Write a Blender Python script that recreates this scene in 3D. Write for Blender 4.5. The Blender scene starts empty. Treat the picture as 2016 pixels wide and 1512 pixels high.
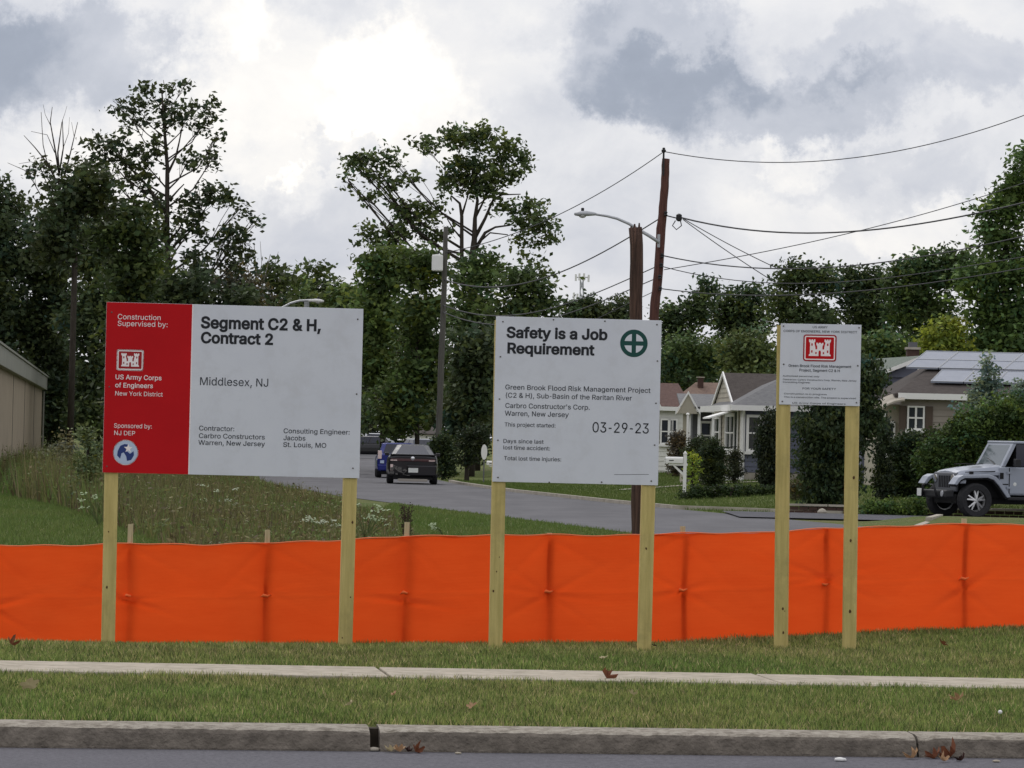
import bpy, math, random, json
import numpy as np
from mathutils import Vector, Matrix
from mathutils.geometry import tessellate_polygon
R = math.radians
SC = bpy.context.scene
COL = SC.collection
random.seed(7)

# ------------------------------------------------------------------ camera
F, HC, ROLL, PITCH = 8000.0, 1.5, R(1.35), math.atan(116 / 8000.0)
cam = bpy.data.cameras.new('camera')
cam.sensor_width = 36.0
cam.lens = F / 2016 * 36.0
cam.clip_start, cam.clip_end = 0.5, 6000
camo = bpy.data.objects.new('camera', cam)
COL.objects.link(camo)
camo.matrix_world = Matrix.Translation((0, 0, HC)) @ Matrix.Rotation(R(90) + PITCH, 4, 'X') @ Matrix.Rotation(ROLL, 4, 'Z')
SC.camera = camo
CR, SR = math.cos(ROLL), math.sin(ROLL)

def unroll(px, py):
    dx, dy = px - 1008, py - 756
    return dx * CR + dy * SR, -dx * SR + dy * CR - 116

def P(px, py, D):
    """world point seen at photo pixel (px, py) at distance D along +Y"""
    x, y = unroll(px, py)
    return Vector((x * D / F, D, HC - y * D / F))

# ------------------------------------------------------------------ world
world = bpy.data.worlds.new('World')
SC.world = world
world.use_nodes = True
SUN_EL, SUN_AZ = R(48), R(-25)      # behind the clouds, ahead of the camera and to the left

def build_sky():
    nt = world.node_tree
    N, L = nt.nodes, nt.links
    N.clear()
    out = N.new('ShaderNodeOutputWorld')
    sky = N.new('ShaderNodeTexSky'); sky.sky_type = 'NISHITA'; sky.sun_disc = False
    sky.sun_elevation = SUN_EL; sky.sun_rotation = SUN_AZ
    b1 = N.new('ShaderNodeBackground'); b1.inputs[1].default_value = 0.1
    L.new(sky.outputs[0], b1.inputs[0])
    tc = N.new('ShaderNodeTexCoord')
    def noise(scale, detail, rough, vec, dist=0.0):
        n = N.new('ShaderNodeTexNoise'); n.inputs['Scale'].default_value = scale
        n.inputs['Detail'].default_value = detail; n.inputs['Roughness'].default_value = rough
        n.inputs['Distortion'].default_value = dist
        L.new(vec, n.inputs['Vector']); return n
    def math_(op, a, b=None, clamp=False):
        m = N.new('ShaderNodeMath'); m.operation = op; m.use_clamp = clamp
        for i, q in enumerate((a, b)):
            if q is None: continue
            if isinstance(q, (int, float)): m.inputs[i].default_value = q
            else: L.new(q, m.inputs[i])
        return m.outputs[0]
    st = N.new('ShaderNodeMapping'); st.inputs['Scale'].default_value = (1, 1, 1.5)
    L.new(tc.outputs['Generated'], st.inputs[0])
    big = noise(9, 8, .5, st.outputs[0], .3)
    fine = noise(28, 10, .6, st.outputs[0], .25)
    warp = noise(26, 9, .66, tc.outputs['Generated'])
    wv = N.new('ShaderNodeVectorMath'); wv.operation = 'SUBTRACT'
    L.new(warp.outputs['Color'], wv.inputs[0]); wv.inputs[1].default_value = (.5, .5, .5)
    ws = N.new('ShaderNodeVectorMath'); ws.operation = 'SCALE'; ws.inputs[3].default_value = .065
    L.new(wv.outputs[0], ws.inputs[0])
    dv = N.new('ShaderNodeVectorMath'); dv.operation = 'ADD'
    L.new(tc.outputs['Generated'], dv.inputs[0]); L.new(ws.outputs[0], dv.inputs[1])
    val = math_('ADD', .64, math_('MULTIPLY', math_('SUBTRACT', big.outputs[0], .5), .55))
    val = math_('ADD', val, math_('MULTIPLY', math_('SUBTRACT', fine.outputs[0], .5), .75))
    # cloud masses at their bearings
    for (px, py, rx, ry, a) in CLOUDS:
        d = (P(px, py, 100) - Vector((0, 0, HC))).normalized()
        s = N.new('ShaderNodeVectorMath'); s.operation = 'SUBTRACT'
        L.new(dv.outputs[0], s.inputs[0]); s.inputs[1].default_value = d
        m = N.new('ShaderNodeVectorMath'); m.operation = 'MULTIPLY'
        L.new(s.outputs[0], m.inputs[0]); m.inputs[1].default_value = (F / rx, F / rx, F / ry)
        ln = N.new('ShaderNodeVectorMath'); ln.operation = 'LENGTH'; L.new(m.outputs[0], ln.inputs[0])
        mr = N.new('ShaderNodeMapRange'); mr.interpolation_type = 'SMOOTHSTEP'
        L.new(ln.outputs['Value'], mr.inputs[0])
        mr.inputs[1].default_value = 1.12; mr.inputs[2].default_value = .60
        mr.inputs[3].default_value = 0; mr.inputs[4].default_value = a
        val = math_('ADD', val, mr.outputs[0])
    cr = N.new('ShaderNodeValToRGB')
    e = cr.color_ramp.elements
    val = math_('ADD', math_('MULTIPLY', val, .72), .16)
    e[0].position = 0.0; e[0].color = (.235, .265, .335, 1)
    e[1].position = 1.0; e[1].color = (1.0, .985, .95, 1)
    q = e.new(.24); q.color = (.325, .36, .44, 1)
    q = e.new(.48); q.color = (.54, .56, .625, 1)
    q = e.new(.67); q.color = (.74, .74, .765, 1)
    q = e.new(.86); q.color = (.90, .875, .85, 1)
    L.new(val, cr.inputs[0])
    # an overcast sky is brighter towards the zenith
    sx = N.new('ShaderNodeSeparateXYZ'); L.new(tc.outputs['Generated'], sx.inputs[0])
    zz = math_('MAXIMUM', math_('SUBTRACT', sx.outputs[2], .12), 0)
    st2 = math_('ADD', 1.0, math_('MULTIPLY', zz, 0.45))
    b2 = N.new('ShaderNodeBackground'); L.new(cr.outputs[0], b2.inputs[0]); L.new(st2, b2.inputs[1])
    mx = N.new('ShaderNodeMixShader'); mx.inputs[0].default_value = .95
    L.new(b1.outputs[0], mx.inputs[1]); L.new(b2.outputs[0], mx.inputs[2])
    L.new(mx.outputs[0], out.inputs[0])

CLOUDS = [(120, 90, 290, 120, -.30), (-150, 60, 300, 150, -.2), (560, 170, 270, 200, .30), (770, 200, 170, 160, .32),
          (420, 60, 120, 80, .18), (290, 330, 180, 110, .24), (950, 90, 200, 120, .08),
          (1290, 110, 220, 130, -.30), (1510, 190, 370, 90, -.28), (1700, 90, 200, 100, -.20), (1950, 170, 150, 90, -.2),
          (680, 290, 120, 34, -.25), (520, 310, 60, 26, .22), (1720, 340, 280, 60, -.12), (1130, 40, 150, 60, -.1),
          (1050, 300, 160, 80, .02), (1560, 290, 90, 50, .16), (1650, 420, 300, 80, .10), (600, 430, 220, 90, -.02),
          (1800, 450, 150, 60, .12), (40, 300, 160, 90, .06)]
build_sky()
world.cycles.sampling_method = 'MANUAL'
world.cycles.sample_map_resolution = 1024
sun = bpy.data.lights.new('sun', 'SUN'); sun.energy = 0.9; sun.angle = R(25); sun.color = (1, .96, .9)
suno = bpy.data.objects.new('sun', sun); COL.objects.link(suno)
sd = Vector((math.sin(SUN_AZ) * math.cos(SUN_EL), math.cos(SUN_AZ) * math.cos(SUN_EL), math.sin(SUN_EL)))
suno.rotation_euler = sd.to_track_quat('Z', 'Y').to_euler()
SC.view_settings.view_transform = 'Standard'
SC.view_settings.look = 'None'
SC.view_settings.exposure = 0.16
SC.view_settings.gamma = 1
SC.view_settings.use_curve_mapping = False
SC.cycles.max_bounces = 6
SC.cycles.transparent_max_bounces = 8
SC.cycles.use_denoising = True

# ------------------------------------------------------------------ helpers
def rootmat(o):
    m = Matrix.Identity(4)
    while o is not None:
        m = o.matrix_basis @ m
        o = o.parent
    return m

class MB:
    def __init__(s): s.v = []; s.f = []
    def quad(s, a, b, c, d):
        n = len(s.v); s.v += [tuple(a), tuple(b), tuple(c), tuple(d)]; s.f.append((n, n+1, n+2, n+3)); return s
    def poly(s, pts):
        n = len(s.v); s.v += [tuple(p) for p in pts]; s.f.append(tuple(range(n, n+len(pts)))); return s
    def box(s, x0, x1, y0, y1, z0, z1, taper=None):
        n = len(s.v); t = taper or 0
        s.v += [(x0, y0, z0), (x1, y0, z0), (x1, y1, z0), (x0, y1, z0),
                (x0+t, y0+t, z1), (x1-t, y0+t, z1), (x1-t, y1-t, z1), (x0+t, y1-t, z1)]
        s.f += [(n, n+3, n+2, n+1), (n+4, n+5, n+6, n+7), (n, n+1, n+5, n+4), (n+1, n+2, n+6, n+5), (n+2, n+3, n+7, n+6), (n+3, n, n+4, n+7)]
        return s
    def prism(s, pts, d):
        """polygon pts (3d) extruded by vector d"""
        n = len(s.v); k = len(pts); d = Vector(d)
        s.v += [tuple(p) for p in pts] + [tuple(Vector(p) + d) for p in pts]
        s.f.append(tuple(range(n+k-1, n-1, -1))); s.f.append(tuple(range(n+k, n+2*k)))
        for i in range(k):
            j = (i+1) % k; s.f.append((n+i, n+j, n+k+j, n+k+i))
        return s
    def tube(s, pts, rad, seg=6, cap=True):
        pts = [Vector(p) for p in pts]
        if isinstance(rad, (int, float)): rad = [rad] * len(pts)
        n0 = len(s.v)
        for i, p in enumerate(pts):
            t = (pts[min(i+1, len(pts)-1)] - pts[max(i-1, 0)])
            t = t.normalized() if t.length > 1e-9 else Vector((0, 0, 1))
            a = t.cross(Vector((0, 1, 0.01)))
            if a.length < 1e-3: a = t.cross(Vector((1, 0, 0)))
            a.normalize(); b = t.cross(a)
            for k in range(seg):
                an = 2*math.pi*k/seg
                s.v.append(tuple(p + (a*math.cos(an) + b*math.sin(an))*rad[i]))
        for i in range(len(pts)-1):
            for k in range(seg):
                q = n0+i*seg; k2 = (k+1) % seg
                s.f.append((q+k, q+k2, q+seg+k2, q+seg+k))
        if cap:
            s.f.append(tuple(range(n0+seg-1, n0-1, -1)))
            e = n0+(len(pts)-1)*seg; s.f.append(tuple(range(e, e+seg)))
        return s
    def lathe(s, prof, axis='z', c=(0, 0, 0), seg=20, close=False):
        n0 = len(s.v); c = Vector(c)
        for (r, h) in prof:
            for k in range(seg):
                an = 2*math.pi*k/seg
                a, b = r*math.cos(an), r*math.sin(an)
                o = {'z': (a, b, h), 'y': (a, h, b), 'x': (h, a, b)}[axis]
                s.v.append(tuple(c + Vector(o)))
        m = len(prof)
        for i in range(m if close else m-1):
            i2 = (i+1) % m
            for k in range(seg):
                k2 = (k+1) % seg
                s.f.append((n0+i*seg+k, n0+i*seg+k2, n0+i2*seg+k2, n0+i2*seg+k))
        if not close:
            s.f.append(tuple(range(n0+seg-1, n0-1, -1))); e = n0+(m-1)*seg; s.f.append(tuple(range(e, e+seg)))
        return s
    def loft(s, rings, closed=True, caps=True):
        n0 = len(s.v); k = len(rings[0])
        for r in rings: s.v += [tuple(p) for p in r]
        for i in range(len(rings)-1):
            for j in range(k if closed else k-1):
                j2 = (j+1) % k
                s.f.append((n0+i*k+j, n0+i*k+j2, n0+(i+1)*k+j2, n0+(i+1)*k+j))
        if caps:
            s.f.append(tuple(range(n0+k-1, n0-1, -1))); e = n0+(len(rings)-1)*k; s.f.append(tuple(range(e, e+k)))
        return s
    def xf(s, m):
        s.v = [tuple(m @ Vector(p)) for p in s.v]; return s
    def mesh(s, name, mat, smooth=False):
        me = bpy.data.meshes.new(name); me.from_pydata(s.v, [], s.f)
        me.materials.append(mat)
        if smooth:
            me.polygons.foreach_set('use_smooth', [True]*len(me.polygons))
        me.update(); return me
    def build(s, name, mat, parent=None, world=False, smooth=False, bevel=0, label=None, fix=False):
        if world and parent is not None:
            s.xf(rootmat(parent).inverted())
        me = s.mesh(name, mat, smooth)
        if fix:
            import bmesh
            bm = bmesh.new(); bm.from_mesh(me); bmesh.ops.recalc_face_normals(bm, faces=bm.faces); bm.to_mesh(me); bm.free()
        o = bpy.data.objects.new(name, me); COL.objects.link(o)
        if parent is not None: o.parent = parent
        if bevel:
            b = o.modifiers.new('bevel', 'BEVEL'); b.width = bevel; b.segments = 2; b.limit_method = 'ANGLE'; b.angle_limit = R(35)
        if label: o['label'] = label
        return o

def thing(name, label, cat, loc=(0, 0, 0), rz=0, group=None):
    o = bpy.data.objects.new(name, None); COL.objects.link(o)
    o.location = loc; o.rotation_euler = (0, 0, rz); o.empty_display_size = .2
    o['label'] = label; o['category'] = cat
    if group: o['group'] = group
    return o
def tag(o, label, cat, group=None):
    o['label'] = label; o['category'] = cat
    if group: o['group'] = group
    return o
def structure(o): o['kind'] = 'structure'; return o
def stuff(o): o['kind'] = 'stuff'; return o
def inst(name, me, parent, loc=(0, 0, 0), rot=(0, 0, 0), scale=(1, 1, 1)):
    o = bpy.data.objects.new(name, me); COL.objects.link(o); o.parent = parent
    o.location = loc; o.rotation_euler = rot; o.scale = scale; return o
def copy_tree(o, parent=None):
    c = o.copy(); COL.objects.link(c); c.parent = parent
    for ch in [q for q in bpy.data.objects if q.parent == o]: copy_tree(ch, c)
    return c

def mat(name, c, c2=None, ns=8, rough=.8, bump=0, bs=60, spec=.3, metal=0, dirt=None, ds=2.5, stretch=None, trans=0, detail=5, coords='Object', alpha=1, cfac=(.35, .65)):
    m = bpy.data.materials.new(name); m.use_nodes = True
    nt = m.node_tree; N, L = nt.nodes, nt.links
    b = N['Principled BSDF']
    b.inputs['Roughness'].default_value = rough; b.inputs['Metallic'].default_value = metal
    b.inputs['Specular IOR Level'].default_value = spec
    b.inputs['Base Color'].default_value = (*c, 1)
    tc = N.new('ShaderNodeTexCoord'); vec = tc.outputs[coords]
    if stretch:
        mp = N.new('ShaderNodeMapping'); mp.inputs['Scale'].default_value = stretch; L.new(vec, mp.inputs[0]); vec = mp.outputs[0]
    colo = None
    if c2:
        n = N.new('ShaderNodeTexNoise'); n.inputs['Scale'].default_value = ns; n.inputs['Detail'].default_value = detail; n.inputs['Roughness'].default_value = .62
        L.new(vec, n.inputs['Vector'])
        r = N.new('ShaderNodeMapRange'); r.inputs[1].default_value = cfac[0]; r.inputs[2].default_value = cfac[1]
        L.new(n.outputs[0], r.inputs[0])
        mx = N.new('ShaderNodeMix'); mx.data_type = 'RGBA'
        mx.inputs[6].default_value = (*c, 1); mx.inputs[7].default_value = (*c2, 1)
        L.new(r.outputs[0], mx.inputs[0]); colo = mx.outputs[2]
    if dirt:
        n = N.new('ShaderNodeTexNoise'); n.inputs['Scale'].default_value = ds; n.inputs['Detail'].default_value = 8; n.inputs['Roughness'].default_value = .7
        L.new(tc.outputs['Object'], n.inputs['Vector'])
        r = N.new('ShaderNodeMapRange'); r.inputs[1].default_value = .5; r.inputs[2].default_value = .75
        L.new(n.outputs[0], r.inputs[0])
        mx = N.new('ShaderNodeMix'); mx.data_type = 'RGBA'
        if colo: L.new(colo, mx.inputs[6])
        else: mx.inputs[6].default_value = (*c, 1)
        mx.inputs[7].default_value = (*dirt, 1); L.new(r.outputs[0], mx.inputs[0]); colo = mx.outputs[2]
    if colo: L.new(colo, b.inputs['Base Color'])
    if bump:
        n = N.new('ShaderNodeTexNoise'); n.inputs['Scale'].default_value = bs; n.inputs['Detail'].default_value = 6
        L.new(vec, n.inputs['Vector'])
        bp = N.new('ShaderNodeBump'); bp.inputs['Strength'].default_value = bump; bp.inputs['Distance'].default_value = .02
        L.new(n.outputs[0], bp.inputs['Height']); L.new(bp.outputs[0], b.inputs['Normal'])
    if trans:
        tr = N.new('ShaderNodeBsdfTranslucent'); ms = N.new('ShaderNodeMixShader'); ms.inputs[0].default_value = trans
        if colo: L.new(colo, tr.inputs[0])
        else: tr.inputs[0].default_value = (*c, 1)
        L.new(b.outputs[0], ms.inputs[1]); L.new(tr.outputs[0], ms.inputs[2])
        L.new(ms.outputs[0], N['Material Output'].inputs[0])
    return m

def leafmat(name, trans=.35, rough=.6, spec=.25):
    m = bpy.data.materials.new(name); m.use_nodes = True
    nt = m.node_tree; N, L = nt.nodes, nt.links
    b = N['Principled BSDF']; b.inputs['Roughness'].default_value = rough; b.inputs['Specular IOR Level'].default_value = spec
    a = N.new('ShaderNodeAttribute'); a.attribute_name = 'tint'
    L.new(a.outputs['Color'], b.inputs['Base Color'])
    tr = N.new('ShaderNodeBsdfTranslucent'); L.new(a.outputs['Color'], tr.inputs[0])
    ms = N.new('ShaderNodeMixShader'); ms.inputs[0].default_value = trans
    L.new(b.outputs[0], ms.inputs[1]); L.new(tr.outputs[0], ms.inputs[2]); L.new(ms.outputs[0], N['Material Output'].inputs[0])
    return m

def np_mesh(name, V, k, tint, material, parent=None):
    """V (n,k,3) polygons of k corners each, tint (n,3)"""
    n = V.shape[0]
    me = bpy.data.meshes.new(name)
    me.vertices.add(n*k); me.vertices.foreach_set('co', V.reshape(-1).astype(np.float32))
    me.loops.add(n*k); me.loops.foreach_set('vertex_index', np.arange(n*k, dtype=np.int32))
    me.polygons.add(n); me.polygons.foreach_set('loop_start', np.arange(0, n*k, k, dtype=np.int32))
    me.update(calc_edges=True)
    at = me.attributes.new('tint', 'FLOAT_COLOR', 'POINT')
    c = np.ones((n*k, 4), np.float32); c[:, :3] = np.repeat(tint, k, axis=0)
    at.data.foreach_set('color', c.reshape(-1))
    me.materials.append(material)
    o = bpy.data.objects.new(name, me); COL.objects.link(o)
    if parent is not None: o.parent = parent
    return o

M = {}
M['asphalt'] = mat('asphalt', (.070, .068, .080), (.135, .13, .148), ns=38, rough=.85, bump=.6, bs=90, dirt=(.075, .073, .085), ds=1.1, detail=8)
M['street'] = mat('street_asphalt', (.082, .080, .087), (.115, .112, .12), ns=.7, rough=.88, bump=.3, bs=30, dirt=(.068, .066, .072), ds=.35, stretch=(1, .2, 1), detail=9)
M['concrete'] = mat('sidewalk_concrete', (.46, .405, .325), (.34, .30, .235), ns=5, rough=.9, bump=.4, bs=70, dirt=(.19, .165, .125), ds=7)
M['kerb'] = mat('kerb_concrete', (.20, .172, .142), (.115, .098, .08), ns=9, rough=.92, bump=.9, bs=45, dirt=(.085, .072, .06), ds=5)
M['kerb_far'] = mat('pale_kerb', (.42, .38, .32), (.3, .27, .22), ns=2, rough=.9)
M['kerb_top'] = mat('pale_kerb_top', (.37, .335, .28), (.22, .19, .155), ns=18, rough=.92, bump=.8, bs=60, dirt=(.14, .12, .09), ds=9)
M['soil'] = mat('soil', (.05, .04, .028), (.03, .024, .018), ns=12, rough=1)
M['post'] = mat('pressure_treated_pine', (.58, .47, .185), (.45, .36, .13), ns=3, rough=.75, bump=.3, bs=25, stretch=(14, 14, .9), dirt=(.30, .25, .10), ds=1.6)
M['stake'] = mat('stake_wood', (.55, .47, .30), (.42, .35, .2), ns=4, stretch=(14, 14, 1), rough=.8)
M['white_board'] = mat('white_board', (.64, .66, .71), (.60, .62, .68), ns=1.5, rough=.45, spec=.4, dirt=(.55, .56, .59), ds=3)
M['board_edge'] = mat('board_edge', (.75, .72, .65), rough=.8)
M['red'] = mat('red_print', (.50, .008, .012), (.45, .007, .011), ns=2, rough=.75, spec=.15)
M['white_ink'] = mat('white_print', (.85, .78, .78), rough=.5)
M['black_ink'] = mat('black_print', (.012, .014, .018), rough=.5)
M['grey_ink'] = mat('grey_print', (.035, .04, .05), rough=.5)
M['green_ink'] = mat('green_print', (.006, .06, .05), rough=.5)
M['blue_ink'] = mat('blue_print', (.02, .04, .17), rough=.5)
M['pale_blue_ink'] = mat('pale_blue_print', (.45, .53, .68), rough=.5)
M['screw'] = mat('screw_metal', (.12, .11, .10), rough=.5, metal=.6)
M['knot'] = mat('wood_knot', (.09, .045, .02), rough=.9)
M['pole'] = mat('weathered_pole_wood', (.15, .085, .062), (.05, .030, .024), ns=2, rough=.95, bump=.8, bs=12, stretch=(20, 20, .7), cfac=(.3, .6))
M['pole_red'] = mat('reddish_pole_wood', (.14, .062, .048), (.065, .030, .026), ns=2, rough=.95, bump=.6, bs=12, stretch=(16, 16, .6))
M['pole_grey'] = mat('grey_pole_wood', (.12, .115, .10), (.07, .066, .058), ns=2, rough=.95, bump=.5, bs=12, stretch=(16, 16, .6))
M['wire'] = mat('cable_black', (.05, .05, .055), rough=.7)
M['galv'] = mat('galvanised_steel', (.42, .43, .45), rough=.45, metal=.3)
M['glass'] = mat('window_glass', (.025, .03, .038), rough=.08, spec=.9)
M['bark'] = mat('bark', (.06, .05, .04), (.035, .028, .022), ns=3, rough=.95, bump=.7, bs=14, stretch=(6, 6, 1))
M['bark_pale'] = mat('pale_bark', (.17, .155, .14), (.10, .09, .08), ns=3, rough=.95, stretch=(6, 6, 1))
M['leaf'] = leafmat('foliage', .3)
M['blade'] = leafmat('grass_blades', .35, .55, .3)
M['white_paint'] = mat('white_paint', (.80, .79, .77), (.72, .71, .69), ns=1, rough=.6)
M['rubber'] = mat('tyre_rubber', (.022, .022, .024), (.03, .03, .032), ns=20, rough=.9, bump=.3, bs=40)
M['black_plastic'] = mat('black_plastic', (.018, .018, .02), rough=.55)
M['chrome'] = mat('bright_metal', (.7, .7, .72), rough=.2, metal=1)
M['void'] = mat('dark_interior', (.012, .012, .013), rough=.9)

# ------------------------------------------------------------------ terrain
KS = .115                     # the near kerb runs slightly away to the right
STY = [-60, 30, 60, 90, 110, 130, 150, 180, 240, 330, 420, 600]
STX = [34, 14.2, 8.4, 3.0, -.6, -3.4, -5.4, -7.4, -10, -13.3, -16.5, -22]
def xc(y): return np.interp(y, STY, STX)
def street_z(y): return np.interp(y, [20, 60, 74, 90, 170, 330, 420, 600], [-.2, -.13, -.1, -.1, -.1, .5, .8, 1.2])
HWL, HWR = 3.8, 3.5
def sm(t): t = np.clip(t, 0, 1); return t*t*(3-2*t)
def H0(x, y):
    x = np.asarray(x, float); y = np.asarray(y, float)
    v = y - KS*x
    zf = np.interp(x, [-4.2, -1.8, -.6, 1.2, 2.8, 4.2, 12], [-.2, -.136, -.083, -.03, .05, .1, .12])
    near = np.interp(v, [22.4, 22.6, 25.7, 26.9, 29], [-.10, -.085, -.022, -.022, -.008])
    far = street_z(y) + .02 + .18*sm((x-7.6)/1.8)*sm((y-78)/3)*sm((91.5-y)/1.0)
    d = x - xc(y)
    rise = .5*sm((d-5)/8)*sm((y-101)/16)
    left = .25*sm((-d-10)/30)*sm((y-90)/60)
    t = sm((v-29)/2.8); z = near*(1-t) + zf*t
    t = sm((v-33)/26); z = z*(1-t) + far*t
    return z + rise + left
def H(x, y):
    """lawn surface, dropped under the side street"""
    x = np.asarray(x, float); y = np.asarray(y, float)
    z = H0(x, y); d = x - xc(y)
    hw = np.where(d < 0, HWL, HWR)
    t = sm((hw - .25 - np.abs(d))/.5) * sm((y-40)/5)
    return z*(1-t) + (street_z(y) - .12)*t
def hz(x, y): return float(H0(x, y))

def grid_mesh(name, xs, vs, fz, material, skew=KS):
    X, Vv = np.meshgrid(xs, vs)
    fade = np.clip(1 - (Vv-60)/100, 0, 1)
    Y = Vv + skew*X*fade
    Z = fz(X, Y)
    V = np.stack([X, Y, Z], -1).reshape(-1, 3)
    nx, ny = len(xs), len(vs)
    i = np.arange((ny-1)*(nx-1)); r = i//(nx-1); c = i % (nx-1); a = r*nx+c
    Fq = np.stack([a, a+1, a+nx+1, a+nx], 1)
    me = bpy.data.meshes.new(name); me.from_pydata(V.tolist(), [], Fq.tolist())
    me.polygons.foreach_set('use_smooth', [True]*len(me.polygons))
    me.materials.append(material); me.update()
    o = bpy.data.objects.new(name, me); COL.objects.link(o); return o

def grassmat():
    m = bpy.data.materials.new('lawn'); m.use_nodes = True
    nt = m.node_tree; N, L = nt.nodes, nt.links
    b = N['Principled BSDF']; b.inputs['Roughness'].default_value = .9; b.inputs['Specular IOR Level'].default_value = .1
    tc = N.new('ShaderNodeTexCoord')
    def nz(s, d=6):
        n = N.new('ShaderNodeTexNoise'); n.inputs['Scale'].default_value = s; n.inputs['Detail'].default_value = d; n.inputs['Roughness'].default_value = .65
        L.new(tc.outputs['Object'], n.inputs['Vector']); return n.outputs[0]
    def ramp(src, stops):
        r = N.new('ShaderNodeValToRGB'); L.new(src, r.inputs[0]); e = r.color_ramp.elements
        e[0].position, e[0].color = stops[0][0], (*stops[0][1], 1); e[1].position, e[1].color = stops[-1][0], (*stops[-1][1], 1)
        for p, c in stops[1:-1]:
            q = e.new(p); q.color = (*c, 1)
        return r.outputs[0]
    a = ramp(nz(.35), [(.3, (.075, .115, .028)), (.5, (.115, .14, .042)), (.68, (.16, .145, .065))])
    c = ramp(nz(9), [(.3, (.55, .55, .5)), (.7, (1.25, 1.25, 1.2))])
    mx = N.new('ShaderNodeMix'); mx.data_type = 'RGBA'; mx.blend_type = 'MULTIPLY'; mx.inputs[0].default_value = 1
    L.new(a, mx.inputs[6]); L.new(c, mx.inputs[7]); L.new(mx.outputs[2], b.inputs['Base Color'])
    bp = N.new('ShaderNodeBump'); bp.inputs['Strength'].default_value = .8; bp.inputs['Distance'].default_value = .05
    L.new(nz(25), bp.inputs['Height']); L.new(bp.outputs[0], b.inputs['Normal'])
    return m
M['lawn'] = grassmat()

def sp(a, b, n): return list(np.linspace(a, b, n, endpoint=False))
xs = sp(-700, -120, 8) + sp(-120, -30, 18) + sp(-30, -6, 48) + sp(-6, 6, 48) + sp(6, 30, 48) + sp(30, 120, 18) + sp(120, 700, 8) + [700]
vs = [22.5] + sp(22.7, 34, 45) + sp(34, 70, 36) + sp(70, 160, 120) + sp(160, 440, 80) + sp(440, 3000, 16) + [3000]
structure(grid_mesh('ground', np.array(xs), np.array(vs), H, M['lawn']))
# main road in front, reaching behind the camera
def rz(x, y): return -.2 + .004*np.clip(np.asarray(x, float), -40, 40) + 0*np.asarray(y)
road = structure(grid_mesh('main_road', np.array([-700, -40, 0, 40, 700]), np.array([-400, -20, 10, 22.42]), rz, M['asphalt']))
# side street ribbon
ys = np.concatenate([np.arange(-20+60, 200, 1.5), np.arange(200, 560, 8)])
def ribbon(name, ys, l, r, material, dz=0.0, zf=None):
    mb = MB()
    for i in range(len(ys)-1):
        q = []
        for y in (ys[i], ys[i+1]):
            z = (zf or street_z)(y) + dz
            q.append(((float(xc(y))+l, float(y), float(z)), (float(xc(y))+r, float(y), float(z))))
        mb.quad(q[0][0], q[0][1], q[1][1], q[1][0])
    return mb.build(name, material)
structure(ribbon('side_street', ys, -HWL, HWR, M['street'], .03))
# driveway where the silver off-roader stands, and the one by the pole
dw = MB()
for (x0, x1, ya, yb) in [(5.2, 24, 91.6, 99.6)]:
    n = 10
    for i in range(n):
        a, b = x0+(x1-x0)*i/n, x0+(x1-x0)*(i+1)/n
        dw.quad((a, ya, -.04), (b, ya, -.04), (b, yb, -.04), (a, yb, -.04))
structure(dw.build('driveway', mat('driveway_asphalt', (.075, .075, .088), (.06, .06, .07), ns=1, rough=.9)))
fp = MB()
for i in range(16):
    a, b = 3.6+i*.75, 4.35+i*.75
    fp.quad((a, 133, hz(a, 133)+.03), (b, 133, hz(b, 133)+.03), (b, 134.2, hz(b, 134.2)+.03), (a, 134.2, hz(a, 134.2)+.03))
structure(fp.build('footpath', M['kerb_far']))

# near kerb: worn concrete stones
rng = np.random.default_rng(3)
kerb = bpy.data.objects.new('kerb', None); COL.objects.link(kerb); structure(kerb)
def kerb_stone(x0, x1, seed):
    r = np.random.default_rng(seed)
    prof = [(22.30, -.34), (22.30, -.19), (22.325, -.112), (22.338, -.094), (22.365, -.083), (22.43, -.077), (22.53, -.074), (22.60, -.073), (22.60, -.34)]
    n = max(6, int((x1-x0)/.045)); rings = []
    w = np.convolve(r.normal(0, 1, n+9), np.ones(5)/5, 'same')
    for i in range(n+1):
        x = x0+(x1-x0)*i/n
        chip = max(0, w[i]-.55)*.02
        if min(i, n-i) < 2: chip += .008*r.random()+.006
        ring = []
        for j, (v, z) in enumerate(prof):
            dv = dz = 0
            if 1 <= j <= 6:
                dv = r.normal(0, .0016) + (chip if j in (2, 3) else 0)
                dz = r.normal(0, .0016) - (chip*.9 if j in (3, 4) else 0)
            ring.append((x-KS*(v-22.3), v+dv+KS*x, z+dz+.004*x*(1 if j < 3 else .6)))
        rings.append(ring)
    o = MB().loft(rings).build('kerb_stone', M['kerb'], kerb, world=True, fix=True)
    o.data.materials.append(M['kerb_top'])     # top faces coloured paler than the dark front face
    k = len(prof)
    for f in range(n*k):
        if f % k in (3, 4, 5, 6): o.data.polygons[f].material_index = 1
jx = [-.70+3.0*k for k in range(-6, 7)]
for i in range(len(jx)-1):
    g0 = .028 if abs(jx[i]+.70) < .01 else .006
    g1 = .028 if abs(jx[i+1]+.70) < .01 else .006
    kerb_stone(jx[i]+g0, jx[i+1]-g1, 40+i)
kb = MB().box(-20, 20, 0, .12, -.3, -.088)
kb.v = [(x, 22.46+y+KS*x, z) for x, y, z in kb.v]
kb.build('kerb_footing', M['soil'], kerb)

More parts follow.
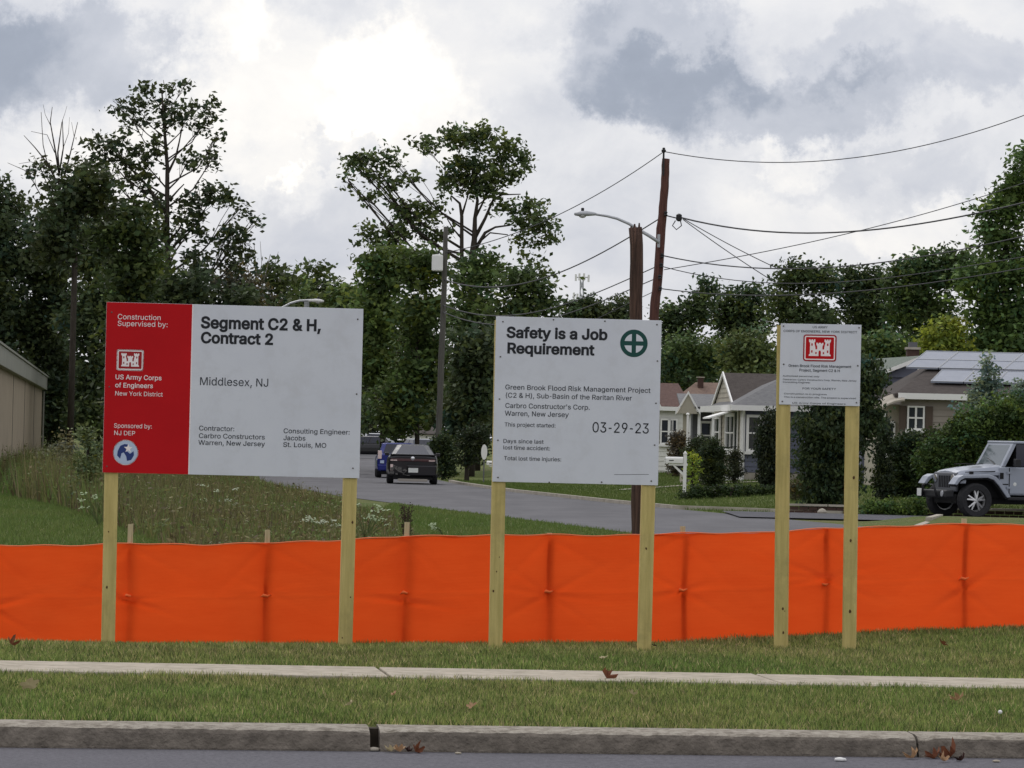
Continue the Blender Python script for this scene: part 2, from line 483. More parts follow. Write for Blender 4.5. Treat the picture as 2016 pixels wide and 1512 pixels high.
# sidewalk slabs
walk = bpy.data.objects.new('sidewalk', None); COL.objects.link(walk); structure(walk)
for i in range(-5, 6):
    a = -.72 + i*2.5 + .012; b = a + 2.5 - .024
    r = random.uniform(-.004, .004)
    s = MB().box(a, b, 0, 1, -.12, .006+r)
    s.v = [(x-(.124 if y else 0), (25.78 if y == 0 else 26.86)+KS*x, z) for x, y, z in s.v]
    s.build('slab', M['concrete'], walk, bevel=.008)

# ------------------------------------------------------------------ grass blades
def noise2(x, y, s, seed=0):
    """cheap smooth noise on numpy arrays"""
    r = np.random.default_rng(seed); out = 0
    for k in range(5):
        a = r.uniform(0, 6.28); f = s*r.uniform(.6, 1.7)
        out = out + np.sin((x*math.cos(a)+y*math.sin(a))*f + r.uniform(0, 6.28))
    return out/5
def blades(name, x, y, h, w, cols, seed=1, lean=.5, parent=None, zfun=None):
    """one thin triangle per blade"""
    r = np.random.default_rng(seed+1000); n = len(x)
    z = (zfun or H)(x, y) - .004
    an = r.uniform(0, 2*np.pi, n); la = r.uniform(0, 2*np.pi, n); lr = h*lean*r.random(n)
    bx, by = np.cos(an)*w/2, np.sin(an)*w/2*.3
    V = np.zeros((n, 3, 3))
    V[:, 0] = np.stack([x-bx, y-by, z], 1); V[:, 1] = np.stack([x+bx, y+by, z], 1)
    V[:, 2] = np.stack([x+np.cos(la)*lr, y+np.sin(la)*lr, z+h], 1)
    return stuff(np_mesh(name, V, 3, cols, M['blade'], parent))
def grass_strip(name, v0, v1, n, h0, h1, seed, edge=0.0):
    r = np.random.default_rng(seed)
    x = r.uniform(-5.2, 5.2, n); v = r.uniform(v0, v1, n)
    y = v + KS*x
    clump = noise2(x, y, 5, seed)+.8*noise2(x, y, 14, seed+1)
    patch = noise2(x, y, 1.1, seed+2) + .5*noise2(x, y, 3.1, seed+3)
    h = (h0+(h1-h0)*r.random(n)**1.7)*np.clip(1+.35*clump, .55, 1.7)
    g = np.array([.145, .225, .05]); o = np.array([.27, .27, .09]); d = np.array([.42, .34, .18]); dk = np.array([.07, .105, .026])
    t = np.clip(.5+.55*patch+r.normal(0, .22, n), 0, 1)[:, None]
    c = g*(1-t)+o*t
    dry = (r.random(n) < (.12+.14*np.clip(patch, 0, 1)))[:, None]
    c = np.where(dry, d, c); dark = (r.random(n) < .24)[:, None]; c = np.where(dark, dk, c)
    c = c*r.uniform(.5, 1.45, (n, 1))*np.clip(1.12+.34*noise2(x, y, 22, seed+5)+.25*noise2(x, y, 7, seed+6), .55, 1.7)[:, None]
    return blades(name, x, y, h, r.uniform(.005, .011, n), c, seed, .9)
grass_strip('verge_grass', 22.62, 25.86, 230000, .02, .055, 11)
grass_strip('lawn_grass', 26.83, 32.6, 260000, .02, .055, 12)

# ------------------------------------------------------------------ signs
GL = json.loads('''{"A":[480,[[16,0,201,509,276,509,463,0,395,0,287,302,264,372,232,478,245,478,213,371,191,302,85,0],[110,142,110,199,370,199,370,142]]],"B":[456,[[60,0,60,509,241,509,274,507,304,501,329,491,359,469,381,442,394,410,398,374,395,344,387,320,373,301,356,286,336,275,315,267,315,262,339,257,363,245,385,227,402,203,414,173,418,136,413,100,400,67,377,39,344,18,317,8,284,2,247,0],[125,57,245,57,281,60,309,67,330,80,349,105,355,137,352,161,342,184,327,203,306,218,279,228,248,231,125,231],[125,285,238,285,265,288,288,296,308,309,323,326,333,348,336,372,330,403,313,429,283,446,240,452,125,452]]],"C":[510,[[267,-7,225,-3,186,7,150,25,119,49,92,79,70,115,53,157,44,203,40,254,44,305,53,352,70,393,92,429,119,459,150,484,186,501,225,512,267,516,305,513,340,504,373,490,402,471,427,447,448,418,463,385,473,348,408,348,401,373,389,395,375,413,357,428,337,440,315,449,292,454,267,456,237,453,209,445,184,432,161,414,141,391,125,364,113,332,106,295,103,254,106,213,113,177,125,145,141,117,161,94,184,76,210,63,237,56,267,53,292,55,315,60,337,69,357,81,375,96,389,114,401,136,408,160,473,160,463,124,448,91,428,62,402,38,373,19,341,5,305,-4]]],"D":[502,[[219,0,96,0,96,57,215,57,254,60,288,68,318,81,343,99,363,122,379,149,390,181,397,216,399,255,397,294,390,329,379,361,364,388,344,410,320,428,291,441,258,449,221,452,93,452,93,509,225,509,273,505,315,495,353,478,385,455,412,426,433,391,449,351,458,306,462,255,458,205,449,159,433,119,411,83,384,54,351,31,312,14,268,3],[125,509,125,0,60,0,60,509]]],"E":[419,[[60,0,60,509,372,509,372,452,125,452,125,286,355,286,355,229,125,229,125,57,375,57,375,0]]],"F":[410,[[60,0,60,509,369,509,369,452,125,452,125,278,346,278,346,221,125,221,125,0]]],"G":[520,[[269,-7,225,-3,185,7,149,25,118,49,91,79,69,116,53,157,43,203,40,254,43,305,53,352,69,393,91,429,117,459,149,484,184,501,223,512,265,516,304,513,340,504,374,489,403,469,429,445,449,416,465,384,474,349,408,349,399,372,387,393,373,411,356,427,337,439,315,448,291,454,265,456,236,453,209,445,183,432,160,414,141,392,125,364,113,332,106,295,103,254,106,213,113,177,125,145,141,117,161,95,184,76,210,63,238,56,269,53,309,57,345,71,374,93,396,123,407,147,413,173,415,202,434,199,283,199,283,256,478,256,478,200,475,160,466,124,451,91,431,62,406,38,377,19,344,5,308,-4]]],"H":[517,[[60,0,60,509,125,509,125,289,392,289,392,509,457,509,457,0,392,0,392,232,125,232,125,0]]],"I":[300,[[31,0,31,57,118,57,118,452,31,452,31,509,269,509,269,452,183,452,183,57,269,57,269,0]]],"J":[396,[[185,-7,143,-2,106,11,75,33,52,63,38,100,33,145,33,173,98,173,98,145,104,104,122,74,149,56,185,50,220,56,248,74,266,104,272,145,272,509,336,509,336,145,332,100,318,63,294,33,263,11,227,-2]]],"K":[467,[[104,145,104,216,139,261,174,303,212,344,364,509,448,509,231,276,228,276],[60,0,60,509,125,509,125,334,124,225,125,193,125,0],[372,0,188,259,228,309,449,0]]],"L":[393,[[60,0,60,509,125,509,125,57,361,57,361,0]]],"M":[628,[[60,0,60,509,152,509,277,187,287,159,299,123,311,84,322,49,307,49,318,83,330,121,342,158,352,187,476,509,568,509,568,0,504,0,504,291,504,327,505,369,506,413,507,457,513,457,498,409,482,363,467,322,456,291,342,0,286,0,170,291,159,321,145,361,129,408,112,457,119,457,120,416,121,372,122,328,122,291,122,0]]],"N":[523,[[60,0,60,509,136,509,343,183,363,151,388,107,414,55,405,54,401,108,399,157,399,195,399,509,463,509,463,0,387,0,202,290,177,331,148,381,108,452,119,454,122,384,124,328,125,291,125,0]]],"O":[533,[[267,-7,225,-3,186,7,150,25,119,49,92,79,70,115,53,157,44,203,40,254,44,305,53,352,70,393,92,429,119,459,150,484,186,501,225,512,267,516,309,512,348,501,384,484,415,459,442,429,464,393,480,352,490,305,493,254,490,203,480,157,464,115,442,79,415,49,384,25,348,7,309,-3],[267,53,296,55,324,63,349,76,372,94,392,116,408,144,420,176,428,213,430,254,428,295,420,332,408,365,392,392,372,415,349,433,324,446,296,453,267,456,237,453,210,445,184,433,161,415,142,392,125,364,113,332,106,295,103,254,106,213,113,176,125,144,142,117,161,94,184,76,210,63,237,55]]],"P":[445,[[60,0,60,509,235,509,272,506,305,499,332,487,356,471,375,452,390,430,400,404,407,377,409,348,407,318,400,291,390,265,375,243,356,223,332,207,305,195,272,188,235,186,109,186,109,242,233,242,269,246,297,256,318,272,333,294,342,319,344,348,342,376,333,402,318,423,297,439,268,449,232,452,125,452,125,0]]],"R":[449,[[60,0,60,509,236,509,273,506,305,500,333,489,367,465,390,433,401,408,407,381,409,352,407,323,401,296,390,271,367,240,333,217,305,206,273,200,236,198,96,198,96,255,234,255,269,258,298,267,319,281,334,300,342,324,345,352,342,380,334,405,319,425,298,440,269,449,233,452,125,452,125,0],[353,0,230,229,303,229,428,0]]],"S":[447,[[224,-9,188,-7,156,-1,128,9,102,23,81,40,64,60,51,83,42,109,38,137,104,137,110,110,123,88,142,71,166,59,194,52,224,49,257,52,286,60,311,74,329,92,341,114,346,139,342,161,332,179,316,193,296,205,245,222,184,239,145,253,112,269,86,289,67,313,56,341,52,372,58,413,75,448,92,468,113,484,138,498,165,508,195,514,227,516,259,514,289,508,316,498,351,476,377,449,394,415,401,378,337,378,326,412,302,437,280,449,254,456,225,459,194,456,167,448,145,435,129,418,118,398,115,376,119,352,131,334,148,319,169,308,212,293,264,279,312,264,336,252,359,238,379,220,395,198,405,171,408,139,403,99,386,64,370,43,349,25,323,11,294,0,261,-7]]],"T":[449,[[32,452,32,509,417,509,417,452,257,452,257,0,193,0,193,452]]],"U":[517,[[259,-8,220,-6,186,2,154,15,126,33,103,55,85,80,71,108,63,140,60,173,60,509,124,509,124,178,128,144,141,113,160,87,187,68,220,56,259,52,298,56,331,68,357,87,377,113,389,144,393,178,393,509,457,509,457,173,454,140,446,108,433,80,414,55,391,33,363,15,332,2,297,-6]]],"V":[480,[[204,0,16,509,84,509,192,206,215,137,248,31,235,31,267,138,290,206,395,509,463,509,278,0]]],"W":[686,[[155,0,16,509,82,509,163,196,175,145,187,94,197,40,189,40,200,94,211,145,224,196,306,509,380,509,462,196,474,145,486,94,497,40,488,40,499,94,510,145,523,196,603,509,670,509,530,0,455,0,368,323,351,391,336,475,350,475,335,395,318,323,230,0]]],"Y":[472,[[203,0,203,208,16,509,91,509,192,344,222,292,250,230,224,230,251,293,280,344,381,509,455,509,268,208,268,0]]],"a":[389,[[160,-9,126,-5,94,5,68,22,48,45,35,73,30,108,34,138,43,161,58,179,78,193,100,203,125,211,178,220,234,227,252,230,265,235,273,243,276,255,276,257,273,279,267,297,256,311,240,322,220,329,196,331,171,329,149,322,132,313,118,301,107,288,100,274,41,291,57,322,79,346,104,364,133,375,163,382,194,384,215,383,239,379,263,372,286,360,306,343,322,320,333,290,337,251,337,0,277,0,277,52,272,52,264,38,252,25,236,12,215,1,190,-6],[170,45,202,49,228,59,248,74,263,93,272,115,276,138,276,190,270,186,259,182,231,176,200,171,175,168,134,159,117,150,103,139,95,124,92,105,94,87,102,72,114,61,130,52,149,47]]],"b":[424,[[229,-8,198,-5,172,4,153,17,138,31,118,59,112,59,112,0,53,0,53,509,114,509,114,319,118,319,137,346,152,360,171,373,197,381,229,384,259,382,287,374,313,361,335,342,354,320,370,293,381,261,388,227,390,189,388,151,381,116,370,84,355,57,336,34,313,16,288,3,260,-6],[220,47,253,51,279,66,301,88,316,117,325,151,328,189,325,227,316,261,301,290,280,311,253,325,220,330,188,325,161,312,140,291,125,263,116,229,113,189,116,150,125,115,140,86,162,65,188,51]]],"c":[396,[[207,-8,174,-5,144,3,117,16,93,35,72,58,56,85,44,116,37,150,34,187,37,225,44,260,56,291,72,318,93,341,117,360,144,374,174,382,207,384,234,383,260,377,284,368,305,356,324,341,340,322,353,301,362,277,303,262,298,276,290,289,281,301,270,311,257,319,242,325,226,329,207,330,173,325,145,310,124,287,108,258,99,224,96,187,99,151,108,117,124,89,145,66,173,51,207,46,226,48,243,52,258,58,271,66,282,76,292,89,299,102,304,117,363,102,354,78,341,56,325,37,306,21,285,9,261,-1,235,-6]]],"d":[424,[[195,-8,165,-6,137,3,111,16,89,34,70,57,55,84,43,116,36,151,34,189,36,227,43,261,55,293,70,320,89,342,112,361,137,374,165,382,196,384,228,381,253,373,272,360,287,346,306,319,311,319,311,509,372,509,372,0,313,0,313,59,307,59,287,31,272,17,252,4,227,-5],[205,47,236,51,263,65,284,86,299,115,309,150,312,189,309,229,300,263,284,291,263,312,237,325,205,330,172,325,145,311,124,290,108,261,99,227,96,189,99,151,109,117,124,88,145,66,172,51]]],"e":[404,[[212,-8,177,-5,145,3,117,16,92,35,72,58,56,85,44,116,37,150,34,187,36,224,44,258,55,290,71,317,91,340,115,359,142,373,172,382,205,384,236,382,266,374,294,361,319,341,341,315,357,282,365,256,370,227,371,194,371,169,75,169,75,221,338,221,310,202,307,237,298,269,283,294,263,314,237,326,205,330,173,326,146,313,125,294,109,270,99,241,96,211,96,178,100,139,110,106,128,80,151,61,179,50,212,46,234,48,254,53,271,61,285,73,297,88,306,105,365,91,353,63,335,39,311,19,283,4,249,-5]]],"f":[254,[[228,379,228,327,6,327,6,379],[81,0,81,432,84,461,96,486,113,505,135,519,161,527,187,530,222,527,243,521,227,468,215,472,195,474,171,470,154,460,145,443,142,419,142,0]]],"g":[425,[[207,-151,168,-148,134,-140,105,-127,82,-110,64,-91,51,-69,101,-41,122,-66,136,-78,154,-88,178,-95,207,-97,249,-92,282,-75,304,-47,311,-6,311,68,306,68,287,41,272,28,252,16,227,8,195,5,165,7,138,14,113,27,90,43,71,65,55,90,43,120,36,154,34,191,36,229,43,263,55,293,71,320,90,342,112,361,138,374,166,382,196,384,228,382,253,373,273,360,288,346,308,319,313,319,313,379,372,379,372,-9,370,-40,363,-67,350,-90,324,-117,291,-136,265,-144,237,-149],[205,59,237,63,264,75,285,95,300,121,309,154,312,193,309,231,300,264,285,291,264,312,237,325,205,330,172,325,145,312,124,290,109,262,99,229,96,193,99,155,109,123,124,96,145,76,172,63]]],"h":[410,[[114,227,114,0,53,0,53,509,114,509,114,287,102,287,116,319,132,344,152,362,187,379,227,384,264,380,295,369,321,349,341,321,350,298,355,271,357,240,357,0,296,0,296,235,290,275,273,304,246,323,210,329,184,326,161,317,141,303,126,283,117,257]]],"i":[167,[[53,0,53,379,114,379,114,0],[84,443,67,446,54,455,44,468,41,483,44,499,54,512,67,521,84,524,100,521,114,512,123,499,126,483,123,468,114,455,100,446]]],"j":[167,[[53,379,114,379,114,-30,111,-63,102,-90,86,-113,65,-129,37,-139,4,-143,-10,-143,-10,-87,2,-87,25,-83,40,-72,50,-54,53,-29],[83,443,67,446,53,455,44,468,41,483,44,499,53,512,67,521,83,524,100,521,114,512,123,499,126,483,123,468,114,455,100,446]]],"k":[381,[[110,137,110,212,121,212,284,379,360,379,184,199,177,199],[53,0,53,509,114,509,114,0],[294,0,148,186,191,229,372,0]]],"l":[189,[[139,-2,101,3,74,20,58,47,53,84,53,509,114,509,114,99,115,77,120,62,130,54,146,52,160,53,170,54,181,3,162,-1]]],"m":[610,[[53,0,53,379,112,379,112,295,108,295,118,323,132,346,151,363,172,376,195,384,219,386,257,380,287,361,309,331,321,295,312,295,322,321,337,343,357,361,381,375,407,383,437,386,468,383,497,372,522,354,541,328,553,296,557,255,557,0,496,0,496,254,490,289,473,313,447,326,419,330,395,328,374,320,358,307,345,290,338,270,335,247,335,0,274,0,274,260,269,288,253,311,229,326,199,330,178,328,158,320,140,307,126,289,117,266,114,238,114,0]]],"n":[410,[[114,227,114,0,53,0,53,379,112,379,112,287,102,287,116,319,132,344,152,362,187,379,227,384,264,380,295,369,321,349,341,321,350,298,355,271,357,240,357,0,296,0,296,235,290,275,273,304,246,323,210,329,184,326,161,317,141,303,126,283,117,257]]],"o":[415,[[207,-8,174,-5,144,3,117,16,93,35,72,58,56,85,44,116,37,150,34,187,37,225,44,260,56,291,72,318,93,341,117,360,144,374,174,382,207,384,241,382,271,374,299,360,323,341,343,318,359,291,371,260,379,225,381,187,379,150,371,116,359,85,343,58,323,35,299,16,271,3,241,-5],[207,46,242,51,270,66,292,89,307,117,316,151,319,187,316,224,307,258,292,287,270,310,242,325,207,330,173,325,145,310,124,287,108,258,99,224,96,187,99,151,108,117,124,89,145,66,173,51]]],"p":[424,[[53,-143,53,379,112,379,112,319,118,319,137,346,152,360,171,373,197,381,229,384,259,382,287,374,313,361,335,342,354,320,370,293,381,261,388,227,390,189,388,151,381,116,370,84,355,57,336,34,313,16,288,3,260,-6,229,-8,198,-5,173,4,153,17,138,31,118,59,114,59,114,-143],[220,47,253,51,279,66,301,88,316,117,325,151,328,189,325,227,316,261,301,290,280,311,253,325,220,330,188,325,161,312,140,291,125,263,116,229,113,189,116,150,125,115,140,86,162,65,188,51]]],"q":[424,[[372,-143,311,-143,311,59,306,59,287,31,272,17,252,4,227,-5,195,-8,165,-6,137,3,111,16,89,34,70,57,55,84,43,116,36,151,34,189,36,227,43,261,55,293,70,320,89,342,112,361,137,374,165,382,196,384,228,381,253,373,272,360,287,346,307,319,313,319,313,379,372,379],[205,47,236,51,263,65,284,86,299,115,309,150,312,189,309,229,300,263,284,291,263,312,237,325,205,330,172,325,145,311,124,290,108,261,99,227,96,189,99,151,109,117,124,88,145,66,172,51]]],"r":[259,[[53,0,53,379,112,379,112,321,115,321,130,347,152,367,181,380,213,385,229,384,243,384,243,322,230,324,207,326,182,323,159,315,140,301,126,284,117,262,114,237,114,0]]],"s":[365,[[182,-8,145,-5,112,3,84,18,62,38,45,63,36,94,94,107,105,79,124,60,150,49,181,45,217,50,244,62,262,81,268,103,265,121,254,136,237,147,212,155,149,170,118,180,92,192,72,208,53,237,47,274,51,305,65,332,87,354,115,370,149,381,187,384,223,381,254,372,279,358,299,339,314,316,324,290,268,277,258,298,243,316,219,328,187,333,156,329,131,317,114,299,109,277,112,258,124,243,144,232,172,223,229,209,261,200,287,187,306,171,325,142,331,107,326,75,312,47,290,24,260,6,223,-5]]],"t":[227,[[204,379,204,327,6,327,6,379],[65,471,126,471,126,98,128,76,136,61,150,53,170,50,185,51,202,54,213,2,192,-3,168,-4,138,-1,113,7,92,21,72,52,65,93]]],"u":[410,[[182,-5,146,-1,115,11,89,31,69,59,60,82,54,109,53,139,53,379,114,379,114,144,119,105,137,75,164,56,200,50,226,53,249,62,268,77,283,97,293,122,296,153,296,379,357,379,357,0,298,0,298,92,307,92,294,60,277,35,257,17,222,0]]],"v":[389,[[163,0,17,379,84,379,165,155,187,87,206,21,184,21,203,87,224,155,305,379,371,379,226,0]]],"w":[567,[[138,0,23,379,87,379,133,214,154,137,175,41,165,41,186,135,206,214,252,379,316,379,362,214,382,136,402,41,391,41,413,135,434,214,480,379,545,379,429,0,368,0,319,172,305,225,291,280,277,338,291,338,277,280,263,225,248,172,199,0]]],"x":[379,[[21,0,171,218,171,171,29,379,100,379,147,306,179,253,207,206,175,206,202,253,233,306,282,379,352,379,209,169,209,214,358,0,287,0,231,85,200,136,173,182,205,182,178,136,148,85,91,0]]],"y":[389,[[47,-139,61,-86,71,-87,88,-90,104,-89,118,-84,130,-74,141,-58,151,-36,163,-1,17,379,84,379,165,155,187,87,206,21,184,21,202,87,224,155,305,379,371,379,204,-58,191,-85,177,-107,159,-124,139,-136,117,-143,91,-145,65,-143]]],"z":[380,[[42,0,42,46,254,320,254,323,48,323,48,379,333,379,333,331,126,60,126,56,339,56,339,0]]],"0":[453,[[227,-7,191,-3,158,7,130,24,105,48,85,77,69,113,57,155,50,202,48,254,50,306,57,353,69,395,85,431,106,461,130,484,159,502,191,512,227,516,262,512,295,502,323,484,348,461,368,431,384,395,396,353,403,306,405,254,403,202,396,155,384,113,368,77,348,48,323,24,295,7,263,-3],[227,50,261,56,290,74,306,92,320,116,330,144,338,176,342,213,344,254,342,295,338,332,330,365,320,393,306,416,290,435,261,453,227,460,192,453,163,435,147,416,134,393,123,365,115,332,111,295,109,254,111,213,115,176,123,144,134,116,147,92,163,74,192,56]]],"1":[453,[[76,0,76,55,391,55,391,0],[276,509,276,0,212,0,212,448,209,448,86,358,86,427,198,509]]],"2":[453,[[64,0,64,47,234,229,282,282,299,305,311,327,318,348,320,371,317,397,308,419,293,436,273,449,250,457,224,460,196,457,172,447,153,433,139,413,130,390,127,362,66,362,68,391,75,418,86,442,111,473,143,496,168,507,196,513,225,516,254,513,281,507,306,497,337,474,361,445,376,411,381,372,378,345,371,318,357,290,336,259,317,235,294,209,267,180,153,60,153,57,389,57,389,0]]],"3":[453,[[218,-7,188,-5,159,1,133,10,98,30,70,57,52,91,44,132,109,132,115,107,126,87,144,71,165,59,191,52,219,50,248,53,275,61,297,74,315,93,325,116,329,145,326,172,316,196,299,217,275,234,242,244,201,248,157,248,157,299,288,448,288,452,70,452,70,509,372,509,372,461,211,278,211,289,247,290,279,286,308,276,333,262,354,244,371,222,383,198,391,173,393,145,390,116,383,90,370,66,354,45,333,27,309,12,281,2,251,-5]]],"4":[453,[[40,105,40,158,247,509,311,509,109,166,109,163,413,163,413,105],[282,0,282,121,282,146,282,318,343,318,343,0]]],"5":[453,[[221,-7,192,-5,165,1,140,11,108,32,83,60,66,93,60,130,122,130,127,108,138,89,154,73,173,60,196,52,221,50,250,53,276,64,298,82,314,104,324,131,328,162,324,193,314,221,297,244,275,262,248,273,218,277,192,275,167,268,145,258,128,246,67,253,96,509,366,509,366,452,151,452,134,301,136,301,155,315,178,325,203,331,229,334,263,330,294,321,321,306,345,285,364,260,379,231,388,199,391,163,388,132,381,102,369,76,352,52,332,32,309,15,282,3,253,-4]]],"6":[453,[[226,-7,196,-4,168,3,142,15,119,31,100,51,84,74,73,101,66,130,64,162,68,199,80,239,93,268,112,302,137,340,252,509,322,509,151,261,145,261,154,275,165,288,179,299,196,307,214,312,235,314,265,312,291,305,316,295,346,271,370,240,380,215,387,187,389,157,387,127,379,98,368,73,352,50,333,30,310,14,284,3,257,-4],[226,48,254,52,279,63,299,79,314,101,324,128,327,157,324,187,314,213,299,235,279,251,254,262,226,265,198,262,174,252,153,235,138,214,128,188,125,158,128,128,138,102,153,79,174,63,198,52]]],"7":[453,[[97,0,323,448,323,452,62,452,62,509,391,509,391,449,165,0]]],"8":[453,[[226,-7,193,-5,163,1,136,11,101,33,74,62,57,96,52,135,55,166,65,195,81,220,101,241,125,256,153,265,153,267,119,282,93,308,76,342,70,380,75,417,90,450,114,477,146,498,170,508,197,514,226,516,255,514,282,508,306,498,337,477,361,450,377,417,382,380,376,342,359,308,333,282,300,267,300,265,327,256,351,241,372,220,387,195,397,166,401,135,395,96,378,62,352,33,317,11,289,1,259,-5],[226,49,258,52,285,60,307,74,323,91,333,113,337,139,333,165,322,189,305,208,283,223,256,232,226,235,196,232,169,223,147,208,130,189,119,165,115,139,119,113,129,91,145,74,167,60,195,52],[226,290,252,292,274,300,293,313,307,330,316,351,319,376,316,399,308,420,294,437,275,449,252,457,226,460,200,457,177,449,159,437,145,420,136,399,133,376,136,351,145,330,159,313,178,300,201,292]]],"9":[453,[[226,516,256,513,285,506,310,494,333,478,352,458,368,434,380,408,387,378,389,347,385,309,373,270,359,240,340,207,315,168,200,0,130,0,301,248,307,248,299,234,287,221,273,210,257,202,238,196,218,195,188,197,161,203,137,214,106,237,83,269,72,294,66,321,64,352,66,382,73,411,85,436,101,459,120,479,143,494,168,506,196,513],[226,460,199,457,174,446,154,429,138,407,129,381,125,352,129,322,138,295,154,274,174,257,199,247,226,243,254,247,279,257,299,273,314,295,324,321,327,350,324,381,314,407,299,429,279,446,254,457]]],"&":[448,[[197,-7,165,-5,136,1,110,12,78,34,54,62,39,96,34,133,37,163,47,189,63,213,85,235,140,279,216,335,237,352,246,363,255,375,260,389,262,405,258,427,245,445,226,457,201,461,184,459,168,453,155,444,145,431,139,416,137,399,139,380,145,363,169,327,204,284,438,0,364,0,171,231,121,293,102,319,87,344,78,370,75,398,79,430,91,458,109,481,134,499,165,510,200,513,235,510,266,499,290,482,308,459,320,433,324,404,322,382,315,362,305,342,291,325,275,308,256,293,154,217,128,195,110,174,100,154,97,131,100,108,109,87,124,70,143,57,166,49,193,46,223,50,251,59,278,75,301,95,321,121,336,151,346,186,349,224,408,224,406,194,403,167,397,144,385,115,371,92,345,62,333,47,305,23,271,7,234,-3]]],",":[188,[[38,-119,68,71,137,71,84,-119]]],".":[188,[[95,-4,78,-1,63,9,53,24,50,41,53,59,63,73,78,83,95,87,113,83,128,73,138,59,141,41,138,24,128,9,113,-1]]],":":[188,[[95,-4,78,-1,63,9,53,24,50,41,53,59,63,73,78,83,95,87,113,83,128,73,138,59,141,41,138,24,128,9,113,-1],[95,271,78,274,63,284,53,299,50,316,53,334,63,349,78,359,95,362,113,359,128,349,138,334,141,316,138,299,128,284,113,274]]],"-":[453,[[337,244,337,188,114,188,114,244]]],"(":[273,[[89,207,90,244,94,283,101,324,109,364,119,403,132,441,145,477,160,510,177,539,236,539,219,503,204,466,191,428,179,390,169,351,161,313,156,276,152,241,151,207,152,176,155,145,160,115,167,83,177,50,188,16,202,-19,218,-57,236,-96,177,-96,150,-46,128,4,111,55,99,106,92,156]]],")":[273,[[37,-96,56,-56,72,-18,86,18,97,52,106,85,113,116,118,147,121,177,122,207,121,241,117,276,112,313,104,351,94,390,82,428,69,466,54,503,37,539,97,539,113,510,128,477,142,441,154,403,164,364,173,323,179,283,183,244,184,207,182,156,174,104,161,53,144,3,123,-47,97,-96]]],"'":[206,[[78,318,70,509,136,509,128,318]]]}''')
GL['-'] = [int(GL['-'][0]*.72), [[int(v*.72) if i % 2 == 0 else v for i, v in enumerate(p)] for p in GL['-'][1]]]
def glyph_polys(ch, bold):
    cs = GL[ch][1]; out = []
    for c in cs:
        p = [(c[i], c[i+1]) for i in range(0, len(c), 2)]
        area = sum(p[i][0]*p[(i+1) % len(p)][1]-p[(i+1) % len(p)][0]*p[i][1] for i in range(len(p)))
        out.append((p, area))
    if not out: return []
    main = max(out, key=lambda q: abs(q[1]))[1]
    sgn = 1 if main > 0 else -1
    res = []
    for p, a in out:
        if bold:
            n = len(p); q = []
            for i in range(n):
                ax, ay = p[i-1]; bx, by = p[i]; cx, cy = p[(i+1) % n]
                e1 = Vector((bx-ax, by-ay)); e2 = Vector((cx-bx, cy-by))
                if e1.length < 1e-6 or e2.length < 1e-6: q.append(p[i]); continue
                e1.normalize(); e2.normalize()
                n1 = Vector((e1.y, -e1.x))*sgn; n2 = Vector((e2.y, -e2.x))*sgn
                m = n1+n2
                if m.length < .2: m = n1.copy()
                m.normalize(); k = 1/max(.6, m.dot(n1))
                q.append((bx+m.x*bold*k, by+m.y*bold*k))
            p = q
        res.append((p, a*sgn))
    return res
TRAPS = {}
def glyph_traps(ch, bold):
    """non-zero winding fill of a glyph as flat trapezoids"""
    if (ch, bold) in TRAPS: return TRAPS[(ch, bold)]
    E = []; ys = set()
    for p, a in glyph_polys(ch, bold):
        n = len(p)
        for i in range(n):
            (x1, y1), (x2, y2) = p[i], p[(i+1) % n]
            ys.add(round(y1, 2))
            if abs(y1-y2) > 1e-6: E.append((x1, y1, x2, y2, 1) if y1 < y2 else (x2, y2, x1, y1, -1))
    for i in range(len(E)):
        for j in range(i+1, len(E)):
            a, b = E[i], E[j]; lo, hi = max(a[1], b[1]), min(a[3], b[3])
            if hi-lo < 1e-6: continue
            fx = lambda e, y: e[0]+(e[2]-e[0])*(y-e[1])/(e[3]-e[1])
            d0, d1 = fx(a, lo)-fx(b, lo), fx(a, hi)-fx(b, hi)
            if d0*d1 < 0: ys.add(round(lo+(hi-lo)*d0/(d0-d1), 2))
    ys = sorted(ys); m = []
    for y in ys:
        if not m or y-m[-1] > 1.0: m.append(y)
    out = []
    for y0, y1 in zip(m[:-1], m[1:]):
        ym = (y0+y1)/2; act = []
        for e in E:
            if e[1] <= ym < e[3]:
                fx = lambda y: e[0]+(e[2]-e[0])*(min(max(y, e[1]), e[3])-e[1])/(e[3]-e[1])
                act.append((fx(ym), fx(y0), fx(y1), e[4]))
        act.sort(); w = 0
        for q in act:
            if w == 0: st = q
            w += q[3]
            if w == 0 and q[0]-st[0] > .5: out.append((st[1], q[1], y0, q[2], st[2], y1))
    TRAPS[(ch, bold)] = out
    return out
def text_mesh(mb, s, x0, z0, width, cap, y, bold=0, slope=0):
    """flat lettering in the x-z plane facing -y, fitted to a width and a cap height"""
    tot = sum(GL.get(c, [188])[0] for c in s)
    sx = width/tot; sz = cap/509.; cur = 0
    for c in s:
        if c == ' ': cur += 188; continue
        for (a0, a1, ya, b1, b0, yb) in glyph_traps(c, bold):
            mb.quad((x0+(cur+a0)*sx, y, z0+ya*sz), (x0+(cur+a1)*sx, y, z0+ya*sz), (x0+(cur+b1)*sx, y, z0+yb*sz), (x0+(cur+b0)*sx, y, z0+yb*sz))
        cur += GL[c][0]

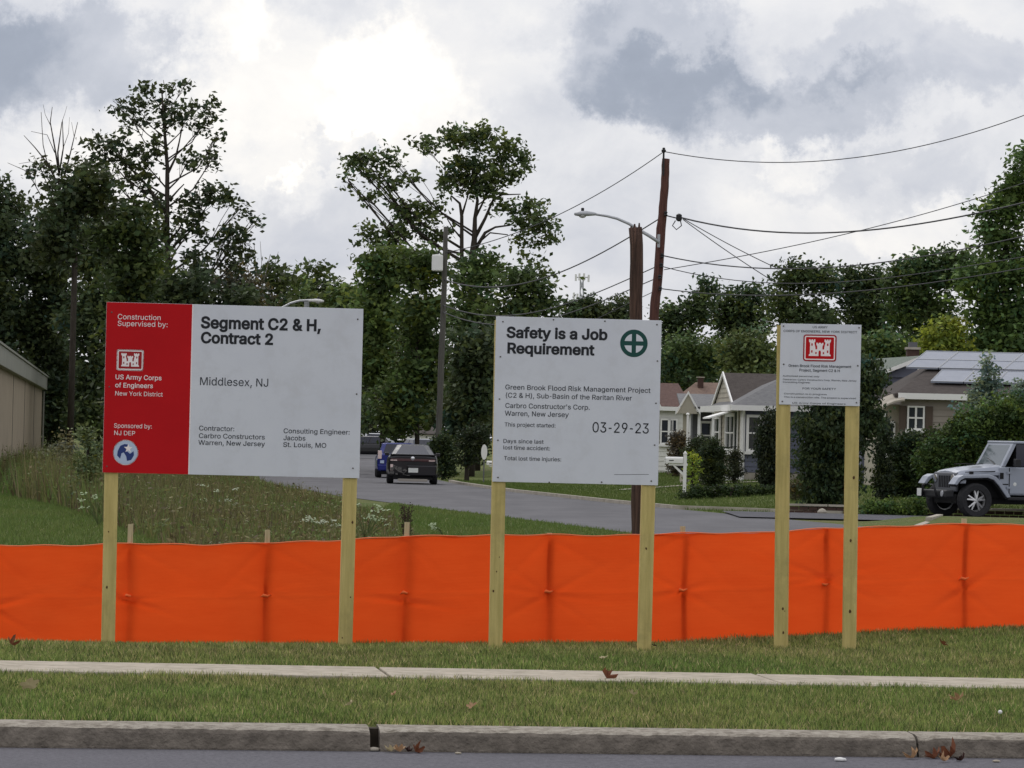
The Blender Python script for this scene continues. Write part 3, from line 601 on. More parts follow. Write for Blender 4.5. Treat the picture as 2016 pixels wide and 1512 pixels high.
class Board:
    """sign board whose corners are given in photo pixels; (u, z) metres on the board plane"""
    def __init__(s, name, label, corners, D, yaw, group=None):
        (s.tl, s.tr, s.bl, s.br) = corners
        cx = (s.tl[0]+s.tr[0]+s.bl[0]+s.br[0])/4; cy = (s.tl[1]+s.tr[1]+s.bl[1]+s.br[1])/4
        c = P(cx, cy, D)
        s.D = D; s.k = F/D
        wpx = ((s.tr[0]-s.tl[0])+(s.br[0]-s.bl[0]))/2; hpx = ((s.bl[1]-s.tl[1])+(s.br[1]-s.tr[1]))/2
        s.W = wpx/s.k/math.cos(yaw)/CR; s.Hh = hpx/s.k*1.0005
        s.root = thing(name, label, 'sign', (c.x, c.y, 0), yaw)
        s.cz = c.z
    def uv(s, px, py):
        # inverse bilinear, a few Newton-free fixed point steps
        a, b = .5, .5
        for _ in range(12):
            lx = s.tl[0]+(s.bl[0]-s.tl[0])*b; rx = s.tr[0]+(s.br[0]-s.tr[0])*b
            a = (px-lx)/(rx-lx)
            ty = s.tl[1]+(s.tr[1]-s.tl[1])*a; by = s.bl[1]+(s.br[1]-s.bl[1])*a
            b = (py-ty)/(by-ty)
        return (a-.5)*s.W, s.cz+(.5-b)*s.Hh
    def text(s, string, x0, x1, yb, cap, m, bold=0, label=None):
        if m is M['grey_ink'] and bold == 0: bold = 6
        u0, z0 = s.uv(x0, yb); u1, _ = s.uv(x1, yb)
        if cap < 15:
            mb = MB(); text_mesh(mb, string, u0, z0, u1-u0, cap/s.k, -.0075, bold)
            return stuff(mb.build('lettering', m, s.root, label=label))
        tot = sum(GL.get(c, [188])[0] for c in string); cur = 0      # headline characters stand apart
        for c in string:
            adv = GL.get(c, [188])[0]
            if c != ' ':
                mb = MB(); text_mesh(mb, c, u0+(u1-u0)*cur/tot, z0, (u1-u0)*adv/tot, cap/s.k, -.0075, bold)
                mb.build('letter', m, s.root)
            cur += adv
    def flat(s, name, pts, m, layer=1, parent=None, label=None):
        mb = MB().poly([(u, -.0055-.001*layer, z) for u, z in pts])
        o = mb.build(name, m, parent or s.root, label=label)
        return o
def circle(u, z, r, n=32, a0=0): return [(u+r*math.cos(2*math.pi*i/n+a0), z+r*math.sin(2*math.pi*i/n+a0)) for i in range(n)]
def rrect(u0, u1, z0, z1, r, n=4):
    out = []
    for cx, cz, a in ((u1-r, z1-r, 0), (u0+r, z1-r, 90), (u0+r, z0+r, 180), (u1-r, z0+r, 270)):
        for i in range(n+1):
            t = R(a+90*i/n); out.append((cx+r*math.cos(t), cz+r*math.sin(t)))
    return out
def castle(B, u0, u1, z0, z1, m_body, m_hole, parent=None):
    """three crenellated towers joined by a wall with a gate"""
    w, h = u1-u0, z1-z0
    def T(p): return [(u0+x*w, z0+y*h) for x, y in p]
    left = [(.0, 0), (.30, 0), (.30, .5), (.245, .80), (.29, .86), (.29, 1), (.225, 1), (.225, .94), (.18, .94), (.18, 1), (.115, 1), (.115, .94), (.07, .94), (.07, 1), (0, 1), (0, .86), (.05, .80), (.05, .14), (0, .06)]
    mid = [(.38, 0), (.62, 0), (.62, .60), (.66, .68), (.66, .80), (.60, .80), (.60, .75), (.55, .75), (.55, .80), (.45, .80), (.45, .75), (.40, .75), (.40, .80), (.34, .80), (.34, .68), (.38, .60)]
    wall = [(.2, 0), (.8, 0), (.8, .40), (.2, .40)]
    right = [(1-x, y) for x, y in reversed(left)]
    o = MB()
    for i, p in enumerate((left, mid, wall, right)):
        o.poly([(u, -.0095-.0002*i, z) for u, z in T(p)])
    c = o.build('castle_emblem', m_body, parent or B.root)
    hm = MB()
    hm.poly([(u, -.0112, z) for u, z in T([(.45, 0), (.55, 0), (.55, .25), (.53, .33), (.47, .33), (.45, .25)])])
    for cx in (.14, .86):
        for y in (.2, .62):
            hm.poly([(u, -.0112, z) for u, z in T([(cx-.03, y), (cx+.03, y), (cx+.03, y+.14), (cx-.03, y+.14)])])
    for cx in (.33, .67):
        hm.poly([(u, -.0112, z) for u, z in T([(cx-.03, .12), (cx+.03, .12), (cx+.03, .24), (cx-.03, .24)])])
    stuff(hm.build('castle_openings', m_hole, c))
    return c
def sign_posts(B, specs, size=.098):
    """posts behind the board: (px_top, py_top, px_bottom, py_bottom)"""
    Mi = rootmat(B.root).inverted()
    for (xt, yt, xb, yb) in specs:
        a = Mi @ P(xt, yt, B.D); b = Mi @ P(xb, yb, B.D)
        y0 = .006
        rings = []
        n = 14
        for i in range(n+1):
            t = i/n; z = a.z+(b.z-.12-a.z)*t; u = a.x+(b.x-a.x)*t
            hw = size/2; c = .006; y1 = y0+size
            rings.append([(u-hw+c, y0, z), (u+hw-c, y0, z), (u+hw, y0+c, z), (u+hw, y1-c, z), (u+hw-c, y1, z), (u-hw+c, y1, z), (u-hw, y1-c, z), (u-hw, y0+c, z)])
        po = MB().loft(rings).build('post', M['post'], B.root, fix=True)
        rr = random.Random(int(xb))
        for _ in range(rr.randint(1, 4)):
            t = rr.uniform(.45, .97); z = a.z+(b.z-a.z)*t; u = a.x+(b.x-a.x)*t+rr.uniform(-.03, .03)
            ra = rr.uniform(.003, .010)
            po_knots = MB().poly([(u+ra*math.cos(q*.785), y0-.0015, z+rr.uniform(1., 1.9)*ra*math.sin(q*.785)) for q in range(8)])
            po_knots.build('knot', M['knot'], po)
def screws(B, pts):
    s = MB().lathe([(.006, 0), (.006, -.003), (.003, -.005)], 'y', seg=8).mesh('screw', M['screw'])
    for (px, py) in pts:
        u, z = B.uv(px, py); inst('screw', s, B.root, (u, -.0065, z))
def board_panel(B, u0, u1, name='board', m=None, y0=-.006, y1=.006, label=None):
    z0, z1 = B.cz-B.Hh/2, B.cz+B.Hh/2
    return MB().box(u0, u1, y0, y1, z0, z1).build(name, m or M['white_board'], B.root, bevel=.0015, label=label)

# --- large project sign
B = Board('project_sign', 'wide red and white project sign headed Segment C2 & H, Contract 2 on two timber posts',
          [(212, 593.3), (713.9, 609.4), (205.6, 932.2), (706.4, 939.7)], 29.6, R(7))
board_panel(B, -B.W/2, B.W/2)
u, _ = B.uv(375.2, 765)
MB().box(-B.W/2+.001, u, -.0085, -.006, B.cz-B.Hh/2+.001, B.cz+B.Hh/2-.001).build('red_panel', M['red'], B.root)
sign_posts(B, [(225, 600, 213, 1274), (702, 615, 683, 1282)])
MB().box(u, u+.008, -.0075, -.006, B.cz-B.Hh/2+.001, B.cz+B.Hh/2-.001).build('edge_strip', M['white_ink'], B.root)
def lift(o, d=-.003):
    o.location.y += d; return o
lift(B.text('Construction', 232.8, 318, 627.5, 10, M['white_ink']))
lift(B.text('Supervised by:', 232.8, 331.4, 640.8, 10, M['white_ink']))
lift(B.text('US Army Corps', 229, 319.7, 746.7, 9, M['white_ink'], 9))
lift(B.text('of Engineers', 229, 303, 762.8, 9, M['white_ink'], 9))
lift(B.text('New York District', 228.6, 322, 779, 8.6, M['white_ink']))
lift(B.text('Sponsored by:', 227, 301.4, 843, 8.6, M['white_ink']))
lift(B.text('NJ DEP', 227, 269, 857.5, 8.6, M['white_ink']))
B.text('Segment C2 & H,', 395, 631, 645, 21.5, M['black_ink'], 30)
B.text('Contract 2', 395, 538, 674.5, 20.5, M['black_ink'], 30)
B.text('Middlesex, NJ', 392.5, 529, 758, 15.6, M['grey_ink'], 2)
B.text('Contractor:', 392, 462, 847.5, 9.2, M['grey_ink'])
B.text('Carbro Constructors', 391.7, 521.5, 862.4, 9.2, M['grey_ink'])
B.text('Warren, New Jersey', 391.2, 521.5, 875.8, 9.2, M['grey_ink'])
B.text('Consulting Engineer:', 557, 688, 852, 9.2, M['grey_ink'])
B.text('Jacobs', 557, 601, 865.8, 9.2, M['grey_ink'])
B.text('St. Louis, MO', 556.4, 642, 879, 9.2, M['grey_ink'])
screws(B, [(702.8, 629.4), (700.8, 775.3), (693.9, 920), (222, 614), (218, 762), (214, 920)])
def logo(B, x0, x1, y0, y1, outer, inner, ring):
    ua, zb = B.uv(x0, y1); ub, za = B.uv(x1, y0); k = (ub-ua)
    o = B.flat('logo_panel', rrect(ua, ub, zb, za, k*.08), outer, 3)
    B.flat('logo_ring', rrect(ua+k*.04, ub-k*.04, zb+k*.04, za-k*.04, k*.05), ring, 3.4, o)
    B.flat('logo_field', rrect(ua+k*.075, ub-k*.075, zb+k*.075, za-k*.075, k*.03), inner, 3.7, o)
    w = ub-ua; h = za-zb
    castle(B, ua+w*.17, ub-w*.17, zb+h*.20, za-h*.18, M['white_ink'], inner, o)
M['dark_red'] = mat('dark_red_print', (.32, .008, .012), rough=.5)
logo(B, 231.5, 285, 688.5, 729.5, M['white_ink'], M['dark_red'], M['white_ink'])
uc, zc = B.uv(250.3, 892); r = 25/B.k
o = B.flat('round_emblem', circle(uc, zc, r), M['white_ink'], 3)
B.flat('emblem_disc', circle(uc, zc, r*.93), M['pale_blue_ink'], 3.4, o)
B.flat('emblem_sea', [(uc+r*a, zc+r*b) for a, b in [(-.62, .10), (-.42, .52), (-.1, .66), (.25, .62), (.1, .1), (.35, -.1), (.62, .12), (.66, -.2), (.45, -.58), (.12, -.66), (.05, -.3), (-.15, .0), (-.32, -.08), (-.42, -.5), (-.66, -.25)]], M['blue_ink'], 3.8, o)
st = []
for i in range(10):
    rr = .36 if i % 2 == 0 else .15
    st.append((uc+r*(.2+rr*math.cos(R(90+36*i))), zc+r*(.32+rr*math.sin(R(90+36*i)))))
B.flat('emblem_star', st, M['white_ink'], 4.2, o)

# --- safety sign
B = Board('safety_sign', 'square white sign reading Safety is a Job Requirement with green cross circle',
          [(977, 621.4), (1303.8, 632.2), (968.9, 947.5), (1294.8, 956.3)], 29.9, R(4))
board_panel(B, -B.W/2, B.W/2)
sign_posts(B, [(988, 630, 975.5, 1284), (1287, 640, 1270, 1290)])
B.text('Safety is a Job', 997, 1196.5, 663, 20, M['black_ink'], 30)
B.text('Requirement', 997.5, 1170, 693.8, 19.5, M['black_ink'], 30)
B.text('Green Brook Flood Risk Management Project', 994, 1281.2, 765.6, 9.4, M['grey_ink'])
B.text('(C2 & H), Sub-Basin of the Raritan River', 994, 1244.5, 781.6, 9.4, M['grey_ink'])
B.text("Carbro Constructor's Corp.", 994, 1161.6, 802, 9.4, M['grey_ink'])
B.text('Warren, New Jersey', 993.5, 1119.6, 817.3, 9.4, M['grey_ink'])
B.text('This project started:', 992.8, 1094, 838.5, 7.6, M['grey_ink'])
B.text('03-29-23', 1164.5, 1279, 851, 20, M['black_ink'], 2)
B.text('Days since last', 990, 1070, 871, 7.6, M['grey_ink'])
B.text('lost time accident:', 990, 1083, 883.8, 7.6, M['grey_ink'])
B.text('Total lost time injuries:', 991.5, 1105, 905, 7.6, M['grey_ink'])
ua, za = B.uv(1208.8, 935); ub, zb = B.uv(1276.7, 935)
B.flat('rule_line', [(ua, za), (ub, zb), (ub, zb+.003), (ua, za+.003)], M['grey_ink'])
uc, zc = B.uv(1248.5, 676.8); r = 27.2/B.k
o = B.flat('green_cross_emblem', circle(uc, zc, r, 40), M['green_ink'], 1.5)
for sx_ in (1, -1):
    for sz_ in (1, -1):
        a0, rr = .16*r, .70*r
        t0 = math.asin(a0/rr)
        pts = [(a0, a0)] + [(rr*math.cos(t0+(math.pi/2-2*t0)*i/8), rr*math.sin(t0+(math.pi/2-2*t0)*i/8)) for i in range(9)]
        pts = [(uc+sx_*a, zc+sz_*b) for a, b in pts]
        if sx_*sz_ < 0: pts.reverse()
        B.flat('emblem_quarter', pts, M['white_board'], 2.2, o)
sc = 1/3.98
screws(B, [(940+x*sc, 600+y*sc) for x, y in [(200, 128), (597, 115), (1000, 130), (1410, 160), (180, 403), (1412, 445), (172, 735), (1400, 775), (160, 1058), (1388, 1102), (160, 1350), (560, 1390), (970, 1390), (1360, 1383)]])

# --- small notice
B = Board('notice_sign', 'small white notice with red castle logo on two timber posts, rightmost sign',
          [(1538.6, 637), (1694.5, 639.5), (1534.2, 796), (1692, 800)], 30.5, R(-9))
board_panel(B, -B.W/2, B.W/2)
sign_posts(B, [(1541.5, 640, 1535, 1290), (1680, 645, 1671, 1288)], .1)
B.text('US ARMY', 1600, 1629.5, 646, 4.2, M['grey_ink'], 6)
B.text('CORPS OF ENGINEERS, NEW YORK DISTRICT', 1543.6, 1686.5, 653.6, 4.2, M['grey_ink'], 6)
logo(B, 1581.5, 1647, 659.5, 710.8, M['dark_red'], M['red'], M['white_ink'])
B.text('Green Brook Flood Risk Management', 1553, 1675.5, 722, 5, M['grey_ink'], 12)
B.text('Project, Segment C2 & H', 1574, 1653.5, 731, 5, M['grey_ink'], 12)
B.text('Authorized personnel only', 1542, 1613.5, 741.2, 3, M['grey_ink'])
B.text('Contractor: Carbro Constructors Corp. Warren, New Jersey', 1542, 1686, 748.2, 3, M['grey_ink'])
B.text('Consulting Engineer', 1542, 1596, 753.4, 3, M['grey_ink'])
B.text('FOR YOUR SAFETY', 1580, 1646, 766.4, 3.8, M['grey_ink'], 6)
B.text('Construction is in progress', 1544, 1628, 776, 3, M['grey_ink'])
B.text('This is a construction site. The project is supervised', 1544, 1685, 782.6, 3, M['grey_ink'])
B.text('US Army Corps of Engineers', 1560, 1665, 794.3, 3, M['grey_ink'])
screws(B, [(1544, 642), (1690, 645), (1544, 717), (1688, 720), (1541, 790), (1686, 793)])

# ------------------------------------------------------------------ orange fence
FX = [-700, -60, 0, 200, 450, 700, 850, 1000, 1300, 1500, 1700, 2016, 2600]
FD = [33.5, 32.6, 32.5, 32.2, 32, 31.7, 31.5, 31.4, 31.5, 31.9, 32.3, 33, 34]
TX = [-700, -60, 0, 130, 257, 400, 523, 640, 800, 940, 1080, 1200, 1335, 1480, 1622, 1760, 1898, 2016, 2600]
TY = [1062, 1073, 1074, 1075, 1070, 1073.5, 1069, 1066, 1056, 1055, 1053, 1055.5, 1050, 1050, 1041, 1037, 1031, 1034.5, 1035]
BX = [-700, 0, 450, 850, 1300, 1700, 2016, 2600]
BY = [1260, 1268, 1271, 1272, 1270, 1250, 1237, 1232]
stakes_px = [-20, 254.5, 524, 798.5, 1079, 1341, 1621, 1895, 2170]
stake_top = [1040, 1032, 1043, 1028, 1049, 1036, 1040, 1021, 1020]
fence = thing('construction_fence', 'long low orange fabric barrier fence on wooden stakes behind the signs', 'fence', (0, 31.6, 0))
cols_ = np.arange(-420, 2400, 7.0)
rows = 64
V = []
for px in cols_:
    D = np.interp(px, FX, FD)
    top = P(px, float(np.interp(px, TX, TY)), D); bot = P(px, float(np.interp(px, BX, BY))+8, D)
    near = min(stakes_px, key=lambda s: abs(s-px)); dpx = px-near
    rs = random.Random(near)
    tieh = rs.uniform(.40, .62); fold = rs.uniform(.3, 1.5); rng_ = rs.uniform(25, 60); sl = rs.uniform(-.9, .9); s2 = rs.uniform(-1, 1)
    for j in range(rows+1):
        t = j/rows; p = top.lerp(bot, t)
        d = 0.010*math.sin(px*.013+t*3)+.008*math.sin(px*.031-t*5+1)+.004*math.sin(px*.083+t*2.3)*(1-t)
        a = abs(dpx)
        # sag away from the stake, pulled in at the tie with fanned creases
        d += -.012*math.exp(-(dpx/60.)**2)
        tt = t-tieh
        d += .016*math.exp(-a/34.)*math.exp(-(tt/.05)**2)
        for (ang, amp) in ((sl*.004, .017), (s2*.0025, .014), (-.0035*sl+.001, .012)):
            dd = tt-ang*dpx
            d += -1.7*amp*fold*math.exp(-(dd/.026)**2)*math.exp(-a/rng_)*min(1, a/6.)
        d += .0035*math.sin(t*2*math.pi*1.0+px*.004) + .004*math.sin(px*.021+t*9+2*math.sin(px*.007)) + .0035*math.exp(-((t-.5)/.012)**2)
        # diagonal pull from the top of the stakes
        d += -.014*math.exp(-((t-.02-abs(dpx)*.0035*(1.3 if sl*dpx > 0 else .7))/.035)**2)*math.exp(-a/75.)
        V.append((p.x, p.y+d, p.z))
nr = rows+1; Fc = []
for i in range(len(cols_)-1):
    for j in range(rows):
        a = i*nr+j; Fc.append((a, a+1, a+nr+1, a+nr))
def fabricmat():
    m = mat('orange_fabric', (.93, .105, .018), (.89, .092, .015), ns=1.6, rough=.65, spec=.08, trans=.58, bump=.0, stretch=(1, 1, 5))
    nt = m.node_tree; N, L = nt.nodes, nt.links
    w = N.new('ShaderNodeTexWave'); w.bands_direction = 'Z'; w.inputs['Scale'].default_value = 28; w.inputs['Distortion'].default_value = 1.5
    w.inputs['Detail'].default_value = 3; w.inputs['Detail Scale'].default_value = 4
    n = N.new('ShaderNodeTexNoise'); n.inputs['Scale'].default_value = 130; n.inputs['Detail'].default_value = 3
    tc = N.new('ShaderNodeTexCoord'); L.new(tc.outputs['Object'], w.inputs[0]); L.new(tc.outputs['Object'], n.inputs[0])
    ad = N.new('ShaderNodeMath'); ad.operation = 'ADD'; L.new(w.outputs[1], ad.inputs[0]); L.new(n.outputs[0], ad.inputs[1])
    bp = N.new('ShaderNodeBump'); bp.inputs['Strength'].default_value = .22; bp.inputs['Distance'].default_value = .003
    L.new(ad.outputs[0], bp.inputs['Height'])
    for q in list(N):
        if q.type in ('BSDF_PRINCIPLED', 'BSDF_TRANSLUCENT'): L.new(bp.outputs[0], q.inputs['Normal'])
    return m
mbf = MB(); mbf.v = V; mbf.f = Fc
mbf.build('fabric', fabricmat(), fence, world=True, smooth=True)
# folded top hem
hem = MB()
hp = []
for px in cols_:
    D = float(np.interp(px, FX, FD)); hp.append(P(px, float(np.interp(px, TX, TY))-.5+1.2*math.sin(px*.05), D-.012))
hem.tube(hp, .0055, 5).build('hem_cord', mat('faded_orange', (.85, .22, .09), rough=.7, trans=.2), fence, world=True)
for px, ty in zip(stakes_px, stake_top):
    D = float(np.interp(px, FX, FD))+.034
    a = P(px+3, ty, D); b = P(px-4 if px != 1341 else px+2, float(np.interp(px, BX, BY))+20, D)
    hw = .02
    rings = [[(q.x-hw, q.y-.012, q.z), (q.x+hw, q.y-.012, q.z), (q.x+hw, q.y+.016, q.z), (q.x-hw, q.y+.016, q.z)] for q in (b, a)]
    MB().loft(rings).build('stake', M['stake'], fence, world=True, fix=True)
    tz = a.lerp(b, .5)
    tie = MB()
    q = P(px, float(np.interp(px, BX, BY))*.5+float(np.interp(px, TX, TY))*.5+2, D)
    tie.tube([(q.x-.042, D-.036, q.z-.012), (q.x-.015, D-.056, q.z+.004), (q.x+.012, D-.056, q.z-.004), (q.x+.045, D-.036, q.z+.010)], [.004, .013, .012, .004], 6)
    tie.build('tie', mat('orange_tie', (.85, .16, .04), rough=.6) if 'tie' not in M else M['tie'], fence, world=True, smooth=True)

# ------------------------------------------------------------------ utility poles, lamp, wires
def pole(name, label, pts, D, m, extra=0, parts=None):
    """pts: (px, py, width_px) from top to bottom"""
    base = P(pts[-1][0], pts[-1][1], D)
    gz = hz(base.x, base.y); t = thing(name, label, 'utility pole', (base.x, base.y, gz))
    pp = [P(x, y, D) for x, y, w in pts]; rr = [w/(F/D)/2 for x, y, w in pts]
    pp[-1] = Vector((pp[-1].x, pp[-1].y, gz-.2))
    # densify so the shaft is slightly irregular
    mb = MB(); rs = random.Random(len(label))
    q, qr = [], []
    for i in range(len(pp)-1):
        n = 5
        for j in range(n):
            f = j/n; p = pp[i].lerp(pp[i+1], f); p.x += rs.uniform(-.01, .01); q.append(p); qr.append((rr[i]+(rr[i+1]-rr[i])*f)*rs.uniform(.96, 1.04))
    q.append(pp[-1]); qr.append(rr[-1])
    mb.tube(q, qr, 14); mb.build('shaft', m, t, world=True, smooth=True)
    return t, base
stub, _ = pole('utility_pole', 'short thick cut-off brown wooden pole rising behind the safety sign', [(1252, 448, 26), (1253, 620, 26), (1254.5, 960, 24), (1255, 1075, 24)], 66, M['pole'])
top = P(1252, 447, 66)
sb = MB()
for i in range(7):
    a = 2*math.pi*i/7; x, y = top.x+.085*math.cos(a), top.y+.085*math.sin(a)
    sb.tube([(x, y, top.z-.08), (x, y, top.z+random.uniform(.0, .07))], [.03, .012], 5)
sb.build('splintered_top', M['pole'], stub, world=True)
DB = 125
pB, _ = pole('utility_pole', 'tall leaning reddish brown utility pole with cables right of the short pole', [(1311.5, 312, 15), (1308, 380, 16), (1302, 450, 18), (1294, 560, 19), (1288, 620, 19), (1268, 985, 21)], DB, M['pole_red'])
cap = MB(); a = P(1306, 345, DB-.2); b = P(1307, 297, DB-.2)
cap.tube([a, b], .03, 6); cap.lathe([(.03, -.05), (.07, -.02), (.07, .04), (.035, .06), (.05, .09), (.02, .11)], 'z', b, 10)
cap.build('top_insulator', M['black_plastic'], pB, world=True)
for (px, py) in ((1310, 420), (1303, 503), (1301, 522), (1298, 545), (1299, 568)):
    q = P(px+1, py, DB-.2)
    MB().lathe([(.02, -.07), (.06, -.05), (.035, -.01), (.06, .03), (.03, .07)], 'z', q, 8).box(q.x-.03, q.x+.03, q.y, q.y+.2, q.z-.02, q.z+.02).build('insulator', M['black_plastic'], pB, world=True)
rk = MB(); rk.tube([P(1311, 424, DB-.15), P(1335, 430, DB-.15)], .02, 5); rk.lathe([(.03, -.12), (.09, -.08), (.09, .08), (.03, .12)], 'z', P(1337, 428, DB-.15), 8)
rk.tube([P(1330, 434, DB-.15), P(1324, 444, DB-.15), P(1332, 452, DB-.15), P(1342, 444, DB-.15), P(1340, 434, DB-.15)], .018, 5)
rk.build('cable_splice', M['black_plastic'], pB, world=True)
# crack in the weathered shaft top
# street lamp arm on pole B
lamp = thing('street_lamp', 'curved-arm grey street lamp mounted on the leaning utility pole', 'street lamp', tuple(P(1297, 474, DB-.3)))
arm = [P(x, y, DB-.35) for x, y in [(1298, 477), (1280, 465), (1258, 452), (1238, 440), (1215, 430), (1195, 425), (1170, 421)]]
MB().tube(arm, [.055, .055, .05, .045, .042, .04, .04], 8).build('arm', M['galv'], lamp, world=True, smooth=True)
MB().box(-.04, .04, -.06, .06, -.2, .2).xf(Matrix.Translation(P(1297, 474, DB-.28))).build('bracket', M['galv'], lamp, world=True)
def cobra(c, L, parent, flip=1, m=None):
    rg = []
    for (x, w, zt, zb) in [(0, .05, .04, -.04), (.15, .09, .07, -.05), (.45, .16, .10, -.07), (.75, .17, .09, -.08), (.95, .12, .05, -.06), (1.0, .06, .02, -.03)]:
        x *= -L*flip; s = L/.75
        rg.append([(c.x+x, c.y-w*s, c.z), (c.x+x, c.y-w*s*.6, c.z+zt*s), (c.x+x, c.y+w*s*.6, c.z+zt*s), (c.x+x, c.y+w*s, c.z), (c.x+x, c.y+w*s*.6, c.z+zb*s), (c.x+x, c.y-w*s*.6, c.z+zb*s)])
    MB().loft(rg).build('lamp_head', m or M['galv'], parent, world=True, smooth=True, fix=True)
    g = Vector((c.x-L*.62*flip, c.y, c.z-.06*L))
    MB().lathe([(.17*L, 0), (.16*L, -.06*L), (.10*L, -.11*L), (.02, -.125*L)], 'z', g, 12).build('lens', mat('lamp_lens', (.45, .45, .43), rough=.2), parent, world=True, smooth=True)
    MB().lathe([(.045, 0), (.05, .10), (.03, .12)], 'z', (g.x, g.y, c.z+.10*L), 8).build('photocell', M['black_plastic'], parent, world=True)
cobra(P(1174, 421.5, DB-.35), .68, lamp)
DC = 175
pC, _ = pole('utility_pole', 'distant grey wooden utility pole with a round transformer above the parked cars', [(878, 446, 9), (873, 600, 11), (868, 740, 12), (862, 905, 13)], DC, M['pole_grey'])
q = P(861, 518, DC-.3)
MB().lathe([(.05, .38), (.22, .36), (.24, .3), (.24, -.3), (.2, -.34), (.03, -.35)], 'z', q, 16).build('transformer', M['white_paint'], pC, world=True, smooth=False)
MB().tube([q+Vector((0, 0, .36)), q+Vector((.1, 0, .6))], .03, 5).build('bushing', M['black_plastic'], pC, world=True)
# distant lamp peeking over the large sign
DL = 195
l2 = thing('street_lamp', 'far pale street lamp peeking over the top edge of the large project sign', 'street lamp', tuple(P(603, 900, DL)))
a = P(604, 604, DL); g = hz(a.x, a.y)
MB().tube([(a.x, a.y, g), P(604, 592, DL)], [.16, .12], 8).build('lamp_post', M['galv'], l2, world=True)
MB().tube([P(x, y, DL-.3) for x, y in [(540, 618), (555, 606), (572, 597), (590, 592), (612, 591)]], .055, 6).build('arm', M['galv'], l2, world=True)
cobra(P(607, 592, DL-.3), .75, l2, -1, M['white_paint'])

def wire(label, pts, D0, D1, r=.016, n=26, m=None):
    """smooth cable through photo pixels, distance running D0..D1"""
    xs_ = [p[0] for p in pts]; ys_ = [p[1] for p in pts]
    deg = min(3, len(pts)-1); co = np.polyfit(xs_, ys_, deg) if len(pts) <= 4 else np.polyfit(xs_, ys_, 3)
    q = []
    for i in range(n+1):
        x = xs_[0]+(xs_[-1]-xs_[0])*i/n
        q.append(P(x, float(np.polyval(co, x)), D0+(D1-D0)*i/n))
    o = MB()
    c = sum(q, Vector())/len(q)
    o.tube([p-c for p in q], [r*(D0+(D1-D0)*i/n)/125 for i in range(n+1)], 5)
    ob = o.build('overhead_cable', m or M['wire']); ob.location = c
    return tag(ob, label, 'cable', 'overhead cables strung between the utility poles')
wire('highest cable sagging rightwards from the top of the leaning pole', [(1308, 298), (1500, 319), (1750, 300), (2060, 210)], 125, 95, .015)
wire('high thin cable running left from the leaning pole top to the treetops', [(1306, 299), (1200, 368), (1090, 428), (980, 470), (878, 497)], 125, 175, .014)
wire('thick doubled cable sagging from the splice towards the right-hand tree', [(1340, 428), (1500, 455), (1720, 452), (1960, 412), (2060, 388)], 125, 105, .026)
wire('thin rising cable crossing the others up to the right-hand tree', [(1308, 531), (1500, 496), (1720, 448), (1975, 373), (2060, 345)], 125, 108, .014)
wire('lower of two slanting service drops falling right from the splice', [(1345, 432), (1430, 493), (1528, 557)], 125, 135, .014)
wire('upper of two slanting service drops falling right from the splice', [(1345, 430), (1430, 478), (1530, 528)], 125, 135, .014)
wire('cable from mid leaning pole sagging right across the far treetops', [(1303, 503), (1450, 524), (1640, 527), (1925, 484), (2060, 455)], 125, 108, .02)
wire('cable just under the mid-pole one, in front of the far treetops', [(1302, 524), (1450, 552), (1640, 556), (1900, 525), (2060, 498)], 125, 108, .014)
wire('lowest dark cable right of the leaning pole before the green treetops', [(1299, 568), (1400, 578), (1560, 581), (1800, 561), (2060, 520)], 125, 108, .017)
wire('cable rising from the round-transformer pole to the leaning pole top', [(875, 551), (960, 565), (1070, 548), (1180, 500), (1302, 428)], 175, 125, .02)
wire('middle cable between the distant pole and the leaning pole', [(872, 600), (960, 622), (1080, 607), (1180, 575), (1298, 522)], 175, 125, .017)
wire('lowest cable between the distant pole and the leaning pole', [(871, 613), (960, 640), (1080, 625), (1180, 597), (1298, 545)], 175, 125, .017)
wire('short thin cable left of the leaning pole at tree height', [(1150, 640), (1220, 606), (1298, 569)], 130, 125, .012)

# far antenna mast
tw = thing('antenna_mast', 'far pale mobile phone mast standing above the trees between the signs', 'mast', tuple(P(1146, 700, 640)))
def seg(a, b, r): return MB().tube([P(*a, 640), P(*b, 640)], r, 5)
mb = MB()
for a, b in [((1139, 760), (1143, 545)), ((1152, 760), (1148, 545)), ((1139, 600), (1151, 575)), ((1152, 600), (1142, 575)), ((1142, 572), (1149, 552)), ((1149, 572), (1143, 552)), ((1137, 640), (1152, 605)), ((1154, 640), (1141, 605))]:
    mb.tube([P(*a, 640), P(*b, 640)], .11, 5)
mb.build('lattice', M['galv'], tw, world=True)
mb = MB(); mb.tube([P(1133, 546, 640), P(1161, 546, 640)], .09, 5); mb.build('crossbar', M['galv'], tw, world=True)
for x, y0, y1 in ((1134, 540, 553), (1141, 538, 552), (1150, 538, 552), (1159, 541, 555), (1137, 578, 592), (1130, 576, 596), (1156, 588, 602)):
    p = P(x, y0, 640); q = P(x, y1, 640)
    MB().box(p.x-.16, p.x+.16, p.y-.15, p.y+.15, q.z, p.z).build('antenna_panel', M['white_paint'], tw, world=True)

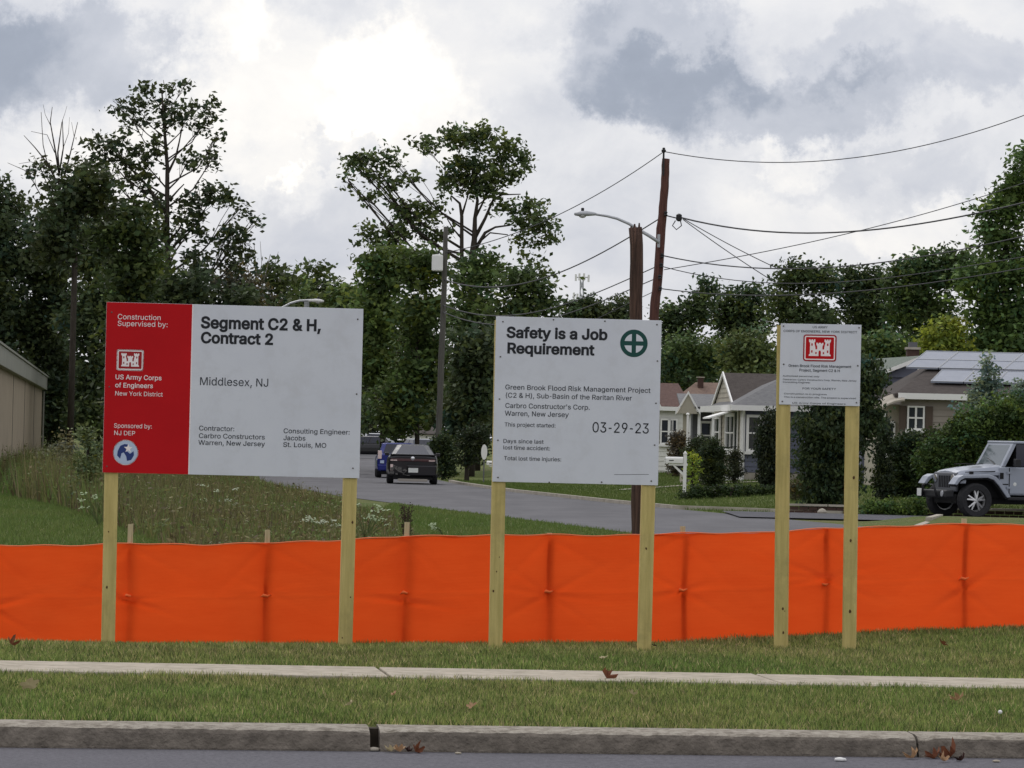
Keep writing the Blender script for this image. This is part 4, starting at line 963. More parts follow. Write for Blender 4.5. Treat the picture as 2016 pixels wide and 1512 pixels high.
# ------------------------------------------------------------------ foliage
def leaf_cloud(name, blobs, leaf, dens, col, seed, parent=None, jitter=.35, cs=.55, flat=.6, drop=0, var=.24, asp=.55):
    """blobs: (center, (rx,ry,rz), density). Leaves gather in sprays through each volume."""
    r = np.random.default_rng(seed)
    PP, CC = [], []
    for c, rad, de in blobs:
        vol_area = math.pi*rad[0]*rad[2]
        n = int(vol_area*dens*de/(leaf*leaf*.15))
        if n < 4: continue
        m = max(3, int(vol_area/(cs*cs)*(3.6 if dens < 2.6 else 6)*min(1, .3+de*.6)))
        d = r.normal(size=(m, 3)); d /= np.linalg.norm(d, axis=1)[:, None]
        rr = r.random((m, 1))**(1/2.4)
        cen = np.array(c)+d*rr*np.array(rad)*r.uniform(.82, 1.1, (m, 1))
        tint = r.normal(0, 1, (m, 1))*var
        warm = r.normal(0, 1, (m, 1))*.16
        idx = r.integers(0, m, n)
        sp_ = r.normal(0, 1, (n, 3))*cs*np.array([.5, .5, .34])
        p = cen[idx]+sp_
        PP.append(p)
        base = np.array(col)
        cc = base[None, :]*np.exp(tint[idx])*(1+np.concatenate([warm[idx], warm[idx]*.4, -warm[idx]], 1))
        cc = cc*r.uniform(.7, 1.35, (n, 1))*np.array([1.36, 1.38, 1.16]); CC.append(cc)
    p = np.concatenate(PP); cc = np.clip(np.concatenate(CC), .004, .6); n = len(p)
    # orientation
    a = r.normal(size=(n, 3)); a[:, 2] *= flat; a[:, 2] -= drop; a /= np.linalg.norm(a, axis=1)[:, None]
    b = r.normal(size=(n, 3)); b -= a*np.sum(a*b, 1)[:, None]; b /= np.linalg.norm(b, axis=1)[:, None]
    s = leaf*r.uniform(1-jitter, 1+jitter, (n, 1))
    V = np.zeros((n, 4, 3))
    nrm = np.cross(a, b)
    V[:, 0] = p-a*s*.5; V[:, 1] = p+b*s*asp*.5+nrm*s*.08; V[:, 2] = p+a*s*.5; V[:, 3] = p-b*s*asp*.5+nrm*s*.08
    if parent is not None:
        V -= np.array(rootmat(parent).translation)
    return np_mesh(name, V, 4, cc, M['leaf'], parent)

NL = 0
def tree(name, label, D, blobs, trunk=None, limbs=(), leaf=.26, dens=2.2, col=(.055, .075, .026), seed=1, depth=.8, bark='bark', cs=.6, cat='tree', group=None, auto=6, base=None, twr=.05, **kw):
    """blobs in photo pixels (cx, cy, rx, ry[, density[, dD]])"""
    k = F/D; rs = random.Random(seed)
    B3 = []
    for b in blobs:
        cx, cy, rx, ry = b[:4]; de = b[4] if len(b) > 4 else 1; dd = b[5] if len(b) > 5 else rs.uniform(-.4, .4)*rx/k
        c = P(cx, cy, D+dd); B3.append((tuple(c), (rx/k, depth*max(rx, ry)/k, ry/k), de))
    bx = sum(b[0] for b in blobs)/len(blobs) if trunk is None else trunk[0][0]
    by = max(b[1]+b[3] for b in blobs)
    if trunk is None:
        trunk = [(bx, by, 9*k/40), (bx, sum(b[1] for b in blobs)/len(blobs), 4*k/40)]
    p0 = P(trunk[0][0], trunk[0][1], D); gz = hz(p0.x, p0.y)
    t = thing(name, label, cat, (p0.x, p0.y, gz), 0, group)
    mb = MB()
    pts = [Vector((p0.x, p0.y, gz-.2))]+[P(x, y, D) for x, y, w in trunk]
    rad = [trunk[0][2]/k/2*1.25]+[w/k/2 for x, y, w in trunk]
    if pts[1].z < gz+.1: pts[1].z = gz+.3
    mb.tube(pts, rad, 8)
    for lm in limbs:
        mb.tube([P(x, y, D+(dd if False else 0)) for x, y, w in lm], [w/k/2 for x, y, w in lm], 6)
    # limbs to the foliage masses
    tp = pts[1:]; tr = rad[1:]
    for c, rd, de in B3[:auto*4]:
        if auto <= 0: break
        c = Vector(c)
        # leave the trunk well below the foliage mass and climb to it
        zt = c.z-.75*abs(c.x-tp[-1].x)-rd[2]*.9
        f = min(max((zt-tp[0].z)/max(.1, tp[-1].z-tp[0].z), .05), .93); zz = tp[0].z+f*(tp[-1].z-tp[0].z)
        s = tp[-1]; r0 = .03
        for j in range(len(tp)-1):
            if tp[j].z <= zz <= tp[j+1].z:
                g = (zz-tp[j].z)/max(.01, tp[j+1].z-tp[j].z); s = tp[j].lerp(tp[j+1], g); r0 = min((tr[j]+(tr[j+1]-tr[j])*g)*.45, .09); break
        r0 = max(r0, .025)
        mid = s.lerp(c, .5)+Vector((rs.uniform(-.3, .3), rs.uniform(-.3, .3), -.10*(c-s).length))
        mb.tube([s, mid, c], [r0, r0*.7, r0*.35], 5)
        for _ in range(5):
            e = c+Vector((rs.uniform(-1, 1)*rd[0], rs.uniform(-1, 1)*rd[1], rs.uniform(-.5, 1)*rd[2]))*.9
            st = mid.lerp(c, rs.random())
            mb.tube([st, st.lerp(e, .5)+Vector((0, 0, .1)), e], [r0*.35, r0*.22, .012], 4)
    mb.build('trunk', M[bark], t, world=True, smooth=True)
    if blobs:
        leaf_cloud('crown', B3, leaf, dens, col, seed, t, cs=cs, **kw)
    return t

DK = (.048, .070, .026); MID = (.060, .086, .030); LT = (.085, .115, .040); DKK = (.044, .060, .028)
# tall open tree, left
def ell(x0, x1, y0, y1, de=1, dd=None):
    b = [(x0+x1)/2, (y0+y1)/2, (x1-x0)/2, (y1-y0)/2, de]
    return tuple(b+([dd] if dd is not None else []))
tree('tall_tree', 'tall open-crowned tree with straight visible trunk behind the red sign panel', 185,
     [ell(268, 302, 152, 190, .9), ell(318, 352, 155, 190, .8), ell(350, 380, 153, 180, .7), ell(212, 245, 192, 225, .8), ell(240, 300, 185, 235, .7), ell(290, 350, 190, 240, .8),
      ell(345, 400, 185, 250, .75), ell(395, 436, 190, 245, .75), ell(225, 300, 220, 262, .6), ell(300, 370, 225, 262, .7), ell(412, 448, 257, 282, .6), ell(370, 425, 232, 262, .6),
      ell(158, 215, 262, 300, .7), ell(190, 260, 262, 320, .7), ell(230, 310, 270, 340, .75), ell(290, 335, 255, 330, .6), ell(340, 400, 295, 335, .75), ell(390, 445, 290, 335, .7),
      ell(165, 235, 300, 360, .8), ell(230, 310, 320, 380, .8), ell(340, 400, 375, 440, .9), ell(380, 460, 352, 420, .95), ell(455, 490, 395, 425, .8), ell(485, 512, 420, 455, .7),
      ell(250, 330, 370, 450, .9), ell(335, 420, 420, 480, .8), ell(410, 500, 440, 500, .95), ell(420, 505, 480, 540, .85), ell(290, 350, 430, 500, .8), ell(350, 430, 480, 560, .9), ell(260, 340, 490, 560, .8)],
     trunk=[(337, 900, 17), (333, 600, 13), (328, 450, 11), (329, 330, 8), (322, 240, 5), (318, 180, 3)],
     limbs=[[(326, 420, 8), (300, 380, 6), (272, 345, 4), (240, 320, 2)], [(328, 345, 6), (345, 310, 4), (352, 280, 3), (360, 240, 2)], [(331, 500, 6), (360, 460, 5), (400, 430, 3)],
            [(327, 400, 5), (352, 372, 3), (362, 362, 2)], [(332, 520, 7), (300, 470, 5), (270, 420, 3)]],
     leaf=.29, dens=1.7, col=(.042, .055, .026), seed=5, cs=.40, depth=.9, auto=7)
tree('slender_tree', 'half-bare tree with thin leafless top branches left of the tall tree', 203,
     [ell(55, 90, 300, 335, .5), ell(60, 110, 310, 360, .6), ell(85, 135, 330, 400, .8), ell(120, 175, 300, 380, .85), ell(40, 75, 330, 360, .4), ell(30, 110, 380, 420, .55), ell(60, 140, 400, 470, .9), ell(120, 190, 370, 460, 1)],
     trunk=[(130, 900, 16), (125, 600, 12), (118, 420, 8), (115, 350, 5)],
     limbs=[[(116, 345, 4), (107, 290, 3), (98, 240, 2), (102, 210, 1)], [(116, 345, 4), (113, 300, 3), (121, 240, 1.6)], [(116, 340, 4), (124, 290, 2.5), (122, 235, 1.2)],
            [(125, 350, 4), (138, 300, 2.4), (152, 240, 1.2)], [(112, 360, 4), (92, 320, 3), (68, 290, 2), (46, 266, 1)], [(92, 320, 2), (84, 285, 1.6), (80, 220, 1)], [(107, 300, 2), (92, 265, 1.2), (60, 258, .8)],
            [(98, 245, 1.3), (88, 225, .8), (84, 205, .6)], [(138, 300, 1.5), (145, 268, 1), (140, 240, .6)], [(68, 345, 2), (48, 335, 1.4), (14, 320, .8)], [(92, 330, 2), (60, 318, 1), (36, 322, .7)],
            [(121, 240, 1), (127, 222, .7), (131, 208, .5)], [(124, 290, 1.3), (134, 262, .9), (136, 230, .5)]],
     leaf=.3, dens=1.3, col=(.048, .058, .026), seed=6, bark='bark', cs=.45, auto=2)
# dense woods at left
G1 = 'dense dark trees of the wood at left'
for i, (D, bl, c) in enumerate([
    (198, [ell(-60, 60, 380, 560), ell(-80, 60, 500, 700), ell(-60, 70, 650, 840), ell(-60, 30, 350, 430, .7)], DKK),
    (200, [ell(30, 150, 440, 600), ell(20, 170, 560, 740), ell(30, 180, 700, 880), ell(60, 130, 425, 480, .8)], DKK),
    (194, [ell(130, 240, 420, 560), ell(120, 260, 540, 700), ell(130, 280, 660, 880)], DKK),
    (168, [ell(180, 300, 390, 500), ell(200, 330, 470, 600, 1), ell(210, 340, 580, 760), ell(200, 330, 730, 880)], (.042, .060, .022)),
    (176, [ell(300, 420, 520, 640), ell(290, 440, 600, 760), ell(300, 450, 730, 880), ell(420, 500, 560, 660)], DKK),
    (205, [ell(410, 500, 520, 620, .8), ell(430, 540, 540, 660, .9), ell(440, 560, 620, 760), ell(440, 560, 740, 880)], (.062, .056, .036)),
    (162, [ell(90, 200, 350, 440, .8), ell(140, 230, 330, 420, .7), ell(60, 160, 420, 520)], (.036, .048, .02)),
    (178, [ell(230, 300, 480, 570), ell(225, 290, 520, 620)], (.055, .085, .028))]):
    labs = ['dark leafy tree at the far left edge above the beige building', 'dark dense tree just right of the beige building corner', 'dark tree mass left of the red sign panel',
            'mid-green tree rising straight behind the red sign panel', 'very dark tree behind the white part of the large sign', 'brownish thin-leaved tree above the large sign top, right of the tall tree',
            'upper dark tree below the bare branches at left', 'brighter green tree just above the red panel corner']
    tree('woodland_tree', labs[i], D, bl, leaf=.31, dens=5.5 if i != 5 else 2.2, col=c, seed=20+i, cs=.8, auto=1, group=G1)
# thin grey bare tree
tree('bare_tree', 'pale leafless small tree right of the tall open tree', 220, [ell(470, 530, 540, 600, .35)],
     trunk=[(500, 900, 8), (500, 620, 5), (498, 560, 3)],
     limbs=[[(500, 600, 3), (490, 540, 2), (478, 490, 1)], [(500, 590, 3), (505, 540, 2), (500, 480, 1)], [(500, 600, 3), (520, 550, 2), (532, 500, 1)], [(505, 560, 2), (515, 520, 1.2), (512, 475, .7)], [(495, 570, 2), (475, 540, 1.2), (462, 520, .8)], [(520, 550, 1.5), (540, 520, 1), (548, 495, .6)]],
     leaf=.2, dens=.8, col=(.07, .06, .045), seed=31, bark='bark_pale', auto=0)
# far trees in the gap
for i, (D, bl, c) in enumerate([
    (300, [ell(540, 620, 560, 640), ell(560, 600, 535, 570, .8), ell(530, 640, 620, 760)], LT),
    (320, [ell(590, 680, 540, 600, .8), ell(600, 700, 580, 700), ell(600, 640, 512, 545, .7)], (.062, .085, .036)),
    (290, [ell(640, 720, 550, 640), ell(630, 730, 620, 780), ell(560, 700, 700, 880)], (.08, .11, .038)),
    (280, [ell(510, 570, 515, 580, .8), ell(505, 575, 560, 680)], (.055, .072, .032))]):
    tree('distant_tree', ['light green far tree beside the lamp over the large sign', 'ragged far tree with notched top in the gap above the large sign', 'pale green far tree at the right end of the large sign top', 'grey-green far tree left of the pale street lamp'][i],
         D, bl, leaf=.5, dens=4.8, col=c, seed=40+i, cs=.9, auto=1, group='far trees seen in the gap above the large sign')
# tall central tree
tree('tall_tree', 'tall spreading tree with forked bare limbs between the first two signs', 205,
     [ell(672, 720, 290, 350, .75), ell(700, 760, 288, 350, .85), ell(735, 800, 285, 335, .8), ell(670, 700, 330, 380, .6), ell(715, 790, 330, 390, .75), ell(775, 830, 335, 370, .6), ell(705, 745, 372, 405, .7),
      ell(805, 870, 262, 310, .95), ell(860, 930, 240, 300, 1.1), ell(900, 980, 238, 310, 1.3), ell(960, 1035, 262, 330, 1.2), ell(1000, 1048, 285, 340, .9), ell(870, 960, 290, 360, 1.4), ell(940, 1030, 310, 370, 1.2),
      ell(860, 900, 320, 385, .9), ell(890, 960, 340, 395, 1.1), ell(930, 1000, 345, 400, .8), ell(1000, 1030, 330, 372, .6),
      ell(760, 830, 385, 440, 1.1), ell(800, 880, 385, 450, .9), ell(750, 820, 425, 480, 1.2), ell(820, 890, 430, 490, .9), ell(695, 745, 440, 495, .9), ell(730, 790, 440, 500, 1.1), ell(865, 890, 340, 400, .8),
      ell(960, 1020, 390, 430, .9), ell(1010, 1080, 382, 430, 1), ell(1000, 1090, 410, 470, 1.3), ell(1060, 1108, 430, 490, .9), ell(1010, 1060, 455, 500, .8), ell(1020, 1070, 490, 530, .5), ell(1045, 1085, 500, 560, .4)],
     trunk=[(928, 900, 20), (928, 560, 17), (929, 515, 15), (934, 470, 11), (935, 430, 8), (940, 395, 6), (930, 330, 4)],
     limbs=[[(912, 560, 9), (909, 500, 8), (909, 425, 7), (905, 400, 5), (888, 385, 3)], [(909, 425, 5), (918, 395, 3), (925, 370, 2)], [(934, 470, 8), (955, 430, 6), (972, 390, 4), (990, 383, 3), (1025, 382, 2)],
            [(936, 490, 8), (955, 458, 6), (975, 447, 4), (1005, 443, 3)], [(945, 475, 4), (965, 458, 3), (1000, 462, 2)], [(909, 470, 4), (892, 450, 3), (880, 430, 2)], [(935, 430, 5), (950, 400, 4), (965, 360, 3)], [(850, 480, 6), (800, 430, 5), (770, 390, 4), (740, 355, 3)], [(909, 500, 5), (870, 490, 5), (850, 480, 5)]],
     leaf=.29, dens=1.65, col=(.066, .088, .034), seed=50, cs=.44, auto=3, depth=.9)
for i, (D, bl, c) in enumerate([
    (196, [ell(705, 790, 490, 580), ell(700, 800, 560, 680), ell(690, 790, 640, 760), ell(740, 830, 480, 560)], (.075, .108, .034)),
    (190, [ell(790, 880, 480, 580), ell(780, 890, 560, 680), ell(780, 890, 660, 800), ell(730, 830, 740, 860)], (.058, .085, .028)),
    (200, [ell(900, 990, 500, 580), ell(880, 990, 560, 690), ell(890, 1010, 660, 800)], (.066, .098, .034)),
    (192, [ell(980, 1060, 530, 610), ell(970, 1080, 580, 700), ell(960, 1090, 680, 820), ell(1040, 1092, 545, 620, .8)], (.054, .078, .030)),
    (180, [ell(880, 970, 700, 800), ell(870, 980, 760, 880), ell(890, 990, 640, 740)], DKK),
    (186, [ell(1040, 1130, 700, 860), ell(1100, 1250, 660, 860), ell(1040, 1120, 640, 740)], DKK)]):
    tree('woodland_tree', ['green tree at the left of the central clump, right beside the large sign', 'dark green tree left of the distant grey pole', 'green tree directly below the forked limbs of the tall central tree', 'dark tree at the right of the central clump above the safety sign edge', 'very dark tree right of the distant pole behind the cars', 'dark tree hidden mostly behind the safety sign'][i],
         D, bl, leaf=.30, dens=5.2, col=c, seed=60+i, cs=.75, auto=1, group='dense trees of the central clump')
for i, (D, bl, c) in enumerate([
    (430, [ell(690, 760, 640, 760), ell(690, 780, 720, 830), ell(700, 760, 560, 660)], (.05, .055, .028)),
    (415, [ell(740, 830, 700, 850), ell(750, 880, 640, 760), ell(790, 900, 760, 850)], (.036, .034, .02)),
    (400, [ell(680, 750, 780, 850, 1), ell(800, 960, 780, 845, 1)], DKK)]):
    tree('distant_tree', ['dark green tree at the far end of the side street', 'reddish dark tree over the far end of the side street', 'low dark tree at the bend of the side street'][i], D, bl, leaf=.6, dens=3.5, col=c, seed=80+i, cs=1.1, auto=1, group='trees at the far end of the side street')
# belt of trees at the right
for i, (D, bl, c, lf) in enumerate([
    (300, [ell(1095, 1160, 590, 660), ell(1140, 1210, 578, 650), ell(1190, 1250, 580, 660), ell(1095, 1250, 620, 720)], (.045, .062, .028), .36),
    (255, [ell(1285, 1360, 600, 680), ell(1340, 1400, 575, 650), ell(1376, 1412, 545, 600, .9), ell(1290, 1400, 650, 760)], (.045, .066, .03), .32),
    (262, [ell(1395, 1470, 572, 640, .8), ell(1410, 1500, 590, 680), ell(1400, 1520, 660, 780), ell(1440, 1530, 560, 620, .55)], (.04, .058, .026), .32),
    (220, [ell(1530, 1600, 508, 580, .85), ell(1590, 1650, 515, 590, .8), ell(1520, 1570, 560, 630, .8), ell(1540, 1640, 570, 680, .9), ell(1500, 1540, 590, 650, .4), ell(1530, 1660, 640, 760)], (.048, .068, .030), .28),
    (235, [ell(1640, 1720, 520, 600), ell(1650, 1760, 560, 680), ell(1640, 1780, 640, 760), ell(1700, 1760, 530, 590, .8)], (.038, .056, .026), .30),
    (225, [ell(1740, 1820, 510, 600), ell(1790, 1880, 490, 580), ell(1750, 1880, 560, 680), ell(1750, 1880, 650, 740), ell(1850, 1930, 480, 580)], (.056, .084, .032), .30),
    (170, [ell(1925, 2010, 400, 480), ell(1960, 2060, 330, 430), ell(1990, 2100, 290, 380), ell(1895, 1960, 520, 600), ell(1920, 2040, 460, 580), ell(1900, 2060, 560, 700), ell(1870, 2040, 640, 760), ell(1930, 1960, 400, 430, .7)], (.068, .105, .034), .26),
    (168, [ell(1815, 1870, 640, 690), ell(1840, 1900, 625, 680), ell(1820, 1905, 655, 720), ell(1850, 1890, 690, 740)], (.16, .19, .035), .22),
    (200, [ell(1300, 1380, 660, 740), ell(1360, 1440, 670, 745), ell(1290, 1360, 720, 790)], (.058, .085, .034), .26),
    (195, [ell(1420, 1480, 660, 740), ell(1460, 1530, 650, 740), ell(1440, 1540, 700, 790)], (.09, .115, .045), .26),
    (205, [ell(1300, 1350, 700, 760, .8), ell(1310, 1340, 690, 730)], (.13, .17, .12), .24),
    (190, [ell(1690, 1760, 655, 720), ell(1740, 1800, 665, 720), ell(1700, 1790, 690, 760)], (.075, .105, .035), .26)]):
    tree('belt_tree', ['round-topped far trees left of the short brown pole, over the safety sign', 'dark tree right of the leaning pole over the safety sign corner', 'thin-crowned dark tree midway between the safety and notice signs', 'tall dark tree directly above the small notice sign',
                       'dark tree just right of the small notice sign top', 'broad dark tree behind the solar-panel house roof', 'large green tree at the right edge of the picture', 'bright yellow-green tree behind the solar-panel roof',
                       'mid-green tree behind the maroon-roofed white house', 'olive-green tree behind the gabled house', 'pale blue-green small tree above the white house roof', 'light olive tree behind the chimney at right'][i],
         D, bl, leaf=lf*1.0, dens=5.2, col=c, seed=90+i, cs=.75 if i != 7 else .5, auto=1, group='trees of the belt behind the houses')
# solid wood further back so that no sky shows low down
fr = []
rs = random.Random(4)
for i in range(70):
    x = -1400+i*70; y = 800+rs.uniform(-20, 20)
    if 480 < x < 720: y += 5
    fr.append((x, y, 72, 95, 1, rs.uniform(-15, 15)))
B3 = [(tuple(P(c[0], c[1], 470+c[5])), (c[2]*470/F, 3.5, c[3]*470/F), 1) for c in fr]
stuff(leaf_cloud('far_woodland', B3, 1.0, 2.2, (.038, .05, .024), 140, None, cs=1.3))

# ------------------------------------------------------------------ shrubs round the houses
def shrub(name, label, D, blobs, leaf=.1, dens=2.2, col=DK, seed=1, cs=.2, stem=True, group=None, cat='shrub', **kw):
    k = F/D; cx = sum(b[0] for b in blobs)/len(blobs); yb = max(b[1]+b[3] for b in blobs); yc = sum(b[1] for b in blobs)/len(blobs)
    kw.setdefault('trunk', [(cx, yb, .10*k), (cx, yc, .05*k)]); dens *= 1.9
    p = P(cx, yb, D); gz = hz(p.x, p.y)
    if p.z > gz+.02 and name != 'spruce':       # let the skirt reach the ground
        yg = yb+(p.z-gz)*k; low = [b for b in blobs if b[1]+b[3] > yb-12]
        blobs = list(blobs)+[(b[0], (b[1]+yg)/2, b[2]*.96, max(4, (yg-b[1])/2+2), 1) for b in low]
    return tree(name, label, D, blobs, leaf=leaf, dens=dens, col=col, seed=seed, cs=cs, auto=0, cat=cat, group=group, **kw)
shrub('conifer', 'big dark conical evergreen standing behind the small notice sign', 104,
      [ell(1575, 1660, 930, 1000), ell(1562, 1690, 860, 960), ell(1556, 1700, 790, 900), ell(1575, 1720, 720, 820), ell(1600, 1725, 690, 760), ell(1640, 1720, 780, 900), ell(1690, 1745, 700, 800, .9), ell(1700, 1740, 780, 860, .8), ell(1640, 1700, 900, 985)],
      leaf=.12, dens=2.6, col=(.034, .050, .024), seed=201, cat='conifer', flat=1.6)
shrub('conifer', 'narrow dark columnar evergreen at the blue house corner, left of the notice post', 118,
      [ell(1492, 1532, 900, 985), ell(1486, 1536, 840, 930), ell(1492, 1540, 805, 880), ell(1498, 1545, 900, 960)], leaf=.1, dens=2.6, col=(.020, .027, .015), seed=202, cat='conifer', flat=1.6)
shrub('conifer', 'slim dark columnar evergreen between the big evergreen and the hedge', 110,
      [ell(1722, 1752, 900, 970), ell(1724, 1752, 850, 920), ell(1728, 1750, 820, 880)], leaf=.1, dens=2.5, col=(.022, .032, .016), seed=203, cat='conifer', flat=1.6)
shrub('spruce', 'bluish spruce in front of the solar-panel roof', 108,
      [ell(1938, 1954, 690, 740, .8), ell(1925, 1968, 720, 770, .8), ell(1905, 1985, 750, 800, .8), ell(1880, 2000, 780, 830), ell(1865, 2010, 810, 870), ell(1870, 2030, 850, 900), ell(1985, 2040, 740, 820, .8)],
      leaf=.12, dens=2.2, col=(.13, .17, .15), seed=204, cat='conifer', flat=.5)
shrub('hedge', 'tall rounded green shrub mass behind the silver off-roader', 106,
      [ell(1860, 1960, 800, 900), ell(1920, 2060, 770, 880), ell(1800, 1920, 850, 960), ell(1900, 2060, 860, 980), ell(1830, 1930, 900, 1000)], leaf=.1, dens=2.5, col=(.052, .082, .026), seed=205, cat='hedge', var=.35)
shrub('hedge', 'dark shrub mass below the window of the right-hand house', 112,
      [ell(1745, 1830, 850, 930), ell(1750, 1880, 880, 990), ell(1735, 1800, 900, 990), ell(1800, 1880, 840, 900)], leaf=.1, dens=2.5, col=(.026, .040, .016), seed=206, cat='hedge')
shrub('shrub', 'clipped dark conical shrub on the lawn by the house steps', 128,
      [ell(1374, 1432, 895, 936), ell(1378, 1426, 878, 920), ell(1386, 1416, 862, 900)], leaf=.08, dens=2.8, col=(.030, .042, .018), seed=207)
shrub('shrub', 'round burgundy-brown bush against the white house wall', 150, [ell(1316, 1350, 855, 897), ell(1322, 1356, 850, 890, .8)], leaf=.1, dens=2.2, col=(.075, .06, .045), seed=208)
shrub('shrub', 'low dark bush beside the conical shrub near the mailbox', 134, [ell(1350, 1385, 868, 912), ell(1355, 1400, 862, 890)], leaf=.1, dens=2.2, col=(.035, .045, .02), seed=209)
shrub('shrub', 'small bright yellow-green plant behind the white mailbox', 127, [ell(1358, 1371, 888, 915, 1)], leaf=.09, dens=1.8, col=(.19, .24, .04), seed=210, cat='plant')
shrub('shrub', 'dark low bush by the white front steps', 132, [ell(1430, 1462, 893, 915), ell(1438, 1456, 885, 900)], leaf=.08, dens=2.2, col=(.026, .03, .018), seed=211)
shrub('hedge', 'low clipped dark hedge across the lawn right of the mailbox', 117, [ell(1352, 1400, 957, 981), ell(1385, 1440, 955, 981), ell(1425, 1490, 955, 981), ell(1475, 1530, 956, 981), ell(1515, 1570, 950, 978), ell(1330, 1365, 970, 983, .7)], leaf=.07, dens=2.4, col=(.026, .042, .014), seed=212, cs=.14, cat='hedge')
shrub('hedge', 'low brown-green hedge between the notice posts', 112, [ell(1548, 1600, 945, 985), ell(1585, 1640, 950, 990)], leaf=.08, dens=2.3, col=(.06, .05, .025), seed=213, cat='hedge')
shrub('ground_plants', 'low leafy plants along the brick edging right of the notice sign', 99.5, [ell(1690, 1740, 985, 1015), ell(1730, 1790, 980, 1012), ell(1780, 1830, 980, 1012)], leaf=.09, dens=1.8, col=(.07, .11, .03), seed=214, cs=.15, cat='plants')
tree('small_tree', 'small dark round tree on the lawn left of the safety sign', 162, [ell(890, 945, 860, 918), ell(905, 968, 850, 912), ell(900, 960, 830, 880)], trunk=[(919, 932, 9), (919, 900, 7)], leaf=.14, dens=2.4, col=(.026, .036, .018), seed=215, cs=.25, auto=1)
shrub('shrub', 'dark tall bush behind the black sedan', 166, [ell(862, 900, 868, 925), ell(858, 890, 850, 900), ell(840, 880, 865, 905)], leaf=.14, dens=2.4, col=(.03, .044, .018), seed=216, cs=.3)
shrub('shrub', 'wide dark shrubbery under the trees left of the side street', 180, [ell(440, 560, 800, 900), ell(540, 640, 790, 890), ell(620, 715, 780, 885), ell(340, 460, 790, 910)], leaf=.2, dens=2.2, col=DKK, seed=217, cs=.4)

# ------------------------------------------------------------------ weeds
def weed_edge(x):     # nearest distance of the tall weeds at photo column x
    return float(np.interp(x, [-600, 0, 100, 200, 340, 430, 560, 700, 760, 860, 970, 1010], [150, 103, 88, 72, 58, 50, 44, 42, 44, 50, 55, 57]))
def weeds():
    r = np.random.default_rng(77)
    N = 900000
    D = 42+(165-42)*r.random(N)**1.15
    px = r.uniform(-420, 1010, N)
    x = (px-1008)/F*D
    edge = np.interp(px, [-600, 0, 100, 200, 340, 430, 560, 700, 760, 860, 970, 1010], [150, 103, 88, 72, 58, 50, 44, 42, 44, 50, 55, 57])
    edge = edge+2.5*noise2(px*.02, px*0, 1, 3)
    d = x-xc(D)
    # mown strip along the street widens to the right
    strip = np.interp(px, [560, 740, 860, 1000], [1.0, 3.0, 5.5, 7.0])
    ok = (D > edge) & (d < -HWL-strip) & (D < np.interp(px, [0, 450, 720], [165, 150, 96]))
    n1 = noise2(x, D, .5, 5)+.7*noise2(x, D, 1.7, 6)
    ok &= r.random(N) < .30*np.clip(.75+.5*n1, .15, 1.2)*np.interp(D, [42, 165], [1, .5])
    x, D, px, n1 = x[ok], D[ok], px[ok], n1[ok]
    n = len(x)
    hm = np.interp(px, [-100, 100, 200, 400, 560, 760, 900, 1000], [.85, .8, .68, .42, .30, .28, .18, .10])
    hm = hm*np.interp(D, [42, 60, 90], [.6, .85, 1.1])
    h = hm*(.4+.8*r.random(n)**1.4)*(1+.38*n1)
    k = noise2(x, D, .35, 9)+r.normal(0, .35, n)
    a = np.array([.150, .135, .052]); b = np.array([.100, .160, .040]); c = np.array([.20, .165, .085]); e = np.array([.09, .068, .035])
    t = np.clip(k*.8+.5, 0, 1)[:, None]
    cc = a*(1-t)+b*t
    u = r.random(n); cc = np.where((u < .14)[:, None], c, cc); cc = np.where((u > .82)[:, None], e, cc)
    cc = cc*r.uniform(.65, 1.3, (n, 1))
    o = blades('tall_weeds', x, D, np.clip(h, .05, 1.9), r.uniform(.014, .04, n)*np.interp(D, [42, 100], [.8, 1.3]), cc, 78, .55, zfun=H)
    # stalk leaves half way up
    r2 = np.random.default_rng(80); sel = r2.random(n) < .45
    xs2, ds2, hs2, cs2 = x[sel], D[sel], h[sel], cc[sel]
    m = len(xs2); p = np.stack([xs2+r2.normal(0, .05, m), ds2+r2.normal(0, .05, m), H(xs2, ds2)+hs2*r2.uniform(.3, 1., m)], 1)
    a_ = r2.normal(size=(m, 3)); a_[:, 2] = np.abs(a_[:, 2])*.6; a_ /= np.linalg.norm(a_, axis=1)[:, None]
    b_ = r2.normal(size=(m, 3)); b_ -= a_*np.sum(a_*b_, 1)[:, None]; b_ /= np.linalg.norm(b_, axis=1)[:, None]
    s = r2.uniform(.02, .06, (m, 1)); V = np.zeros((m, 4, 3))
    V[:, 0] = p-a_*s; V[:, 1] = p+b_*s*.4; V[:, 2] = p+a_*s; V[:, 3] = p-b_*s*.4
    stuff(np_mesh('weed_leaves', V, 4, cs2*1.15, M['leaf']))
weeds()
# mown grass tufts beyond the fence
def stubble(name, n, pxr, dr, hh, cols, seed, cond=None):
    r = np.random.default_rng(seed); D = r.uniform(*dr, n); px = r.uniform(*pxr, n); x = (px-1008)/F*D
    ok = np.ones(n, bool) if cond is None else cond(px, D, x)
    x, D = x[ok], D[ok]; m = len(x); t = np.clip(.5+.4*noise2(x, D, .5, seed)+r.normal(0, .2, m), 0, 1)[:, None]
    c = np.array(cols[0])*(1-t)+np.array(cols[1])*t
    blades(name, x, D, hh*(.5+r.random(m)), r.uniform(.012, .03, m), c*r.uniform(.7, 1.3, (m, 1)), seed, .8)
stubble('mown_grass', 170000, (-200, 1300), (46, 112), .06, [(.085, .15, .03), (.14, .17, .05)], 91,
        lambda px, D, x: (D < np.interp(px, [0, 100, 200, 340, 560, 700, 800, 1300], [108, 92, 78, 64, 50, 70, 110, 112])) & (x-xc(D) < -HWL-.05))
